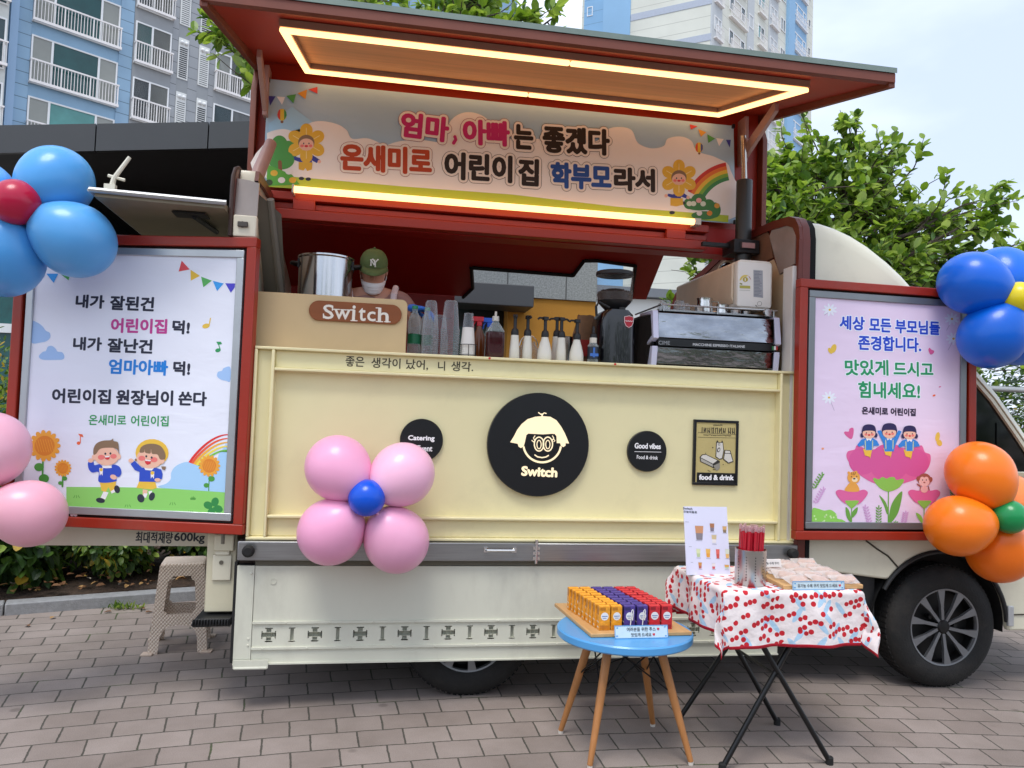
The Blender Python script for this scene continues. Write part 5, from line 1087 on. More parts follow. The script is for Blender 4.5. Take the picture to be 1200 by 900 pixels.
# round signs and framed print on the counter panel
sb = M('sign_black', '#0b0c10', .35, var=.05)
def disc(name, label, c, r, y0, y1, mat_=sb, parts=True, cat='round sign'):
    t = thing(name, label, cat, (c[0], y1, c[1])); g = G()
    g.lathe([(0, 0), (r-.003, 0), (r, .003), (r, y1-y0), (0, y1-y0)], (c[0], y0, c[1]), 64, 0, (0, 1, 0)); return t, obj('disc', g, mat_, t)
t, d = disc('logo_sign', 'large black round sign with a glowing bobbed-hair face, centre of the counter panel', (.031, 1.264), .2595, .022, .052)
glow = M('sign_glow', (.72, .59, .37), .4, var=0, em=.5)
A = Art((0, .022, 1), (1, 0, 0), (0, 0, 1)); A.crop(540, 440, 5.622); A.l = 2
A.poly([(325, 440), (350, 400), (370, 360), (400, 320), (440, 288), (490, 272), (535, 268), (590, 272), (630, 295), (660, 335), (685, 380), (700, 415), (713, 448), (690, 446), (690, 462), (675, 472), (658, 462), (655, 446), (632, 446), (630, 400), (618, 385), (600, 384), (540, 388), (445, 383), (432, 392), (422, 440), (415, 465), (396, 478), (380, 468), (375, 450)], glow)
A.poly([(530, 250), (540, 250), (541, 272), (531, 272)], glow); A.line([(512, 245), (522, 252), (535, 262)], 7, glow); A.line([(538, 258), (548, 246), (562, 250)], 7, glow)
A.ring(536, 450, 124, 122, 13, glow, 8, 172); A.line([(488, 524), (505, 536), (535, 541), (560, 537), (577, 527)], 8, glow)
for cx in (515, 573): A.ring(cx, 452, 31, 46, 8, glow); A.ring(cx, 455, 14, 28, 6, glow)
A.line([(486, 425), (478, 412), (488, 398)], 6, glow); A.line([(480, 438), (468, 428)], 6, glow); A.line([(604, 425), (612, 412), (603, 398)], 6, glow); A.line([(612, 436), (620, 430), (612, 420)], 5, glow)
A.text('Switch', (398, 628), (636, 640), 66, glow, 4.2, off=.012); A.build('logo_face', d)
t, d = disc('round_sign', 'small black round sign reading Catering, half hidden by a pink balloon', (-.552, 1.268), .105, .035, .055)
A = Art((0, .035, 1), (1, 0, 0), (0, 0, 1)); A.crop(440, 480, 12); A.text('Catering', (458, 404), (832, 412), 92, wht, 4, off=.006); A.text('& Event', (500, 540), (800, 548), 84, wht, 2.5); A.build('lettering', d)
t, d = disc('round_sign', 'small black round sign reading Good vibes, between the logo and the framed print', (.605, 1.245), .105, .035, .055)
A = Art((0, .035, 1), (1, 0, 0), (0, 0, 1)); A.crop(560, 400, 3.158); A.text('Good vibes', (580, 386), (677, 389), 21, wht, .9, off=.006); A.line([(580, 408), (678, 410)], 1.6, wht); A.text('Food & drink', (588, 428), (666, 431), 14, wht, .25); A.build('lettering', d)
fp = thing('framed_print', 'black framed food and drink print at the right end of the counter panel', 'framed print', (.98, .055, 1.08)); g = G()
fx0, fx1, fz0, fz1 = .858, 1.107, 1.078, 1.418
g.box(fx0, fx1, .038, .055, fz1-.014, fz1); g.box(fx0, fx1, .038, .055, fz0, fz0+.014); g.box(fx0, fx0+.014, .038, .055, fz0+.014, fz1-.014); g.box(fx1-.014, fx1, .038, .055, fz0+.014, fz1-.014); obj('frame', g, sb, fp, bevel=.002)
g = G(); g.box(fx0+.01, fx1-.01, .044, .056, fz0+.01, fz1-.01); pr = obj('print', g, M('print_tan', '#bfae72', .5, var=.05), fp)
A = Art((0, .044, 1), (1, 0, 0), (0, 0, 1)); A.crop(800, 480, 9); A.l = 1; dk = ink('#2b2620'); pap = ink('#d4d0c6')
A.poly([(150, 662), (572, 672), (570, 775), (146, 765)], sb); A.text('food & drink', (172, 712), (538, 718), 58, wht, 3.5, off=.006)
A.line([(162, 242), (572, 264)], 3, dk); A.line([(162, 290), (570, 300)], 3, dk)
for k in range(17):
    x = 205+k*20.3+(12 if k > 12 else 0); h = random.uniform(20, 31); y = 215+k*.6
    A.line([(x, y-h), (x+random.uniform(-4, 4), y+h)], 8, dk, 4)
    if k % 2: A.line([(x, y+random.choice((-22, 0, 24))), (x+18, y+random.choice((-24, 2, 22)))], 6, dk, 4.5)
for k in range(9): A.line([(325+k*11, 160+random.uniform(-6, 4)), (327+k*11, 168)], 6, dk, 4)
for k in range(26): A.line([(222+k*11.3, 264+k*.35), (226+k*11.3, 268+k*.35+random.uniform(-5, 5))], 6, dk, 4)
A.poly([(178, 500), (205, 472), (245, 470), (370, 530), (392, 545), (388, 580), (325, 618), (300, 605), (185, 550)], dk); A.poly([(188, 503), (210, 480), (245, 478), (365, 536), (318, 570)], pap); A.poly([(190, 512), (315, 578), (318, 606), (305, 598), (192, 545)], ink('#aba79c'))
A.poly([(352, 345), (365, 322), (380, 345), (405, 345), (415, 322), (425, 345), (435, 430), (420, 520), (385, 528), (345, 500)], dk); A.poly([(360, 350), (420, 350), (428, 430), (412, 512), (385, 518), (353, 494)], pap); A.ell(378, 425, 16, 26, dk, 20); A.ell(380, 425, 9, 16, pap, 20); A.ell(383, 365, 11, 14, dk); A.ell(383, 365, 7, 9, pap)
A.poly([(440, 425), (500, 430), (510, 460), (535, 550), (480, 568), (425, 525)], dk); A.poly([(448, 432), (495, 436), (502, 462), (525, 542), (482, 558), (434, 520)], pap); A.line([(440, 460), (508, 464)], 6, dk)
A.poly([(322, 590), (388, 560), (392, 612), (370, 640), (345, 640)], ink('#8f8a7e')); A.line([(262, 640), (290, 652)], 5, dk); A.line([(318, 632), (345, 628)], 6, dk); A.ell(315, 400, 7, 5, dk); A.ell(240, 460, 6, 4, dk); A.ell(425, 578, 6, 4, dk)
A.build('illustration', pr)
# slogan on the top rail of the counter
A = Art((0, .03, 1.6), (1, 0, 0), (0, 0, 1)); A.crop(290, 270, 3.636); sl = ink('#3b3220')
for s_, a, b_, h in (('좋은', (418, 557), (498, 561), 44), ('생각이', (528, 563), (652, 568), 44), ('났어,', (676, 570), (770, 575), 44), ('니', (812, 577), (842, 578), 40), ('생각.', (868, 578), (962, 582), 42)): A.text(s_, a, b_, h, sl, .6, off=.0)
A.build('slogan', truck)
g = G()
for x, z in ((-.236, 1.683), (.408, 1.683)): g.lathe([(0, 0), (.006, 0), (.005, .004), (0, .004)], (x, -.001, z), 10, 0, (0, -1, 0))
pieces('marker_lamp', g, M('marker_red', '#c81e28', .3), truck)
# ================================================================== ON AND BEHIND THE COUNTER  (counter top z = 1.688)
CT = 1.688
ply = M('screen_ply', '#d3b88a', .5, var=.05, sc=3); brown = M('plaque_brown', '#8a4a1c', .45, var=.08, sc=6, stretch=(1, 1, 6)); chrome = M('chrome', '#d8d8d8', .15, 1, var=0)
def rrect(x0, x1, z0, z1, r, n=7, corners=(1, 1, 1, 1)):
    p = []
    for (cx, cz, a0), c in zip(((x1-r, z1-r, 0), (x0+r, z1-r, 90), (x0+r, z0+r, 180), (x1-r, z0+r, 270)), corners):
        if c:
            for k in range(n+1): a = R(a0+90*k/n); p.append((cx+r*math.cos(a), cz+r*math.sin(a)))
        else: p.append(({0: x1, 90: x0, 180: x0, 270: x1}[a0], {0: z1, 90: z1, 180: z0, 270: z0}[a0]))
    return p
sc_ = thing('counter_screen', 'plain plywood screen with a brown plaque, left end of the counter', 'counter screen', (-1.0, .1, CT))
g = G(); g.prism(rrect(-1.372, -.645, CT+.001, 1.962, .03, 6, (1, 0, 0, 0)), .10, .118, 'y'); bd = obj('board', g, ply, sc_, bevel=.002)
g = G(); g.prism(rrect(-1.12, -.672, 1.835, 1.933, .0485, 10), .088, .0995, 'y'); pq = obj('plaque', g, brown, bd, bevel=.002)
A = Art((0, .088, 1.8), (1, 0, 0), (0, 0, 1)); A.crop(290, 270, 3.636); A.l = 3; ivory = ink('#efe6d8')
A.text('S', (322, 346), (368, 348), 62, ivory, 1.2, off=.0); A.text('w', (370, 357), (438, 360), 42, ivory, 1.0); A.text('i', (446, 352), (460, 353), 66, ivory, 2.2); A.text('t', (474, 358), (504, 359), 56, ivory, 1.6); A.text('c', (510, 366), (546, 367), 42, ivory, 1.4); A.text('h', (556, 360), (602, 362), 62, ivory, 1.8)
for x0, x1, y in ((366, 392, 336), (398, 420, 338), (424, 446, 339), (440, 454, 338), (441, 467, 384), (548, 562, 330), (549, 576, 388), (584, 608, 389)): A.line([(x0, y), (x1, y+(x1-x0)*.045)], 4.5, ivory, 4)
A.line([(324, 356), (324, 372)], 5, ivory, 4); A.line([(362, 322), (362, 340)], 5, ivory, 4)
A.build('lettering', pq)
# low cupboard behind the counter that carries the pot
g = G(); g.box(-1.36, -.96, .32, .80, .70, 1.83); tag(obj('side_cupboard', g, M('cupboard_grey', '#6b6a66', .5), bevel=.006), 'grey cupboard under the steel pot behind the plywood screen', 'cupboard')
pot = thing('stock_pot', 'tall stainless steel pot with black handles beside the person', 'pot', (-1.078, .5, 1.832)); stl = M('pot_steel', '#bfc0c2', .16, 1, var=.08, sc=3, stretch=(14, 14, .3), rvar=.06)
g = G(); g.lathe([(0, 0), (.135, 0), (.143, .008), (.144, .375), (.15, .382), (.15, .390), (.146, .392), (.140, .386), (.139, .02), (0, .02)], (-1.078, .5, 1.832), 56, 0); obj('pot_body', g, stl, pot)
for s in (-1, 1):
    g = G(); g.path([(-1.078+s*.142, .47, 2.18), (-1.078+s*.175, .48, 2.185), (-1.078+s*.182, .5, 2.185), (-1.078+s*.175, .52, 2.185), (-1.078+s*.142, .53, 2.18)], .011, 10); g.box(-1.078+s*.14-.008, -1.078+s*.14+.008, .465, .535, 2.16, 2.205); obj('handle', g, blackp, pot)
# water bottles
pet = clear_plastic('pet_bottle', '#cfdcdc', .18, .08); grlab = M('green_label', '#0f6a45', .4, var=.1)
def bottle_water(label, x, y):
    t = thing('water_bottle', label, 'bottle', (x, y, CT), group='clear water bottles on the counter'); g = G()
    g.lathe([(0, .0), (.030, .0), (.033, .008), (.033, .05), (.031, .056), (.033, .062), (.033, .12), (.031, .126), (.033, .132), (.033, .18), (.028, .205), (.014, .23), (.0135, .245), (.012, .245)], (x, y, CT), 22, close=False); obj('bottle', g, pet, t)
    g = G(); g.lathe([(.0337, .066), (.0337, .116)], (x, y, CT), 22, close=False); obj('label_band', g, grlab, t)
    g = G(); g.lathe([(.0, .262), (.015, .262), (.0155, .246), (.0, .246)], (x, y, CT), 16); obj('cap', g, M('cap_green', '#1e8a5c', .4), t)
bottle_water('clear water bottle with green band touching the plywood screen', -.602, .21); bottle_water('clear water bottle with green band between the other bottle and the cups', -.537, .25)
# stacks of clear cups
cupm = clear_plastic('clear_cup', '#c3c9cf', .12, .15)
def cup_stack(label, x, y, n, r0=.047, r1=.032, h=.13, mat_=None, cat='cups', name='cup_stack'):
    t = thing(name, label, cat, (x, y, CT)); g = G(); pr_ = [(r0+.002, 0)]; z = 0
    for k in range(n): pr_ += [(r0+.0025, z), (r0+.0025, z+.0045), (r0-.001, z+.0055), (r0-.0015, z+.0095)]; z += .0105
    pr_ += [(r1, z+h-.01), (r1-.006, z+h), (0, z+h)]; g.lathe(pr_, (x, y, CT), 26, close=False); obj('cups', g, mat_ or cupm, t); return t
cup_stack('left stack of clear upturned plastic cups next to the water bottles', -.525, .13, 14, .041, .028, .135)
cup_stack('right stack of clear upturned plastic cups beside the paper cups', -.425, .125, 14, .047, .033, .14)
cup_stack('short stack of clear cups seen behind and between the two tall stacks', -.47, .24, 10, .045, .03, .12)
pc = thing('cup_stack', 'stack of white paper cups with a clear cup on top, in a wire holder', 'cups', (-.335, .11, CT)); g = G(); pr_ = [(.038, 0)]; z = 0
for k in range(7): pr_ += [(.0385, z), (.0385, z+.004), (.0365, z+.005), (.0362, z+.0088)]; z += .0095
pr_ += [(.029, z+.085), (.027, z+.087), (0, z+.087)]; g.lathe(pr_, (-.335, .11, CT), 28, close=False); obj('paper_cups', g, M('paper_white', '#e6e2dc', .6, var=.03), pc)
g = G(); g.lathe([(.029, z+.088), (.022, z+.16), (.0, z+.16)], (-.335, .11, CT), 24, close=False); obj('clear_cup', g, cupm, pc)
g = G(); 
for zz in (.012, .065): g.path([(-.335+.046*math.cos(R(a)), .11+.046*math.sin(R(a)), CT+zz) for a in range(-200, 25, 15)], .0018, 6)
for a in (-200, -140, -90, -40, 20): g.path([(-.335+.046*math.cos(R(a)), .11+.046*math.sin(R(a)), CT+.001), (-.335+.046*math.cos(R(a)), .11+.046*math.sin(R(a)), CT+.066)], .0018, 6)
obj('wire_holder', g, blackp, pc)
# syrup bottle
sy = thing('syrup_bottle', 'square clear bottle of dark red syrup left of the white pumps', 'bottle', (-.195, .12, CT)); g = G()
p = rrect(-.241, -.149, .075, .165, .02, 5); n = len(p)
def ring_loft(g, rings):
    o = len(g.v); n = len(rings[0])
    for r_ in rings: g.v += [tuple(v) for v in r_]
    for i in range(len(rings)-1):
        for k in range(n): g.f.append((o+i*n+k, o+i*n+(k+1) % n, o+(i+1)*n+(k+1) % n, o+(i+1)*n+k)); g.m.append(0)
    g.f.append(tuple(o+k for k in range(n-1, -1, -1))); g.m.append(0)
    e = o+(len(rings)-1)*n; g.f.append(tuple(e+k for k in range(n))); g.m.append(0)
def sq(cx, cy, z, s, pw=0): return [(cx+(x-cx)*s, cy+(y-cy)*s, CT+z) for x, y in [(a, b_) for a, b_ in p]]
ring_loft(g, [sq(-.195, .12, .002, .92), sq(-.195, .12, .006, .97), sq(-.195, .12, .135, .97), sq(-.195, .12, .137, .9)]); obj('syrup', g, M('syrup_red', '#3a0d16', .12, var=.1, coat=.3), sy)
g = G(); ring_loft(g, [sq(-.195, .12, 0.138, .93), sq(-.195, .12, .142, .97), sq(-.195, .12, .175, .55), sq(-.195, .12, .19, .32), sq(-.195, .12, .215, .32)]); obj('bottle', g, pet, sy)
g = G(); g.lathe([(0, .22), (.017, .22), (.018, .196), (0, .196)], (-.195, .12, CT), 16); g.lathe([(.006, .22), (.006, .245), (0, .245)], (-.195, .12, CT), 10); obj('cap', g, M('cap_white', '#d9d3c6', .5), sy)
for nm, col, x, y, l in (('spray_red', '#c01a2a', -.262, .25, 'spray bottle with a red head behind the paper cups'), ('spray_blue', '#1f5fd0', -.205, .28, 'spray bottle with a blue head behind the syrup bottle')):
    t = thing('spray_bottle', l, 'bottle', (x, y, CT)); g = G(); g.lathe([(0, 0), (.032, 0), (.034, .01), (.034, .12), (.016, .165), (.014, .18), (0, .18)], (x, y, CT), 20); obj('bottle', g, M('amber_bottle', '#6e3a16', .15, var=.1) if 'red' in nm else pet, t)
    g = G(); g.box(x-.013, x+.013, y-.012, y+.012, CT+.18, CT+.205); g.box(x-.04, x+.022, y-.011, y+.011, CT+.205, CT+.23); g.path([(x-.02, y, CT+.205), (x-.03, y, CT+.19), (x-.032, y, CT+.17)], .005, 6); obj('spray_head', g, M(nm, col, .4), t, bevel=.003)
# white pump bottles
pw = M('pump_bottle_white', '#dfdcd0', .35, var=.03)
def pump(label, x, y, r, hb, wide, rot=0):
    t = thing('pump_bottle', label, 'pump bottle', (x, y, CT), group='white pump bottles on the counter')
    prof_ = [(0, 0), (r-.004, 0), (r, .006), (r*1.0, .03), (r*.93, hb*.45), (r*.72, hb*.72), (.0185, hb*.93), (.0175, hb), (0, hb)] if wide else [(0, 0), (r-.003, 0), (r, .005), (r*.96, hb*.4), (r*.8, hb*.8), (r*.76, hb), (0, hb)]
    g = G(); g.lathe(prof_, (x, y, CT), 28); obj('bottle', g, pw, t)
    zz = hb; rr = .0195
    g = G(); g.lathe([(0, zz+.001), (rr, zz+.001), (rr, zz+.016), (rr*.86, zz+.03), (.010, zz+.036), (.0085, zz+.04), (.0085, zz+.09), (0, zz+.09)], (x, y, CT), 20)
    d = Vector((math.cos(rot), math.sin(rot), 0)); s = Vector((-d.y, d.x, 0)); o = Vector((x, y, CT+zz+.088))
    g.obox(o-d*.014-s*.011, d*.028, s*.022, (0, 0, .018)); g.path([o+d*.01+Vector((0, 0, .01)), o+d*.035+Vector((0, 0, .010)), o+d*.045+Vector((0, 0, .002))], .006, 8)
    obj('pump_head', g, blackp, t, bevel=.002)
pump('slim white pump bottle, leftmost of the row of five', -.098, .09, .026, .125, False, R(-100))
pump('slim white pump bottle, second from the left in the row', -.030, .10, .026, .125, False, R(-80))
pump('wide white pump bottle in the middle of the row', .058, .085, .037, .122, True, R(200))
pump('slim white pump bottle between the two wide ones', .146, .095, .027, .125, False, R(20))
pump('wide white pump bottle, rightmost of the row', .226, .085, .037, .118, True, R(190))
pump('white pump bottle standing behind the fourth one with its head higher', .155, .24, .028, .145, False, R(150))
t = thing('steel_jug', 'steel jug behind the white pump bottles', 'jug', (.235, .3, CT)); g = G(); g.lathe([(0, 0), (.036, 0), (.036, .01), (.032, .15), (.034, .155), (0, .15)], (.225, .3, CT), 24); obj('jug_body', g, stl, t); g = G(); g.path([(.258, .3, CT+.13), (.285, .3, CT+.12), (.285, .3, CT+.06), (.26, .3, CT+.04)], .005, 6); obj('handle', g, stl, t)
t = thing('glass_jar', 'low glass jar behind the second pump bottle', 'jar', (.01, .27, CT)); g = G(); g.lathe([(0, 0), (.045, 0), (.05, .02), (.05, .08), (.035, .1), (.035, .115)], (.01, .27, CT), 24, close=False); obj('jar', g, cupm, t); g = G(); g.path([(.01+.05*math.cos(R(a)), .27, CT+.09+.06*math.sin(R(a))) for a in range(0, 181, 20)], .003, 6); obj('wire_handle', g, chrome, t)
t = thing('snack_bag', 'brown and red paper bag behind the last pump bottle, left of the grinder', 'bag', (.38, .45, CT)); g = G()
rng = random.Random(4); rings = []
for k in range(9):
    z = CT+.29*k/8; w = .085*(1-.45*(k/8)**2); rings.append([(.36+w*math.cos(a)*(1+.1*rng.uniform(-1, 1)), .42+.05*(1-.6*k/8)*math.sin(a)*(1+.15*rng.uniform(-1, 1)), z+.008*rng.uniform(-1, 1)) for a in [2*math.pi*q/16 for q in range(16)]])
ring_loft(g, rings); obj('bag_body', g, M('kraft_paper', '#7c5a3c', .7, var=.3, sc=14), t)
g = G(); g.prism(rrect(.30, .42, CT+.06, CT+.15, .02), .352, .362, 'y'); obj('label_patch', g, M('bag_red', '#a3211e', .5, var=.2), t)
t = thing('dropper_bottle', 'small clear bottle with blue and white label and black tip, left of the grinder', 'bottle', (.312, .08, CT)); g = G(); g.lathe([(0, 0), (.027, 0), (.028, .006), (.028, .09), (.018, .105), (0, .105)], (.312, .08, CT), 24); obj('bottle', g, pet, t)
g = G(); g.lathe([(.0284, .02), (.0284, .085)], (.312, .08, CT), 24, close=False); lb_ = obj('label_band', g, M('label_navy', '#1c2736', .4), t); g = G(); g.box(.305, .315, .05, .0515, CT+.03, CT+.08); g.box(.29, .334, .0505, .052, CT+.035, CT+.05); obj('label_mark', g, M('label_blue', '#3d6fc0', .4), lb_)
g = G(); g.lathe([(0, .105), (.019, .105), (.019, .132), (0, .132)], (.312, .08, CT), 18); obj('collar', g, M('cap_white', '#d9d3c6', .5), t)
g = G(); g.lathe([(0, .132), (.017, .132), (.016, .15), (.008, .158), (.006, .19), (0, .195)], (.312, .08, CT), 18); obj('tip', g, blackp, t)
# grinder
gr_ = thing('coffee_grinder', 'black coffee grinder with a clear hopper of beans', 'coffee grinder', (.455, .2, CT)); gx, gy = .455, .2; gloss = M('grinder_black', '#0d0f14', .22, var=.05, coat=.5)
g = G(); ring_loft(g, [[(x, y, z) for x, y in rrect(gx-.098*s-.0, gx+.098*s, gy-.10, gy+.12, .04)] for z, s in ((CT, .98), (CT+.01, 1.0), (CT+.20, .98), (CT+.235, .96), (CT+.27, .86), (CT+.292, .62))]); gb = obj('grinder_body', g, gloss, gr_)
g = G(); g.lathe([(.03, .285), (.05, .30), (.088, .34), (.09, .345), (.0, .345)], (gx, gy, CT), 32); g.path([(gx-.05, gy-.08, CT+.30), (gx-.11, gy-.09, CT+.325), (gx-.125, gy-.09, CT+.30), (gx-.12, gy-.09, CT+.25)], .007, 8); g.lathe([(0, .0), (.018, .0), (.018, .03), (0, .03)], (gx+.02, gy-.08, CT+.275), 14); obj('hopper_neck', g, blackp, gr_)
g = G(); g.lathe([(.0975, .345), (.0975, .49)], (gx, gy, CT), 40, close=False); obj('hopper', g, clear_plastic('hopper_clear', '#d9d5ce', .02, .04, .22), gr_)
g = G(); g.lathe([(0, .505), (.098, .505), (.101, .50), (.101, .485), (.098, .484)], (gx, gy, CT), 40, close=False); obj('hopper_lid', g, blackp, gr_)
g = G(); random.seed(9); g.lathe([(0, .34), (.088, .347), (.091, .39), (.05, .41), (0, .412)], (gx, gy, CT), 30)
for k in range(420):
    a = random.uniform(0, 6.283); r_ = .088*random.random()**.35; z = CT+.352+random.uniform(0, .064-.018*(r_/.09)); g.ball((gx+r_*math.cos(a), gy+r_*math.sin(a), z), (.0065, .0045, .0045), 7, 5)
obj('coffee_beans', g, M('beans', '#2c180c', .4, var=.3, sc=60), gr_)
g = G(); g.prism([(gx+.025, CT+.255), (gx+.052, CT+.262), (gx+.078, CT+.255), (gx+.077, CT+.225), (gx+.068, CT+.205), (gx+.052, CT+.195), (gx+.035, CT+.205), (gx+.026, CT+.225)], gy-.103, gy-.098, 'y'); em_ = obj('shield_emblem', g, M('emblem_red', '#b3162c', .35), gb, bevel=.001)
g = G(); g.path([(gx+.032+.004*k, gy-.1045, CT+.232+.003*math.sin(k*2.1)) for k in range(11)], .0016, 5); g.path([(gx+.027, gy-.104, CT+.254), (gx+.052, gy-.104, CT+.260), (gx+.076, gy-.104, CT+.254), (gx+.075, gy-.104, CT+.225), (gx+.067, gy-.104, CT+.207), (gx+.052, gy-.104, CT+.198), (gx+.036, gy-.104, CT+.207), (gx+.028, gy-.104, CT+.225), (gx+.027, gy-.104, CT+.254)], .0013, 5); obj('emblem_mark', g, wht, em_)
# espresso machine
em = thing('espresso_machine', 'two-tier mirror steel espresso machine with white side cheeks', 'espresso machine', (1.0, .3, CT)); mir = M('mirror_steel', '#9a9da2', .09, 1, var=.3, sc=9, bump=.5, bsc=6, stretch=(.6, 1, 1.6)); wch = M('cheek_white', '#d4d4ea', .3, var=.03)
ex0, ex1 = .645, 1.375
g = G(); g.prism([(.16, CT+.002), (.16, CT+.105), (.115, CT+.155), (.125, CT+.285), (.58, CT+.30), (.60, CT+.002)], ex0+.02, ex1-.02, 'x'); bdy = obj('machine_body', g, gloss, em, bevel=.003)
g = G(); g.prism([(.085, CT+.155), (.098, CT+.288), (.108, CT+.288), (.12, CT+.155)], ex0+.022, ex1-.05, 'x'); obj('upper_panel', g, mir, bdy, bevel=.002)
g = G(); g.prism([(.10, CT+.018), (.092, CT+.105), (.12, CT+.105), (.13, CT+.018)], ex0+.022, ex1-.05, 'x'); obj('lower_panel', g, mir, bdy, bevel=.002)
g = G(); g.box(ex0+.02, ex1-.045, .083, .12, CT+.112, CT+.15); stp = obj('name_strip', g, M('strip_black', '#0b0c0f', .3), bdy)
for xa_, xb_ in ((ex0-.01, ex0+.02), (ex1-.048, ex1-.018)):
    for zz in ((.002, .108), (.150, .298)):
        g = G(); g.prism([(.10 if zz[0] < .1 else .075, CT+zz[0]), (.085 if zz[0] < .1 else .095, CT+zz[1]), (.12, CT+zz[1]+.002), (.16, CT+zz[0])] if zz[0] < .1 else [(.072, CT+.150), (.096, CT+.298), (.12, CT+.30), (.30, CT+.305), (.30, CT+.29), (.125, CT+.28), (.10, CT+.165), (.17, CT+.135), (.17, CT+.12)], xa_, xb_, 'x'); obj('side_cheek', g, wch, em, bevel=.002)
g = G(); g.prism([(.105, CT+.16), (.12, CT+.28), (.55, CT+.29), (.55, CT+.02), (.14, CT+.02), (.14, CT+.11)], ex0+.0, ex0+.019, 'x'); g.prism([(.105, CT+.16), (.12, CT+.28), (.5, CT+.28), (.5, CT+.02), (.14, CT+.02)], ex1-.05, ex1-.047, 'x'); pieces('side_panel', g, gloss, em)
g = G(); g.box(ex0+.04, ex1-.02, .13, .56, CT+.303, CT+.312); obj('cup_tray', g, steel, em)
g = G(); g.path([(ex0+.05, .12, CT+.335), (ex1-.02, .12, CT+.338)], .005, 8)
for x in (ex0+.06, (ex0+ex1)/2, ex1-.04): g.path([(x, .12, CT+.30), (x, .12, CT+.336)], .004, 6)
g.path([(ex0+.05, .12, CT+.335), (ex0+.05, .55, CT+.335)], .005, 8); g.lathe([(0, 0), (.02, 0), (.024, .008), (.02, .02), (0, .02)], (ex1-.09, .105, CT+.32), 14, 0, (0, -1, 0)); obj('cup_rail', g, M('rail_steel', '#b5b5b5', .2, 1), em)
A = Art((0, .083, CT), (1, 0, 0), (0, 0, 1)); A.crop(690, 300, 4.8); lt = ink('#c6c9cc'); A.text('CIME', (392, 487), (456, 489), 22, ink('#8e9296'), .5, off=.0); A.text('MACCHINE ESPRESSO ITALIANE', (585, 497), (878, 510), 15, lt, .6, off=.0)
for k, c_ in enumerate(('#2f7a4a', '#e6e6e6', '#b3262c')): A.poly([(1030+k*11, 507), (1041+k*11, 507.4), (1041+k*11, 529.4), (1030+k*11, 529)], ink(c_), 1)
A.build('lettering', stp)
# cups and pitchers on the machine
def pitcher(label, x, y, r, h):
    t = thing('milk_pitcher', label, 'pitcher', (x, y, CT+.312)); g = G(); g.lathe([(0, 0), (r, 0), (r*1.03, .01), (r*.9, h*.8), (r*.95, h), (r*.9, h), (r*.85, h*.8), (r*.9, .01), (0, .008)], (x, y, CT+.312), 28); obj('pitcher_body', g, chrome, t)
    g = G(); g.path([(x+r*.9, y-.01, CT+.312+h*.85), (x+r*1.6, y-.02, CT+.312+h*.8), (x+r*1.55, y-.02, CT+.312+h*.25), (x+r*.98, y-.01, CT+.312+h*.2)], .004, 6); obj('handle', g, chrome, t)
pitcher('larger steel milk pitcher on top of the espresso machine', 1.0, .27, .046, .095); pitcher('smaller steel milk pitcher right of the larger one on the machine', 1.10, .26, .034, .065)
for i, (x, y, r) in enumerate(((.76, .25, .034), (.84, .24, .034), (.90, .31, .034), (.79, .36, .034))):
    t = thing('shot_glass', 'small upturned glass on the machine, %s of a huddle at its left end' % nth(i), 'glass', (x, y, CT+.312), group='small glasses on the espresso machine'); g = G(); g.lathe([(r, 0), (r*.82, .06), (r*.7, .066), (0, .066)], (x, y, CT+.312), 22, close=False); obj('glass', g, cupm, t)
for i, (x, y, r) in enumerate(((1.16, .22, .03), (1.23, .24, .03), (.94, .2, .026))):
    t = thing('steel_cup', 'low steel cup on the machine rail, %s from the right' % ('second', 'first', 'third')[i], 'cup', (x, y, CT+.312), group='low steel cups on the espresso machine'); g = G(); g.lathe([(0, 0), (r*.8, 0), (r, .03), (r*.94, .03), (r*.7, .006), (0, .006)], (x, y, CT+.312), 20); obj('cup', g, chrome, t)
# air conditioner on the bulkhead
ac_ = thing('air_conditioner', 'white wall air conditioner seen end-on above the espresso machine', 'air conditioner', (1.28, .6, 2.05)); acw = M('aircon_white', '#e2dcd0', .4, var=.03, sc=3)
g = G(); g.prism(rrect(1.135, 1.345, 2.035, 2.305, .03, 5), .16, 1.02, 'y'); abd = obj('casing', g, acw, ac_, bevel=.008, seg=3)
g = G(); g.prism([(1.12, 2.10), (1.12, 2.28), (1.134, 2.295), (1.134, 2.06)], .19, 1.0, 'y'); obj('front_cover', g, M('aircon_front', '#d9c6ac', .45), ac_, bevel=.006)
g = G(); g.box(1.138, 1.335, .154, .159, 2.045, 2.29); endp = obj('end_cap', g, M('aircon_end', '#e9e5de', .35, var=.02), ac_, bevel=.003)
A = Art((0, .154, 2), (1, 0, 0), (0, 0, 1)); A.crop(690, 300, 4.8); A.l = 1
A.ell(880, 140, 32, 34, ink('#d9c25a'), a0=180, a1=300, l=1); A.ell(880, 140, 32, 34, ink('#b3422c'), a0=300, a1=352, l=1.2); A.ell(880, 140, 22, 23, ink('#e9e5de'), l=2, a0=180, a1=362); A.ell(880, 132, 15, 14, ink('#b8a73c'), l=3); A.text('1', (877, 132), (882, 132), 14, wht, .8, l=4); A.line([(852, 155), (860, 158)], 8, ink('#8f8f4c')); A.poly([(848, 165), (908, 168), (908, 184), (848, 181)], ink('#b3ad4c')); A.line([(846, 192), (906, 194)], 2, ink('#a9a79c'))
A.poly([(926, 78), (978, 82), (980, 236), (926, 230)], ink('#a3a5ab'), 1)
for k in range(18): A.line([(931, 88+k*8), (931+random.uniform(22, 42), 89+k*8)], 2.5, ink('#6d6f78'), 2)
A.ring(960, 268, 12, 12, 2, ink('#8d8a84')); A.line([(938, 278), (945, 283)], 5, ink('#7a766e')); A.build('sticker', endp)
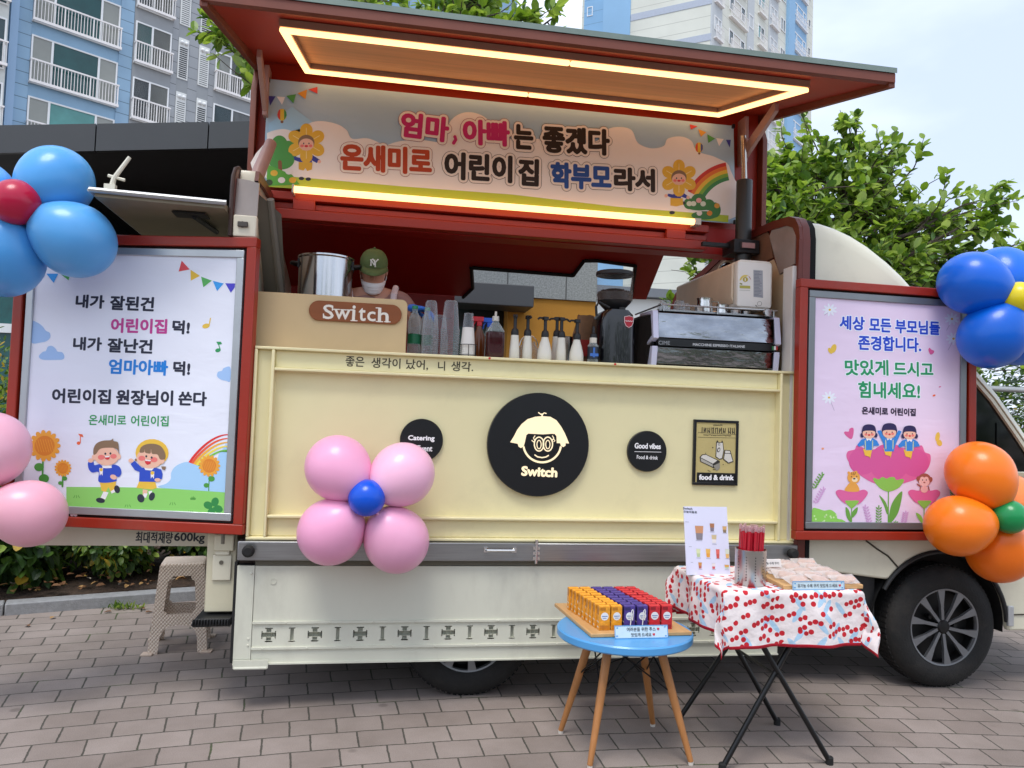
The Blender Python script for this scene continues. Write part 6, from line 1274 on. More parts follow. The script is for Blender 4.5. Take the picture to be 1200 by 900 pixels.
t = thing('wall_speaker', 'round black speaker on the bulkhead above the air conditioner', 'speaker', (1.36, .74, 2.40)); g = G(); g.lathe([(0, .05), (.03, .045), (.05, .02), (.054, 0), (0, 0)], (1.38, .80, 2.375), 28, 0, (-.75, -.65, 0)); obj('cone', g, gloss, t); g = G(); g.lathe([(.062, 0), (.066, .004), (.062, .014), (.05, .016), (.05, 0)], (1.38, .80, 2.375), 28, 0, (-.75, -.65, 0)); obj('bezel', g, beige, t)

# ================================================================== PERSON BEHIND THE COUNTER
def skinned(name, verts, edges, radii, mat_, parent, root=0, sub=2):
    me = bpy.data.meshes.new(name); off = world_off(parent); me.from_pydata([tuple(Vector(v)-off) for v in verts], edges, []); me.materials.append(mat_)
    o = bpy.data.objects.new(name, me); COL.objects.link(o); o.parent = parent
    o.modifiers.new('skin', 'SKIN').use_smooth_shade = True; md = o.modifiers.new('sub', 'SUBSURF'); md.levels = sub; md.render_levels = sub
    if not me.skin_vertices: 
        bpy.context.view_layer.objects.active = o; bpy.ops.mesh.customdata_skin_add() if hasattr(bpy.ops.mesh, 'customdata_skin_add') else None
    sv = me.skin_vertices[0].data
    for i, r_ in enumerate(radii): sv[i].radius = r_ if isinstance(r_, tuple) else (r_, r_); sv[i].use_root = (i == root)
    return o
skin_m = M('skin', '#c08a72', .5, var=.05, sc=20, sss=.08); px_, py_ = -.83, .60
ps = thing('person', 'person in green cap and white face mask bending over the counter, blue glove', 'person', (px_, py_, .70))
V = [(px_, py_+.05, 1.42), (px_, py_+.04, 1.60), (px_, py_+.03, 1.80), (px_, py_+.02, 2.03), (px_, py_-.0, 2.075), (px_, py_-.02, 2.12),
     (px_+.175, py_+.0, 2.035), (px_+.26, py_-.04, 1.84), (px_+.215, py_-.26, 1.935), (px_-.17, py_+.02, 2.03), (px_-.24, py_-.04, 1.66), (px_-.12, py_-.22, 1.56),
     (px_+.09, py_+.05, 1.34), (px_+.10, py_+.02, 1.06), (px_+.10, py_+.06, .76), (px_+.11, py_-.06, .73), (px_-.09, py_+.05, 1.34), (px_-.10, py_+.02, 1.06), (px_-.10, py_+.06, .76), (px_-.11, py_-.06, .73)]
E_ = [(0, 1), (1, 2), (2, 3), (3, 4), (4, 5), (3, 6), (6, 7), (7, 8), (3, 9), (9, 10), (10, 11), (0, 12), (12, 13), (13, 14), (14, 15), (0, 16), (16, 17), (17, 18), (18, 19)]
rd_ = [(.14, .11), (.125, .10), (.145, .105), (.09, .07), (.052, .052), (.055, .06), .055, .042, .031, .055, .042, .031, .085, .058, .042, .035, .085, .058, .042, .035]
body = skinned('body', V, E_, rd_, skin_m, ps)
# head: lofted ellipses, looking down a little
hc = Vector((px_+.005, py_-.055, 2.186)); tilt = Matrix.Rotation(R(24), 3, 'X') @ Matrix.Diagonal((.90, .90, .88))
def hp_(x, y, z): v = tilt @ Vector((x, y, z)); return tuple(hc+v)
def loft_head(rows, n=28):
    g = G(); rings = []
    for z, rx, ryf, ryb, yc in rows:
        rings.append([hp_(rx*math.cos(a), yc+(ryb if math.sin(a) > 0 else ryf)*math.sin(a), z) for a in [2*math.pi*k/n for k in range(n)]])
    ring_loft(g, rings); return g
g = loft_head([(-.128, .02, .02, .02, -.055), (-.122, .036, .035, .04, -.045), (-.105, .052, .052, .06, -.03), (-.075, .063, .072, .075, -.01), (-.04, .070, .084, .086, 0), (0, .074, .088, .094, .0), (.04, .075, .087, .098, .003), (.075, .069, .078, .092, .006), (.10, .052, .058, .07, .01), (.118, .02, .02, .03, .012)])
for s in (-1, 1):
    o = len(g.v); g.ball((0, 0, 0), (.010, .018, .031), 10, 8)
    for i in range(o, len(g.v)): x, y, z = g.v[i]; g.v[i] = hp_(x+s*.077, y+.012, z-.012)
o = len(g.v); g.ball((0, 0, 0), (.012, .018, .026), 10, 8)
for i in range(o, len(g.v)): x, y, z = g.v[i]; g.v[i] = hp_(x, y-.092, z-.022)
head = obj('head', g, skin_m, ps)
g = G()
for s in (-1, 1):
    o = len(g.v); g.ball((0, 0, 0), (.012, .006, .006), 10, 6)
    for i in range(o, len(g.v)): x, y, z = g.v[i]; g.v[i] = hp_(x+s*.03, y-.083, z+.006)
pieces('eye', g, M('eye_dark', '#15100d', .2), head)
g = loft_head([(-.06, .072, .04, .088, .012), (-.02, .077, .03, .098, .012), (.03, .079, .03, .102, .012), (.07, .074, .03, .098, .012), (.085, .06, .03, .08, .012)]); obj('hair', g, M('hair_black', '#120e0c', .5, var=.2, sc=80), head)
capm = M('cap_green_cloth', '#5a6b3e', .85, var=.1, sc=40, bump=.2, bsc=200)
g = loft_head([(.026, .083, .098, .106, .006), (.04, .085, .099, .107, .006), (.07, .081, .094, .102, .006), (.095, .07, .08, .088, .008), (.115, .05, .057, .063, .009), (.126, .025, .028, .03, .01), (.129, .004, .004, .004, .01)], 32)
o = len(g.v); g.ball((0, 0, 0), .008, 10, 6)
for i in range(o, len(g.v)): x, y, z = g.v[i]; g.v[i] = hp_(x, y+.01, z+.132)
cap = obj('cap', g, capm, ps)
g = G(); nb_ = 15; vs = []
for k in range(nb_):
    a = R(200+140*k/(nb_-1)); c_, s_ = math.cos(a), math.sin(a)
    for r_, dz in ((1.0, 0), (1.3, -.008), (1.62, -.022)):
        ext = max(0, (-s_-.3)/.7); x = .083*c_*(1+(r_-1)*.25); y = .006+.098*s_*(1+(r_-1)*1.35*ext); vs.append(hp_(x, y, .032+dz*ext*1.2-.022*c_*c_*(r_-1)*2))
g.add(vs, [(i*3+j, (i+1)*3+j, (i+1)*3+j+1, i*3+j+1) for i in range(nb_-1) for j in range(2)]); br = obj('brim', g, capm, cap); md = br.modifiers.new('thick', 'SOLIDIFY'); md.thickness = .004
g = G()
def nyl(pts): g.path([hp_(x, y, z) for x, y, z in pts], .0032, 6)
nyl([(-.016, -.101, .05), (-.016, -.098, .083)]); nyl([(-.016, -.098, .083), (.004, -.101, .052)]); nyl([(.004, -.101, .052), (.004, -.098, .083)]); nyl([(-.006, -.098, .088), (.010, -.1, .07)]); nyl([(.024, -.095, .088), (.010, -.1, .07)]); nyl([(.010, -.1, .07), (.010, -.102, .044)])
for x, z in ((-.016, .083), (.004, .083), (-.016, .05), (.010, .044), (-.006, .088), (.024, .088)): nyl([(x-.005, -.1, z), (x+.005, -.1, z)])
obj('cap_emblem', g, M('emblem_white', '#e6e4de', .6), cap)
g = loft_head([(-.142, .03, .035, -.02, -.05), (-.136, .048, .058, -.0, -.035), (-.122, .06, .078, .0, -.02), (-.112, .064, .081, .0, -.015), (-.108, .067, .090, .0, -.012), (-.094, .069, .092, .0, -.008), (-.090, .072, .100, .0, -.005), (-.074, .073, .101, .0, -.002), (-.066, .073, .096, .0, .0)], 36)
mk = obj('face_mask', g, M('mask_white', '#ebe8ea', .7, var=.03, sc=15), ps)
g = G()
for s in (-1, 1): g.path([hp_(s*.077, -.0, -.03), hp_(s*.085, .03, -.005), hp_(s*.08, .045, .01)], .002, 5); g.path([hp_(s*.07, -.0, -.09), hp_(s*.08, .03, -.05), hp_(s*.08, .045, -.01)], .002, 5)
pieces('ear_loop', g, wht, mk)
shirt_m = M('shirt_mauve', '#94706a', .85, var=.08, sc=12, bump=.25, bsc=30)
skinned('shirt', [V[0], V[1], V[2], (px_, py_+.03, 2.01), V[6], V[7], (px_+.225, py_-.18, 1.88), V[9], V[10], (px_-.2, py_-.1, 1.62)], [(0, 1), (1, 2), (2, 3), (3, 4), (4, 5), (5, 6), (3, 7), (7, 8), (8, 9)], [(.155, .125), (.145, .115), (.16, .12), (.105, .083), .068, .055, .044, .068, .055, .046], shirt_m, ps)
skinned('trousers', [(px_, py_+.05, 1.40)]+V[12:15]+V[16:19], [(0, 1), (1, 2), (2, 3), (0, 4), (4, 5), (5, 6)], [(.16, .13), .098, .072, .06, .098, .072, .06], M('trousers_dark', '#22252b', .8), ps)
g = G(); g.path([(px_+.10, py_-.10, 1.80), (px_+.12, py_-.07, 2.05), (px_+.13, py_+.0, 2.10), (px_+.12, py_+.12, 1.99)], [.016, .018, .018, .016], 8); g.path([(px_-.10, py_-.10, 1.80), (px_-.12, py_-.07, 2.05), (px_-.13, py_+.0, 2.10), (px_-.12, py_+.12, 1.99)], [.016, .018, .018, .016], 8); g.box(px_-.16, px_+.16, py_-.125, py_-.118, 1.2, 1.81); pieces('apron', g, M('apron_pale', '#d8c9cc', .8), ps)
glove = M('glove_blue', '#2c6fd0', .4, var=.08, sc=30)
def hand(wr, d, up, s, mat_, parent, name):
    """palm and five bent fingers as one skin network; wr wrist, d pointing direction, up back of the hand"""
    wr = Vector(wr); d = Vector(d).normalized(); sdv = d.cross(Vector(up)).normalized()*s; up = sdv.cross(d)*s
    V_ = [wr-d*.03, wr, wr+d*.035, wr+d*.06]; E__ = [(0, 1), (1, 2), (2, 3)]; rr = [(.03, .03), (.026, .02), (.034, .016), (.033, .014)]
    for k, (o_, L) in enumerate(((-.027, .068), (-.009, .078), (.010, .074), (.028, .058))):
        b0 = wr+d*.078+sdv*o_; i0 = len(V_); V_ += [b0, b0+d*L*.42-up*.012, b0+d*L*.68-up*.036, b0+d*L*.78-up*.058]; E__ += [(3, i0), (i0, i0+1), (i0+1, i0+2), (i0+2, i0+3)]; rr += [.0098, .009, .0083, .0068]
    i0 = len(V_); V_ += [wr+d*.02-sdv*.036-up*.006, wr+d*.05-sdv*.056-up*.020, wr+d*.075-sdv*.06-up*.036]; E__ += [(1, i0), (i0, i0+1), (i0+1, i0+2)]; rr += [.013, .0105, .0085]
    return skinned(name, V_, E__, rr, mat_, parent, 0, 1)
hand((px_+.215, py_-.28, 1.955), (.85, -.35, -.12), (0, .2, 1), 1, glove, ps, 'gloved_hand')
hand((px_-.10, py_-.25, 1.55), (.5, -.8, -.1), (0, 0, 1), -1, glove, ps, 'gloved_hand')
# ================================================================== IN FRONT OF THE TRUCK
oak = M('oak_leg', '#a8713f', .45, var=.16, sc=7, stretch=(6, 6, .6)); tblue = M('table_blue', '#4f9ad4', .32, var=.04, sc=2, coat=.2)
tb = thing('round_table', 'round blue side table on four splayed wooden legs', 'table', (.326, -.51, 0)); tx, ty, tz, tr = .326, -.51, .50, .292
g = G(); g.lathe([(0, 0), (tr-.006, 0), (tr, .006), (tr, .030), (tr-.006, .036), (0, .036)], (tx, ty, tz-.036), 96); obj('tabletop', g, tblue, tb)
feet = [(.093, -.363), (.130, -.712), (.537, -.324), (.556, -.717)]; tops = []
for fx, fy in feet:
    tp = (tx+(fx-tx)*.52, ty+(fy-ty)*.52, tz-.037); tops.append(tp)
    g = G(); g.path([tp, tuple(Vector(tp).lerp(Vector((fx, fy, .0)), .5)), (fx, fy, .012)], [.019, .017, .0115], 18); lg_ = obj('leg', g, oak, tb)
    g = G(); g.lathe([(0, 0), (.011, 0), (.0118, .012), (0, .012)], (fx, fy, 0), 14); obj('foot_pad', g, M('pad_white', '#cfc8bd', .5), lg_)
g = G()
for i in range(4):
    a = Vector(tops[i]); 
    for j in range(4):
        if j == i: continue
        b_ = Vector(tops[j]).lerp(Vector((feet[j][0], feet[j][1], 0)), .42); g.path([a+Vector((0, 0, -.004)), b_], .0035, 6)
g.box(tx-.15, tx+.15, ty-.012, ty+.012, tz-.048, tz-.038); g.box(tx-.012, tx+.012, ty-.15, ty+.15, tz-.053, tz-.0485)
obj('wire_brace', g, M('brace_black', '#141414', .4, .5), tb)
wood = M('tray_wood', '#c49a66', .5, var=.14, sc=5, stretch=(5, .6, 5))
g = G(); g.obox((.135, -.655, tz+.001), (.445, .012, 0), (-.035, .52, 0), (0, 0, .016)); tag(obj('wooden_tray', g, wood, bevel=.003), 'pale wooden tray under the juice cartons on the round table', 'tray')
# juice cartons: six columns by nine rows
jm = {k: M('carton_'+k, c, .35, var=.28, sc=55) for k, c in (('orange', '#e39a2a'), ('purple', '#4a3a86'), ('red', '#c62a34'))}
jd = {k: M('carton_print_'+k, c, .35, var=.2, sc=50) for k, c in (('orange', '#b9741f'), ('purple', '#332a5e'), ('red', '#8f1c26'))}
straw_w = M('straw_white', '#e8e6e2', .4); labm = M('carton_label', '#e3e6ea', .4); labb = M('carton_label_blue', '#5f7fb4', .4); foilm = M('carton_white_print', '#dcd6c8', .4, var=.1)
cw, cdp, ch = .0475, .036, .103
def carton(kind):
    t = thing('juice_carton', kind, 'juice carton', (0, 0, 0)); h = ch
    g = G(); g.box(-cw/2, cw/2, -cdp/2, cdp/2, 0, h-.004); g.add([(-cw/2, -cdp/2, h-.004), (cw/2, -cdp/2, h-.004), (cw/2, cdp/2, h-.004), (-cw/2, cdp/2, h-.004), (-cw/2+.002, 0, h), (cw/2-.002, 0, h)], [(0, 1, 5, 4), (2, 3, 4, 5), (1, 2, 5), (3, 0, 4)]); b_ = obj('carton_body', g, jm[kind], t, smooth=False, bevel=.0016)
    g = G(); y = -cdp/2-.0006
    g.lathe([(0, 0), (.0165, 0), (.0165, .0004), (0, .0004)], (0, y+.0004, h*.56), 22, 0, (0, -1, 0)); obj('round_label', g, labm, b_)
    g = G(); g.box(-.012, .012, y-.0006, y-.0002, h*.555, h*.585); g.box(-.008, .008, y-.0006, y-.0002, h*.48, h*.50); obj('label_stripe', g, labb, b_)
    g = G(); g.box(-cw/2+.003, cw/2-.003, y, y+.0004, .004, h*.2); g.box(-cw/2+.004, cw/2-.02, y, y+.0004, h*.8, h*.92)
    for s in (-1, 1): g.box(s*(cw/2+.0003)-.0002, s*(cw/2+.0003)+.0002, -cdp/2+.004, cdp/2-.004, h*.62, h*.9)
    g.box(-cw/2+.006, cw/2-.006, -.001, .001, h-.001, h+.0006); obj('print', g, jd[kind], b_)
    g = G()
    for s in (-1, 1): g.box(s*(cw/2+.0003)-.0002, s*(cw/2+.0003)+.0002, -cdp/2+.004, cdp/2-.004, h*.30, h*.34); g.box(s*(cw/2+.0003)-.0002, s*(cw/2+.0003)+.0002, -cdp/2+.008, cdp/2-.008, h*.08, h*.14)
    obj('pale_print', g, foilm, b_)
    return t
protos = {k: carton(k) for k in ('orange', 'purple', 'red')}; used = set()
colname = ['outer left', 'second', 'third', 'fourth', 'fifth', 'outer right']; random.seed(12)
for ci in range(6):
    kind = ('orange', 'orange', 'purple', 'purple', 'red', 'red')[ci]
    for ri in range(9):
        off = -.0 if ri < 5 else .012
        x = .205+ci*.0535+(.004 if ci > 1 else 0)+(.004 if ci > 3 else 0)-ri*.0055+random.uniform(-.0015, .0015); y = -.592+ri*.0405+off+ci*.001+random.uniform(-.0015, .0015)
        lb_ = '%s juice carton, %s row from the front, %s column of the tray' % (kind, nth(ri), colname[ci])
        if kind not in used: o = protos[kind]; used.add(kind); o.location = (x, y, tz+.0175); o.rotation_euler = (0, 0, R(random.uniform(-2, 2))); o['label'] = lb_
        else: o = dup(protos[kind], (x, y, tz+.0175), R(random.uniform(-4, 4)), lb_)
        o['group'] = kind+' juice cartons on the tray'
for i, x in enumerate((.315, .368)):
    t = thing('wrapped_straw', 'bent white straw stuck on the %s purple carton in front' % ('left', 'right')[i], 'straw', (x, -.615, tz+.02)); g = G(); g.path([(x, -.6165, tz+.025), (x+.006, -.6165, tz+.10), (x+.010, -.6165, tz+.105), (x+.013, -.6165, tz+.098), (x+.010, -.6165, tz+.06)], .0022, 8); obj('straw', g, straw_w, t)
# paper sign propped against the cartons
cardm = M('card_bluewhite', '#c3d6df', .45, var=.06, sc=20); cedge = M('card_blue_edge', '#5f9ccf', .45)
def card(label, O, w, h, lean, lines, rz=0):
    t = thing('paper_sign', label, 'sign', O); ex = Vector((math.cos(rz), math.sin(rz), 0)); ez = Vector((0, lean, 1)).normalized(); O = Vector(O); n_ = ex.cross(ez)*-1
    if n_.y > 0: n_ = -n_
    g = G(); g.obox(O-n_*.001, ex*w, -n_*.003, ez*h); b_ = obj('card', g, cardm, t, smooth=False)
    g = G()
    for a, c_, ww, hh in ((0, 0, w, .0025), (0, h-.0025, w, .0025), (0, .0026, .0025, h-.0055), (w-.0025, .0026, .0025, h-.0055)): g.obox(O+ex*a+ez*c_-n_*.0008, ex*ww, n_*.0012, ez*hh)
    for a, c_ in ((.006, .008), (w-.014, .006), (.008, h-.012), (w-.016, h-.01)): g.obox(O+ex*a+ez*c_-n_*.0008, ex*.007, n_*.001, ez*.005)
    obj('card_border', g, cedge, b_, smooth=False)
    A = Art(O, ex, ez); A.STEP = .0001; dk_ = ink('#26262c'); ht_ = ink('#cc2233')
    for tx_, u0, u1, wv, hh in lines:
        v, f, x0, x1, y0, y1 = text_shape(tx_, .012); k = (u1-u0)/(x1-x0); ky = hh/(y1-y0)
        A.g.add([A.P(u0+(x-x0)*k, wv+(y-y0)*ky, 3) for x, y in v], f, A.mi(dk_))
        cx, cz, s = u1+.011, wv+hh*.5, .0055
        A.polyuv([(cx, cz-s*1.1), (cx+s, cz+s*.1), (cx+s*.95, cz+s*.7), (cx+s*.5, cz+s), (cx, cz+s*.6), (cx-s*.5, cz+s), (cx-s*.95, cz+s*.7), (cx-s, cz+s*.1)], ht_, 3)
    A.build('handwriting', b_); return t
card('blue edged paper sign leaning on the front juice cartons', (.232, -.675, tz+.001), .232, .052, .25, [('여러분을 위한 주스', .052, .178, .028, .016), ('맛있게 드세요', .070, .158, .007, .015)], R(1))

# folding table with cherry cloth
ft = thing('folding_table', 'small folding table on crossed black legs under the cherry cloth', 'folding table', (.95, -.52, 0)); fz = .715; bt = M('leg_black', '#151516', .3, .3, var=.05)
g = G(); g.box(.665, 1.265, -.775, -.265, fz-.022, fz-.003); obj('tabletop', g, M('table_underside', '#3c3a38', .6), ft, bevel=.004)
for (fx, fy), (tx_, ty_) in (((.663, -.795), (1.135, -.70)), ((1.145, -.756), (.725, -.70)), ((.693, -.277), (1.135, -.33)), ((1.136, -.344), (.725, -.33))):
    g = G(); sh = .012 if fx < .9 else -.012
    g.path([(fx, fy+sh, .012), (tx_, ty_+sh, fz-.024)], .0115, 14); l_ = obj('leg', g, bt, ft); g = G(); g.lathe([(0, 0), (.0155, 0), (.0155, .028), (.012, .032), (0, .032)], (fx, fy+sh, 0), 14); obj('rubber_foot', g, rubber, l_)
g = G(); g.path([(1.135, -.70, fz-.03), (1.135, -.33, fz-.03)], .01, 10); g.path([(.725, -.70, fz-.03), (.725, -.33, fz-.03)], .01, 10); g.path([(.915, -.75, .36), (.915, -.3, .36)], .006, 8); obj('cross_bar', g, bt, ft)
def cloth_mat():
    m = bpy.data.materials.new('cherry_cloth'); m.use_nodes = True; n = m.node_tree.nodes; l = m.node_tree.links; b = n['Principled BSDF']; uv = n.new('ShaderNodeUVMap')
    def vor(scale, loc, r0, r1, sx=1, sy=1, rot=0, jit=1.0, thr=None):
        m0 = n.new('ShaderNodeMapping'); m0.inputs['Rotation'].default_value = (0, 0, rot); l.new(uv.outputs[0], m0.inputs[0]); mp = n.new('ShaderNodeMapping'); mp.inputs['Scale'].default_value = (scale*sx, scale*sy, 1); mp.inputs['Location'].default_value = loc; l.new(m0.outputs[0], mp.inputs[0])
        v = n.new('ShaderNodeTexVoronoi'); v.voronoi_dimensions = '2D'; v.inputs['Scale'].default_value = 1; v.inputs['Randomness'].default_value = jit; l.new(mp.outputs[0], v.inputs['Vector'])
        c = n.new('ShaderNodeMapRange'); c.inputs['From Min'].default_value = r0; c.inputs['From Max'].default_value = r1; c.inputs['To Min'].default_value = 1; c.inputs['To Max'].default_value = 0; l.new(v.outputs['Distance'], c.inputs[0]); s = c.outputs[0]
        if thr is not None:
            sp = n.new('ShaderNodeSeparateColor'); l.new(v.outputs['Color'], sp.inputs[0]); gt = n.new('ShaderNodeMath'); gt.operation = 'GREATER_THAN'; gt.inputs[1].default_value = thr; l.new(sp.outputs[0], gt.inputs[0])
            mu = n.new('ShaderNodeMath'); mu.operation = 'MULTIPLY'; l.new(s, mu.inputs[0]); l.new(gt.outputs[0], mu.inputs[1]); s = mu.outputs[0]
        return s
    def mix(fac, a, bcol):
        x = n.new('ShaderNodeMixRGB'); l.new(fac, x.inputs[0]); l.new(a, x.inputs[1]); x.inputs[2].default_value = bcol; return x.outputs[0]
    base = n.new('ShaderNodeRGB'); base.outputs[0].default_value = C('#e3d9d8')
    s = mix(vor(11, (3, 1, 0), .25, .28, 2.0, .62, .6, 1, .52), base.outputs[0], C('#a6c6dd'))
    s = mix(vor(11, (7, 5, 0), .23, .26, 2.0, .62, -.7, 1, .55), s, C('#a6c6dd'))
    s = mix(vor(24, (0, 0, 0), .25, .28, 1, 1, .1, 1, .34), s, C('#bf1426'))
    s = mix(vor(24, (.46, .22, 0), .22, .25, 1, 1, .1, 1, .58), s, C('#b3101f'))
    # hem
    sp = n.new('ShaderNodeSeparateXYZ'); l.new(uv.outputs[0], sp.inputs[0]); ms = []
    for i in (0, 1):
        a = n.new('ShaderNodeMath'); a.operation = 'ABSOLUTE'; l.new(sp.outputs[i], a.inputs[0]); gt = n.new('ShaderNodeMath'); gt.operation = 'GREATER_THAN'; gt.inputs[1].default_value = (.487, .487)[i]; l.new(a.outputs[0], gt.inputs[0]); ms.append(gt.outputs[0])
    mxx = n.new('ShaderNodeMath'); mxx.operation = 'MAXIMUM'; l.new(ms[0], mxx.inputs[0]); l.new(ms[1], mxx.inputs[1])
    s = mix(mxx.outputs[0], s, C('#b80f28')); l.new(s, b.inputs['Base Color']); b.inputs['Roughness'].default_value = .85
    z = n.new('ShaderNodeTexNoise'); z.inputs['Scale'].default_value = 14; z.inputs['Detail'].default_value = 6; l.new(uv.outputs[0], z.inputs['Vector']); bp = n.new('ShaderNodeBump'); bp.inputs['Strength'].default_value = .6; bp.inputs['Distance'].default_value = .02; l.new(z.outputs[0], bp.inputs['Height']); l.new(bp.outputs[0], b.inputs['Normal'])
    return m
def tablecloth():
    N = 90; cx, cy = .965, -.52; a, b_ = .306, .262; me = bpy.data.meshes.new('tablecloth'); vs = []; uvs = []
    for i in range(N+1):
        for j in range(N+1):
            u = -.5+i/N; v = -.5+j/N; U = u*1.0; Vv = v*.98
            ox = max(0, abs(U)-a); oy = max(0, abs(Vv)-b_); sx = 1 if U > 0 else -1; sy = 1 if Vv > 0 else -1
            hang = math.hypot(ox, oy); dia = min(ox, oy)
            x = sx*(min(abs(U), a)+.05*ox+.16*dia+(.006 if ox > 0 else 0)); y = sy*(min(abs(Vv), b_)+.05*oy+.18*dia+(.006 if oy > 0 else 0)); z = fz+.001
            if hang > 0:
                z -= math.sqrt(max(0, hang*hang))*.985 if dia == 0 else (max(ox, oy)*.95+dia*.22)
                wv = min(1, hang/.1)
                if oy > 0: y += sy*.016*wv*math.sin(U*17+1+Vv*3)+sy*.006*wv*math.sin(U*41+Vv*9)
                if ox > 0: x += sx*.014*wv*math.sin(Vv*19+2)+sx*.005*wv*math.sin(Vv*45)
            else: z += .0012*math.sin(U*30+Vv*18)*math.sin(Vv*26)+.0015
            vs.append((cx+x-cx, cy+y-cy, z)); uvs.append((u, v))
    fs = [(i*(N+1)+j, (i+1)*(N+1)+j, (i+1)*(N+1)+j+1, i*(N+1)+j+1) for i in range(N) for j in range(N)]
    me.from_pydata(vs, [], fs); me.materials.append(cloth_mat()); ul = me.uv_layers.new(name='UVMap')
    for lp_ in me.loops: ul.data[lp_.index].uv = uvs[lp_.vertex_index]
    me.polygons.foreach_set('use_smooth', [True]*len(me.polygons)); o = bpy.data.objects.new('tablecloth', me); COL.objects.link(o); o.location = (cx, cy, 0)
    md = o.modifiers.new('thick', 'SOLIDIFY'); md.thickness = .0016; md.offset = 1
    return tag(o, 'white tablecloth printed with red cherries and blue leaves, red hem', 'tablecloth')
tablecloth(); tt = fz+.004
# menu stand
mn = thing('menu_stand', 'white menu card with pictures of drinks standing on the cherry cloth', 'menu', (.735, -.46, tt)); pw2 = M('menu_white', '#dcdcf0', .35, var=.02)
mO = Vector((.622, -.47, tt)); mex = Vector((1, .03, 0)).normalized(); mez = Vector((-.035, .10, 1)).normalized()
g = G(); g.obox(mO, mex*.212, mex.cross(mez)*-.003, mez*.303); mc = obj('menu_card', g, pw2, mn, smooth=False); g = G(); g.obox(mO+Vector((.02, .0035, 0)), mex*.17, (0, .07, 0), (0, 0, .004)); g.obox(mO+Vector((.06, .07, 0)), mex*.09, (0, .003, 0), (0, -.03, .2)); obj('stand_back', g, cupm, mn, smooth=False)
A = Art(mO, mex, mez); A.crop(780, 580, 8.183); A.l = 1; gtx = ink('#565a66')
A.text('Switch', (184, 128), (275, 130), 22, gtx, 1.2, off=.0); A.text('오늘의음료', (188, 158), (318, 162), 24, gtx, .8, off=.0)
for x, y, w in ((200, 257, 36), (232, 494, 26), (246, 645, 18), (300, 432, 60), (440, 345, 40), (560, 352, 36), (455, 462, 40), (300, 600, 40), (395, 602, 40), (490, 600, 36), (580, 598, 36), (318, 708, 34), (448, 706, 34), (570, 704, 36)): A.line([(x, y), (x+w, y+.5)], 4, ink('#a3a4b4'), 1)
A.build('menu_lettering', mc)
for cx, y0, y1, w, c1, c2 in ((334, 290, 425, 40, '#c98f66', '#857f86'), (458, 262, 338, 22, '#a8714e', '#7d7480'), (577, 285, 348, 20, '#d0a56c', '#8f7a5c'), (474, 372, 452, 24, '#cdb98f', '#e6e2e2'), (320, 512, 590, 20, '#d5dcae', '#b9c99a'), (413, 508, 590, 22, '#e9b65a', '#e29f3c'), (506, 508, 598, 18, '#dd6a60', '#c9564e'), (597, 505, 592, 20, '#d3d9c6', '#e5b46a'), (333, 640, 700, 17, '#c98f4c', '#b3665a'), (462, 645, 700, 16, '#e2dada', '#cc5a60'), (588, 655, 692, 22, '#d9a24c', '#b9d0b0')):
    ym_ = (y0+y1)/2+4; A.poly([(cx-w, y0), (cx+w, y0), (cx+w*.86, ym_), (cx-w*.86, ym_)], ink(c1), 2); A.poly([(cx-w*.86, ym_), (cx+w*.86, ym_), (cx+w*.7, y1), (cx-w*.7, y1)], ink(c2), 2); A.line([(cx-w, y0), (cx+w, y0)], 4, ink('#c9ccd8'), 3); A.build('drink_picture', mc)
# steel canister and straws
cx_, cy_ = .832, -.655; cn_ = thing('straw_canister', 'perforated steel canister full of red straws on the cherry cloth', 'canister', (cx_, cy_, tt)); g = G()
g.lathe([(0, 0), (.062, 0), (.065, .004), (.065, .145), (.067, .149), (.064, .150), (.062, .145), (.061, .006), (0, .006)], (cx_, cy_, tt), 48); obj('canister', g, M('canister_steel', '#b4b4b2', .28, .95, var=.04, sc=4), cn_); g = G()
for a0 in range(-165, 0, 33):
    for k in range(9):
        a = R(a0); d = Vector((math.cos(a), math.sin(a), 0)); g.lathe([(0, 0), (.0024, 0), (.0024, .001), (0, .001)], (cx_+.0648*d.x, cy_+.0648*d.y, tt+.025+k*.012), 8, 0, d)
obj('perforation', g, blackp, cn_)
random.seed(8); sred = M('straw_red', '#b5142a', .3, var=.1, sc=30, coat=.2); swrap = clear_plastic('straw_wrap', '#d9a9ad', .3, .2); p0 = None
pts_ = []
for k in range(58):
    r_ = .054*math.sqrt((k+.5)/58); a = k*2.39996; pts_.append((r_*math.cos(a), r_*math.sin(a)))
for k, (dx, dy) in enumerate(pts_):
    if p0 is None:
        p0 = thing('drinking_straw', 'red plastic-wrapped straw standing in the steel canister', 'straw', (0, 0, 0), group='red straws in the canister'); g = G(); g.path([(0, 0, 0), (0, 0, .215)], .0058, 10); obj('straw', g, sred, p0); g = G(); g.path([(0, 0, .216), (0, 0, .236)], [.0062, .0052], 8); obj('wrapper_tip', g, swrap, p0); o = p0
    else: o = dup(p0)
    o.location = (cx_+dx*.92, cy_+dy*.92, tt+.008+random.uniform(-.004, .008)); o.rotation_euler = (-dy*1.0, dx*1.0, random.uniform(0, 6))
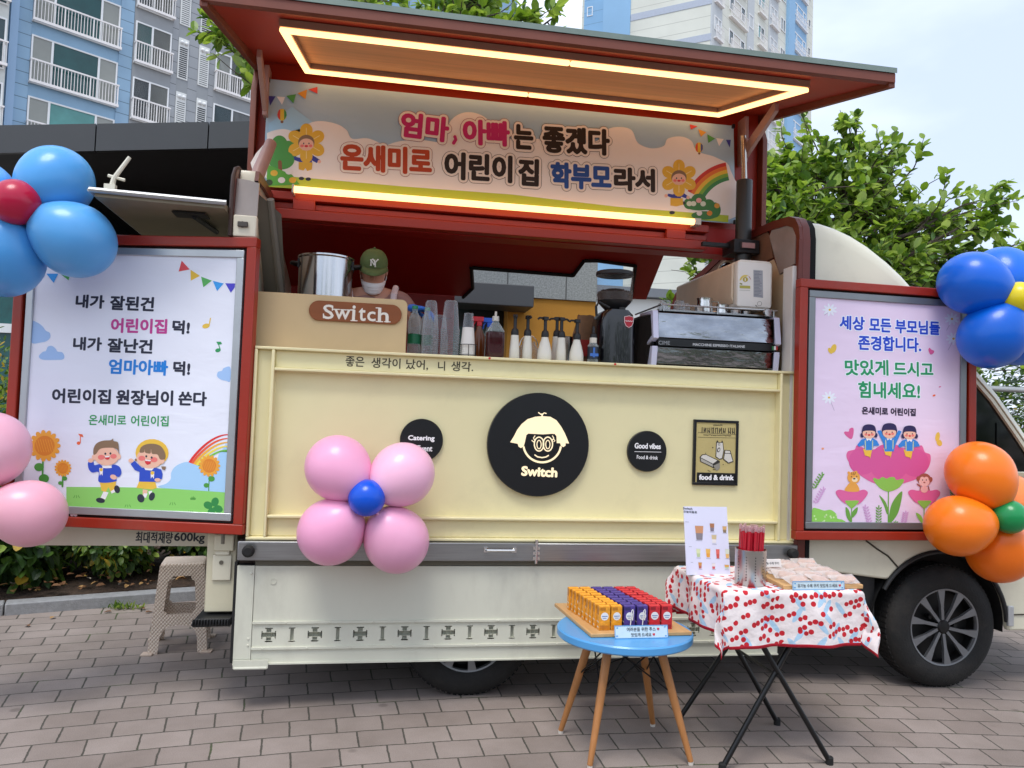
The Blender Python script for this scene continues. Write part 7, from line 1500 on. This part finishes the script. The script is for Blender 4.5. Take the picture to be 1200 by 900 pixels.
# board with wrapped cookies
bO = Vector((.925, -.765, tt)); bx_ = Vector((.372, .010, 0)); by_ = Vector((.03, .47, 0)); g = G(); g.obox(bO, bx_, by_, (0, 0, .018)); tag(obj('wooden_board', g, wood, bevel=.003), 'pale wooden board under the wrapped cookies on the cherry cloth', 'board')
wrap = clear_plastic('cookie_wrap', '#e6dcd8', .2, .1, .5); cook = M('cookie', '#c9a08a', .8, var=.2, sc=60); cookp = M('cookie_pink', '#d99a92', .8, var=.2, sc=60)
def packet():
    t = thing('cookie_packet', 'x', 'cookie packet', (0, 0, 0)); g = G(); N_, M_ = 12, 8; rng = random.Random(3); vs = []
    for side in (1, -1):
        for i in range(N_+1):
            for j in range(M_+1):
                u = i/N_; v = j/M_; pf_ = (math.sin(math.pi*u)**.6)*(math.sin(math.pi*v)**.6); ends = 1 if .1 < u < .9 else .25
                vs.append(((u-.5)*.112, (v-.5)*.078, .013+side*(.012*pf_*ends+.002*rng.uniform(-1, 1)*(0 < i < N_)*(0 < j < M_))))
    K = (N_+1)*(M_+1)
    for s in (0, 1): g.add([], [])
    g.v = vs
    for s in (0, 1):
        for i in range(N_):
            for j in range(M_): g.f.append(tuple(s*K+q for q in (i*(M_+1)+j, (i+1)*(M_+1)+j, (i+1)*(M_+1)+j+1, i*(M_+1)+j+1))); g.m.append(0)
    obj('wrapper', g, wrap, t); g = G(); g.lathe([(0, .004), (.026, .004), (.029, .009), (.026, .016), (0, .018)], (0, 0, 0), 20); g.lathe([(0, .006), (.02, .006), (.022, .01), (.02, .015), (0, .017)], (.032, .004, 0), 18); obj('cookie', g, cook, t); return t
pk0 = packet(); random.seed(15); q = 0
for r_ in range(5):
    for c_ in range(3):
        u = (.10+c_*.31+.10)+random.uniform(-.02, .02); v = .09+r_*.195; p = bO+bx_*u+by_*v; o = pk0 if q == 0 else dup(pk0); q += 1
        o['label'] = 'clear wrapped cookie packet, %s row from the front, %s column' % (nth(r_), ('left', 'middle', 'right')[c_]); o['group'] = 'wrapped cookies on the board'
        o.location = (p.x, p.y, tt+.020+random.uniform(0, .004)); o.rotation_euler = (R(random.uniform(8, 22)), R(random.uniform(-8, 8)), R(random.uniform(-14, 14)))
card('blue edged paper sign leaning on the front of the cookie board', (.960, -.778, tt+.001), .238, .036, .12, [('유기농 수제 쿠키 맛있게 드세요', .022, .205, .010, .015)], R(1))
t = thing('paper_slip', 'small handwritten white slip lying among the cookie packets', 'sign', (.93, -.52, tt+.06)); A0 = Vector((.935, -.55, tt+.052)); g = G(); g.obox(A0, (.10, .0, 0), (0, .004, .002), (0, .010, .03)); sl_ = obj('slip', g, M('slip_white', '#d8d2cf', .5), t, smooth=False)
A = Art(A0, (1, 0, 0), (0, .31, .95)); v, f, x0, x1, y0, y1 = text_shape('유기농 수제 쿠키', .012); A.g.add([A.P(.008+(x-x0)*.08/(x1-x0), .010+(y-y0)*.012/(y1-y0), 3) for x, y in v], f, A.mi(ink('#3a3a40'))); A.build('handwriting', sl_)

# balloon flowers
def bal(col, rough=.34, sss=.25):
    m = M('balloon_'+col.strip('#'), col, rough, var=.05, sc=3, coat=.18, sss=sss); b = m.node_tree.nodes['Principled BSDF']
    b.inputs['Coat Roughness'].default_value = .12; b.inputs['Specular IOR Level'].default_value = .35; return m
def balloon_mesh(c, r, axis, mat_, parent, stretch=1.06):
    """rubber balloon: axis points from the knot outwards"""
    ax = Vector(axis).normalized(); c = Vector(c); g = G(); prof_ = []
    for k in range(22):
        t = math.pi*k/21; z = -math.cos(t); rr = math.sin(t); zz = z*stretch if z > 0 else z*stretch*(1+.12*(-z)**2); prof_.append((r*rr*(1-.05*(z < 0)*(-z)), r*zz))
    zb = prof_[0][1]; prof_ = [(.0, zb-.022), (.011, zb-.022), (.006, zb-.008), (.010, zb-.001)]+prof_[1:]
    g.lathe(prof_, c, 40, 0, ax, close=False); return obj('balloon', g, mat_, parent)
def balloon_flower(label, petals, core, cols, loc):
    t = thing('balloon_flower', label, 'balloons', loc); cc = Vector(core[:3])
    for (x, y, z, r), c_ in zip(petals, cols): p = Vector((x, y, z)); balloon_mesh(p, r, p-cc+Vector((0, .03, 0)), bal(c_), t)
    b_ = balloon_mesh(core[:3], core[3], (0, -1, .15), bal(core[4], .3, .1), t, 1.0); return t
pk_ = '#eda8ca'
balloon_flower('flower of four pink balloons round a blue one, on the counter panel', [(-.934, -.16, 1.137, .148), (-.646, -.16, 1.114, .147), (-.953, -.16, .851, .150), (-.660, -.16, .815, .149)], (-.80, -.265, 1.016, .082, '#0052cf'), [pk_, '#efb8d2', '#eda5c8', '#edabca'], (-.8, -.02, 1.0))
sky_b = '#4f9fe0'
balloon_flower('sky blue balloons round a crimson one, at the top of the left board', [(-2.245, -.02, 2.385, .158), (-2.135, -.06, 2.12, .166), (-2.42, -.05, 2.02, .165), (-2.56, -.02, 2.30, .16)], (-2.34, -.16, 2.245, .098, '#b30f3c'), [sky_b, '#58a4e2', '#4c9adb', sky_b], (-2.35, .1, 2.2))
balloon_flower('pale pink balloons at the lower left corner of the left board, cut by the frame', [(-2.45, -.02, 1.170, .165), (-2.262, -.04, .900, .146), (-2.60, -.04, .80, .15), (-2.74, -.02, 1.08, .15)], (-2.50, -.16, .99, .085, '#e9c93a'), ['#ecb2c6', '#ebacbe', '#ecb2c6', '#ecb2c6'], (-2.5, .1, 1.0))
balloon_flower('royal blue balloons round a yellow one, at the top of the right board', [(2.272, -.22, 2.18, .163), (2.55, -.10, 2.25, .165), (2.352, -.26, 1.902, .162), (2.60, -.16, 1.93, .16)], (2.43, -.34, 2.092, .085, '#e2cf1c'), ['#0062d2', '#0a6adc', '#0060cc', '#0a6adc'], (2.45, -.1, 2.1))
balloon_flower('orange balloons round a green one, at the lower right board corner', [(2.307, -.24, 1.186, .163), (2.165, -.26, .924, .153), (2.455, -.20, .785, .158), (2.57, -.12, 1.04, .15)], (2.385, -.34, .983, .085, '#13894a'), ['#f27a14', '#f27a14', '#ee7210', '#f08a46'], (2.4, -.1, 1.0))

# plastic stool
def stool():
    m = bpy.data.materials.new('rattan_plastic'); m.use_nodes = True; n = m.node_tree.nodes; l = m.node_tree.links; b = n['Principled BSDF']; t_ = n.new('ShaderNodeTexCoord'); mp = n.new('ShaderNodeMapping'); mp.inputs['Scale'].default_value = (1, 1, 1); l.new(t_.outputs['Object'], mp.inputs[0])
    sp = n.new('ShaderNodeSeparateXYZ'); l.new(mp.outputs[0], sp.inputs[0]); ad = n.new('ShaderNodeMath'); l.new(sp.outputs[0], ad.inputs[0]); l.new(sp.outputs[1], ad.inputs[1]); cb = n.new('ShaderNodeCombineXYZ'); l.new(ad.outputs[0], cb.inputs[0]); l.new(sp.outputs[2], cb.inputs[1])
    def sn(sock, k, ph=0):
        a = n.new('ShaderNodeMath'); a.operation = 'MULTIPLY_ADD'; a.inputs[1].default_value = k; a.inputs[2].default_value = ph; l.new(sock, a.inputs[0]); b_ = n.new('ShaderNodeMath'); b_.operation = 'SINE'; l.new(a.outputs[0], b_.inputs[0]); return b_.outputs[0]
    mu = n.new('ShaderNodeMath'); mu.operation = 'MULTIPLY'; l.new(sn(ad.outputs[0], 300), mu.inputs[0]); l.new(sn(sp.outputs[2], 300), mu.inputs[1])
    mr = n.new('ShaderNodeMapRange'); mr.inputs['From Min'].default_value = -.6; mr.inputs['From Max'].default_value = .5; l.new(mu.outputs[0], mr.inputs[0])
    mc_ = n.new('ShaderNodeMixRGB'); mc_.inputs[1].default_value = C('#c6ae9b'); mc_.inputs[2].default_value = C('#e8dacb'); l.new(mr.outputs[0], mc_.inputs[0]); l.new(mc_.outputs[0], b.inputs['Base Color']); b.inputs['Roughness'].default_value = .5
    bp = n.new('ShaderNodeBump'); bp.inputs['Strength'].default_value = .5; bp.inputs['Distance'].default_value = .004; l.new(mu.outputs[0], bp.inputs['Height']); l.new(bp.outputs[0], b.inputs['Normal'])
    pl_ = M('stool_plain', '#c9b4a3', .5, var=.04)
    t = thing('plastic_stool', 'beige woven-look plastic stool beside the rear step', 'stool', (-1.85, 1.05, 0)); H_ = .492
    def half(z): return .118+(H_-z)*.078
    for q in range(4):
        rot = Matrix.Rotation(q*math.pi/2+R(8), 3, 'Z'); g = G()
        outer_ = lambda z: half(z)
        # side frame with a window and an arch below, as quads between stations
        rows = [(.0, 'foot'), (.06, 'f'), (.115, 'f'), (.155, 'f'), (.185, 'b'), (.215, 'b'), (.235, 'w'), (.40, 'w'), (.425, 'b'), (.475, 'b'), (.492, 'b')]
        def inn_(z):      # half width of the gap, None if solid
            if z < .155: return (half(z)-.052) if z < .11 else max(.0, (half(z)-.058)*(1-((z-.11)/.045)**2)**.5)
            if .2149 < z < .4251: return (.088-(z-.2)*.09) if .23 < z < .41 else (.07-(z-.2)*.09)
            return 0
        zs_ = [0, .03, .06, .085, .11, .125, .138, .148, .155, .18, .2148, .215, .222, .235, .28, .34, .395, .412, .425, .4252, .45, .468, .484]
        for i in range(len(zs_)-1):
            z0_, z1_ = zs_[i], zs_[i+1]; zm = (z0_+z1_)/2; op = inn_(zm) > 0
            for s in (-1, 1):
                a0, a1 = s*half(z0_), s*half(z1_); b0, b1 = (s*inn_(z0_), s*inn_(z1_)) if op else (0, 0)
                for yo, fl in ((0, 0), (.014, 1)):
                    v_ = [Vector((a0, -half(z0_)+yo, z0_)), Vector((a1, -half(z1_)+yo, z1_)), Vector((b1, -half(z1_)+yo, z1_)), Vector((b0, -half(z0_)+yo, z0_))]; g.add([tuple(rot @ p+Vector((-1.85, 1.05, 0))) for p in v_], [(0, 1, 2, 3)])
                if op:
                    v_ = [Vector((b0, -half(z0_), z0_)), Vector((b1, -half(z1_), z1_)), Vector((b1, -half(z1_)+.014, z1_)), Vector((b0, -half(z0_)+.014, z0_))]; g.add([tuple(rot @ p+Vector((-1.85, 1.05, 0))) for p in v_], [(0, 1, 2, 3)])
        obj('side_frame', g, m, t)
    g = G(); o_ = Vector((-1.85, 1.05, 0)); rings = []
    for z, h_ in ((.478, .119), (.490, .116), (.496, .109)): rings.append([tuple(Matrix.Rotation(R(8), 3, 'Z') @ Vector((x, y, z))+o_) for x, y in rrect(-h_, h_, -h_, h_, .025)])
    ring_loft(g, rings); obj('seat', g, m, t)
    g = G()
    for q in range(4):
        c_ = Matrix.Rotation(q*math.pi/2+R(53), 3, 'Z') @ Vector((0, -half(0)*1.40, 0))+o_; g.box(c_.x-.03, c_.x+.03, c_.y-.03, c_.y+.03, 0, .009)
    obj('foot', g, pl_, t, bevel=.002); return t
stool()
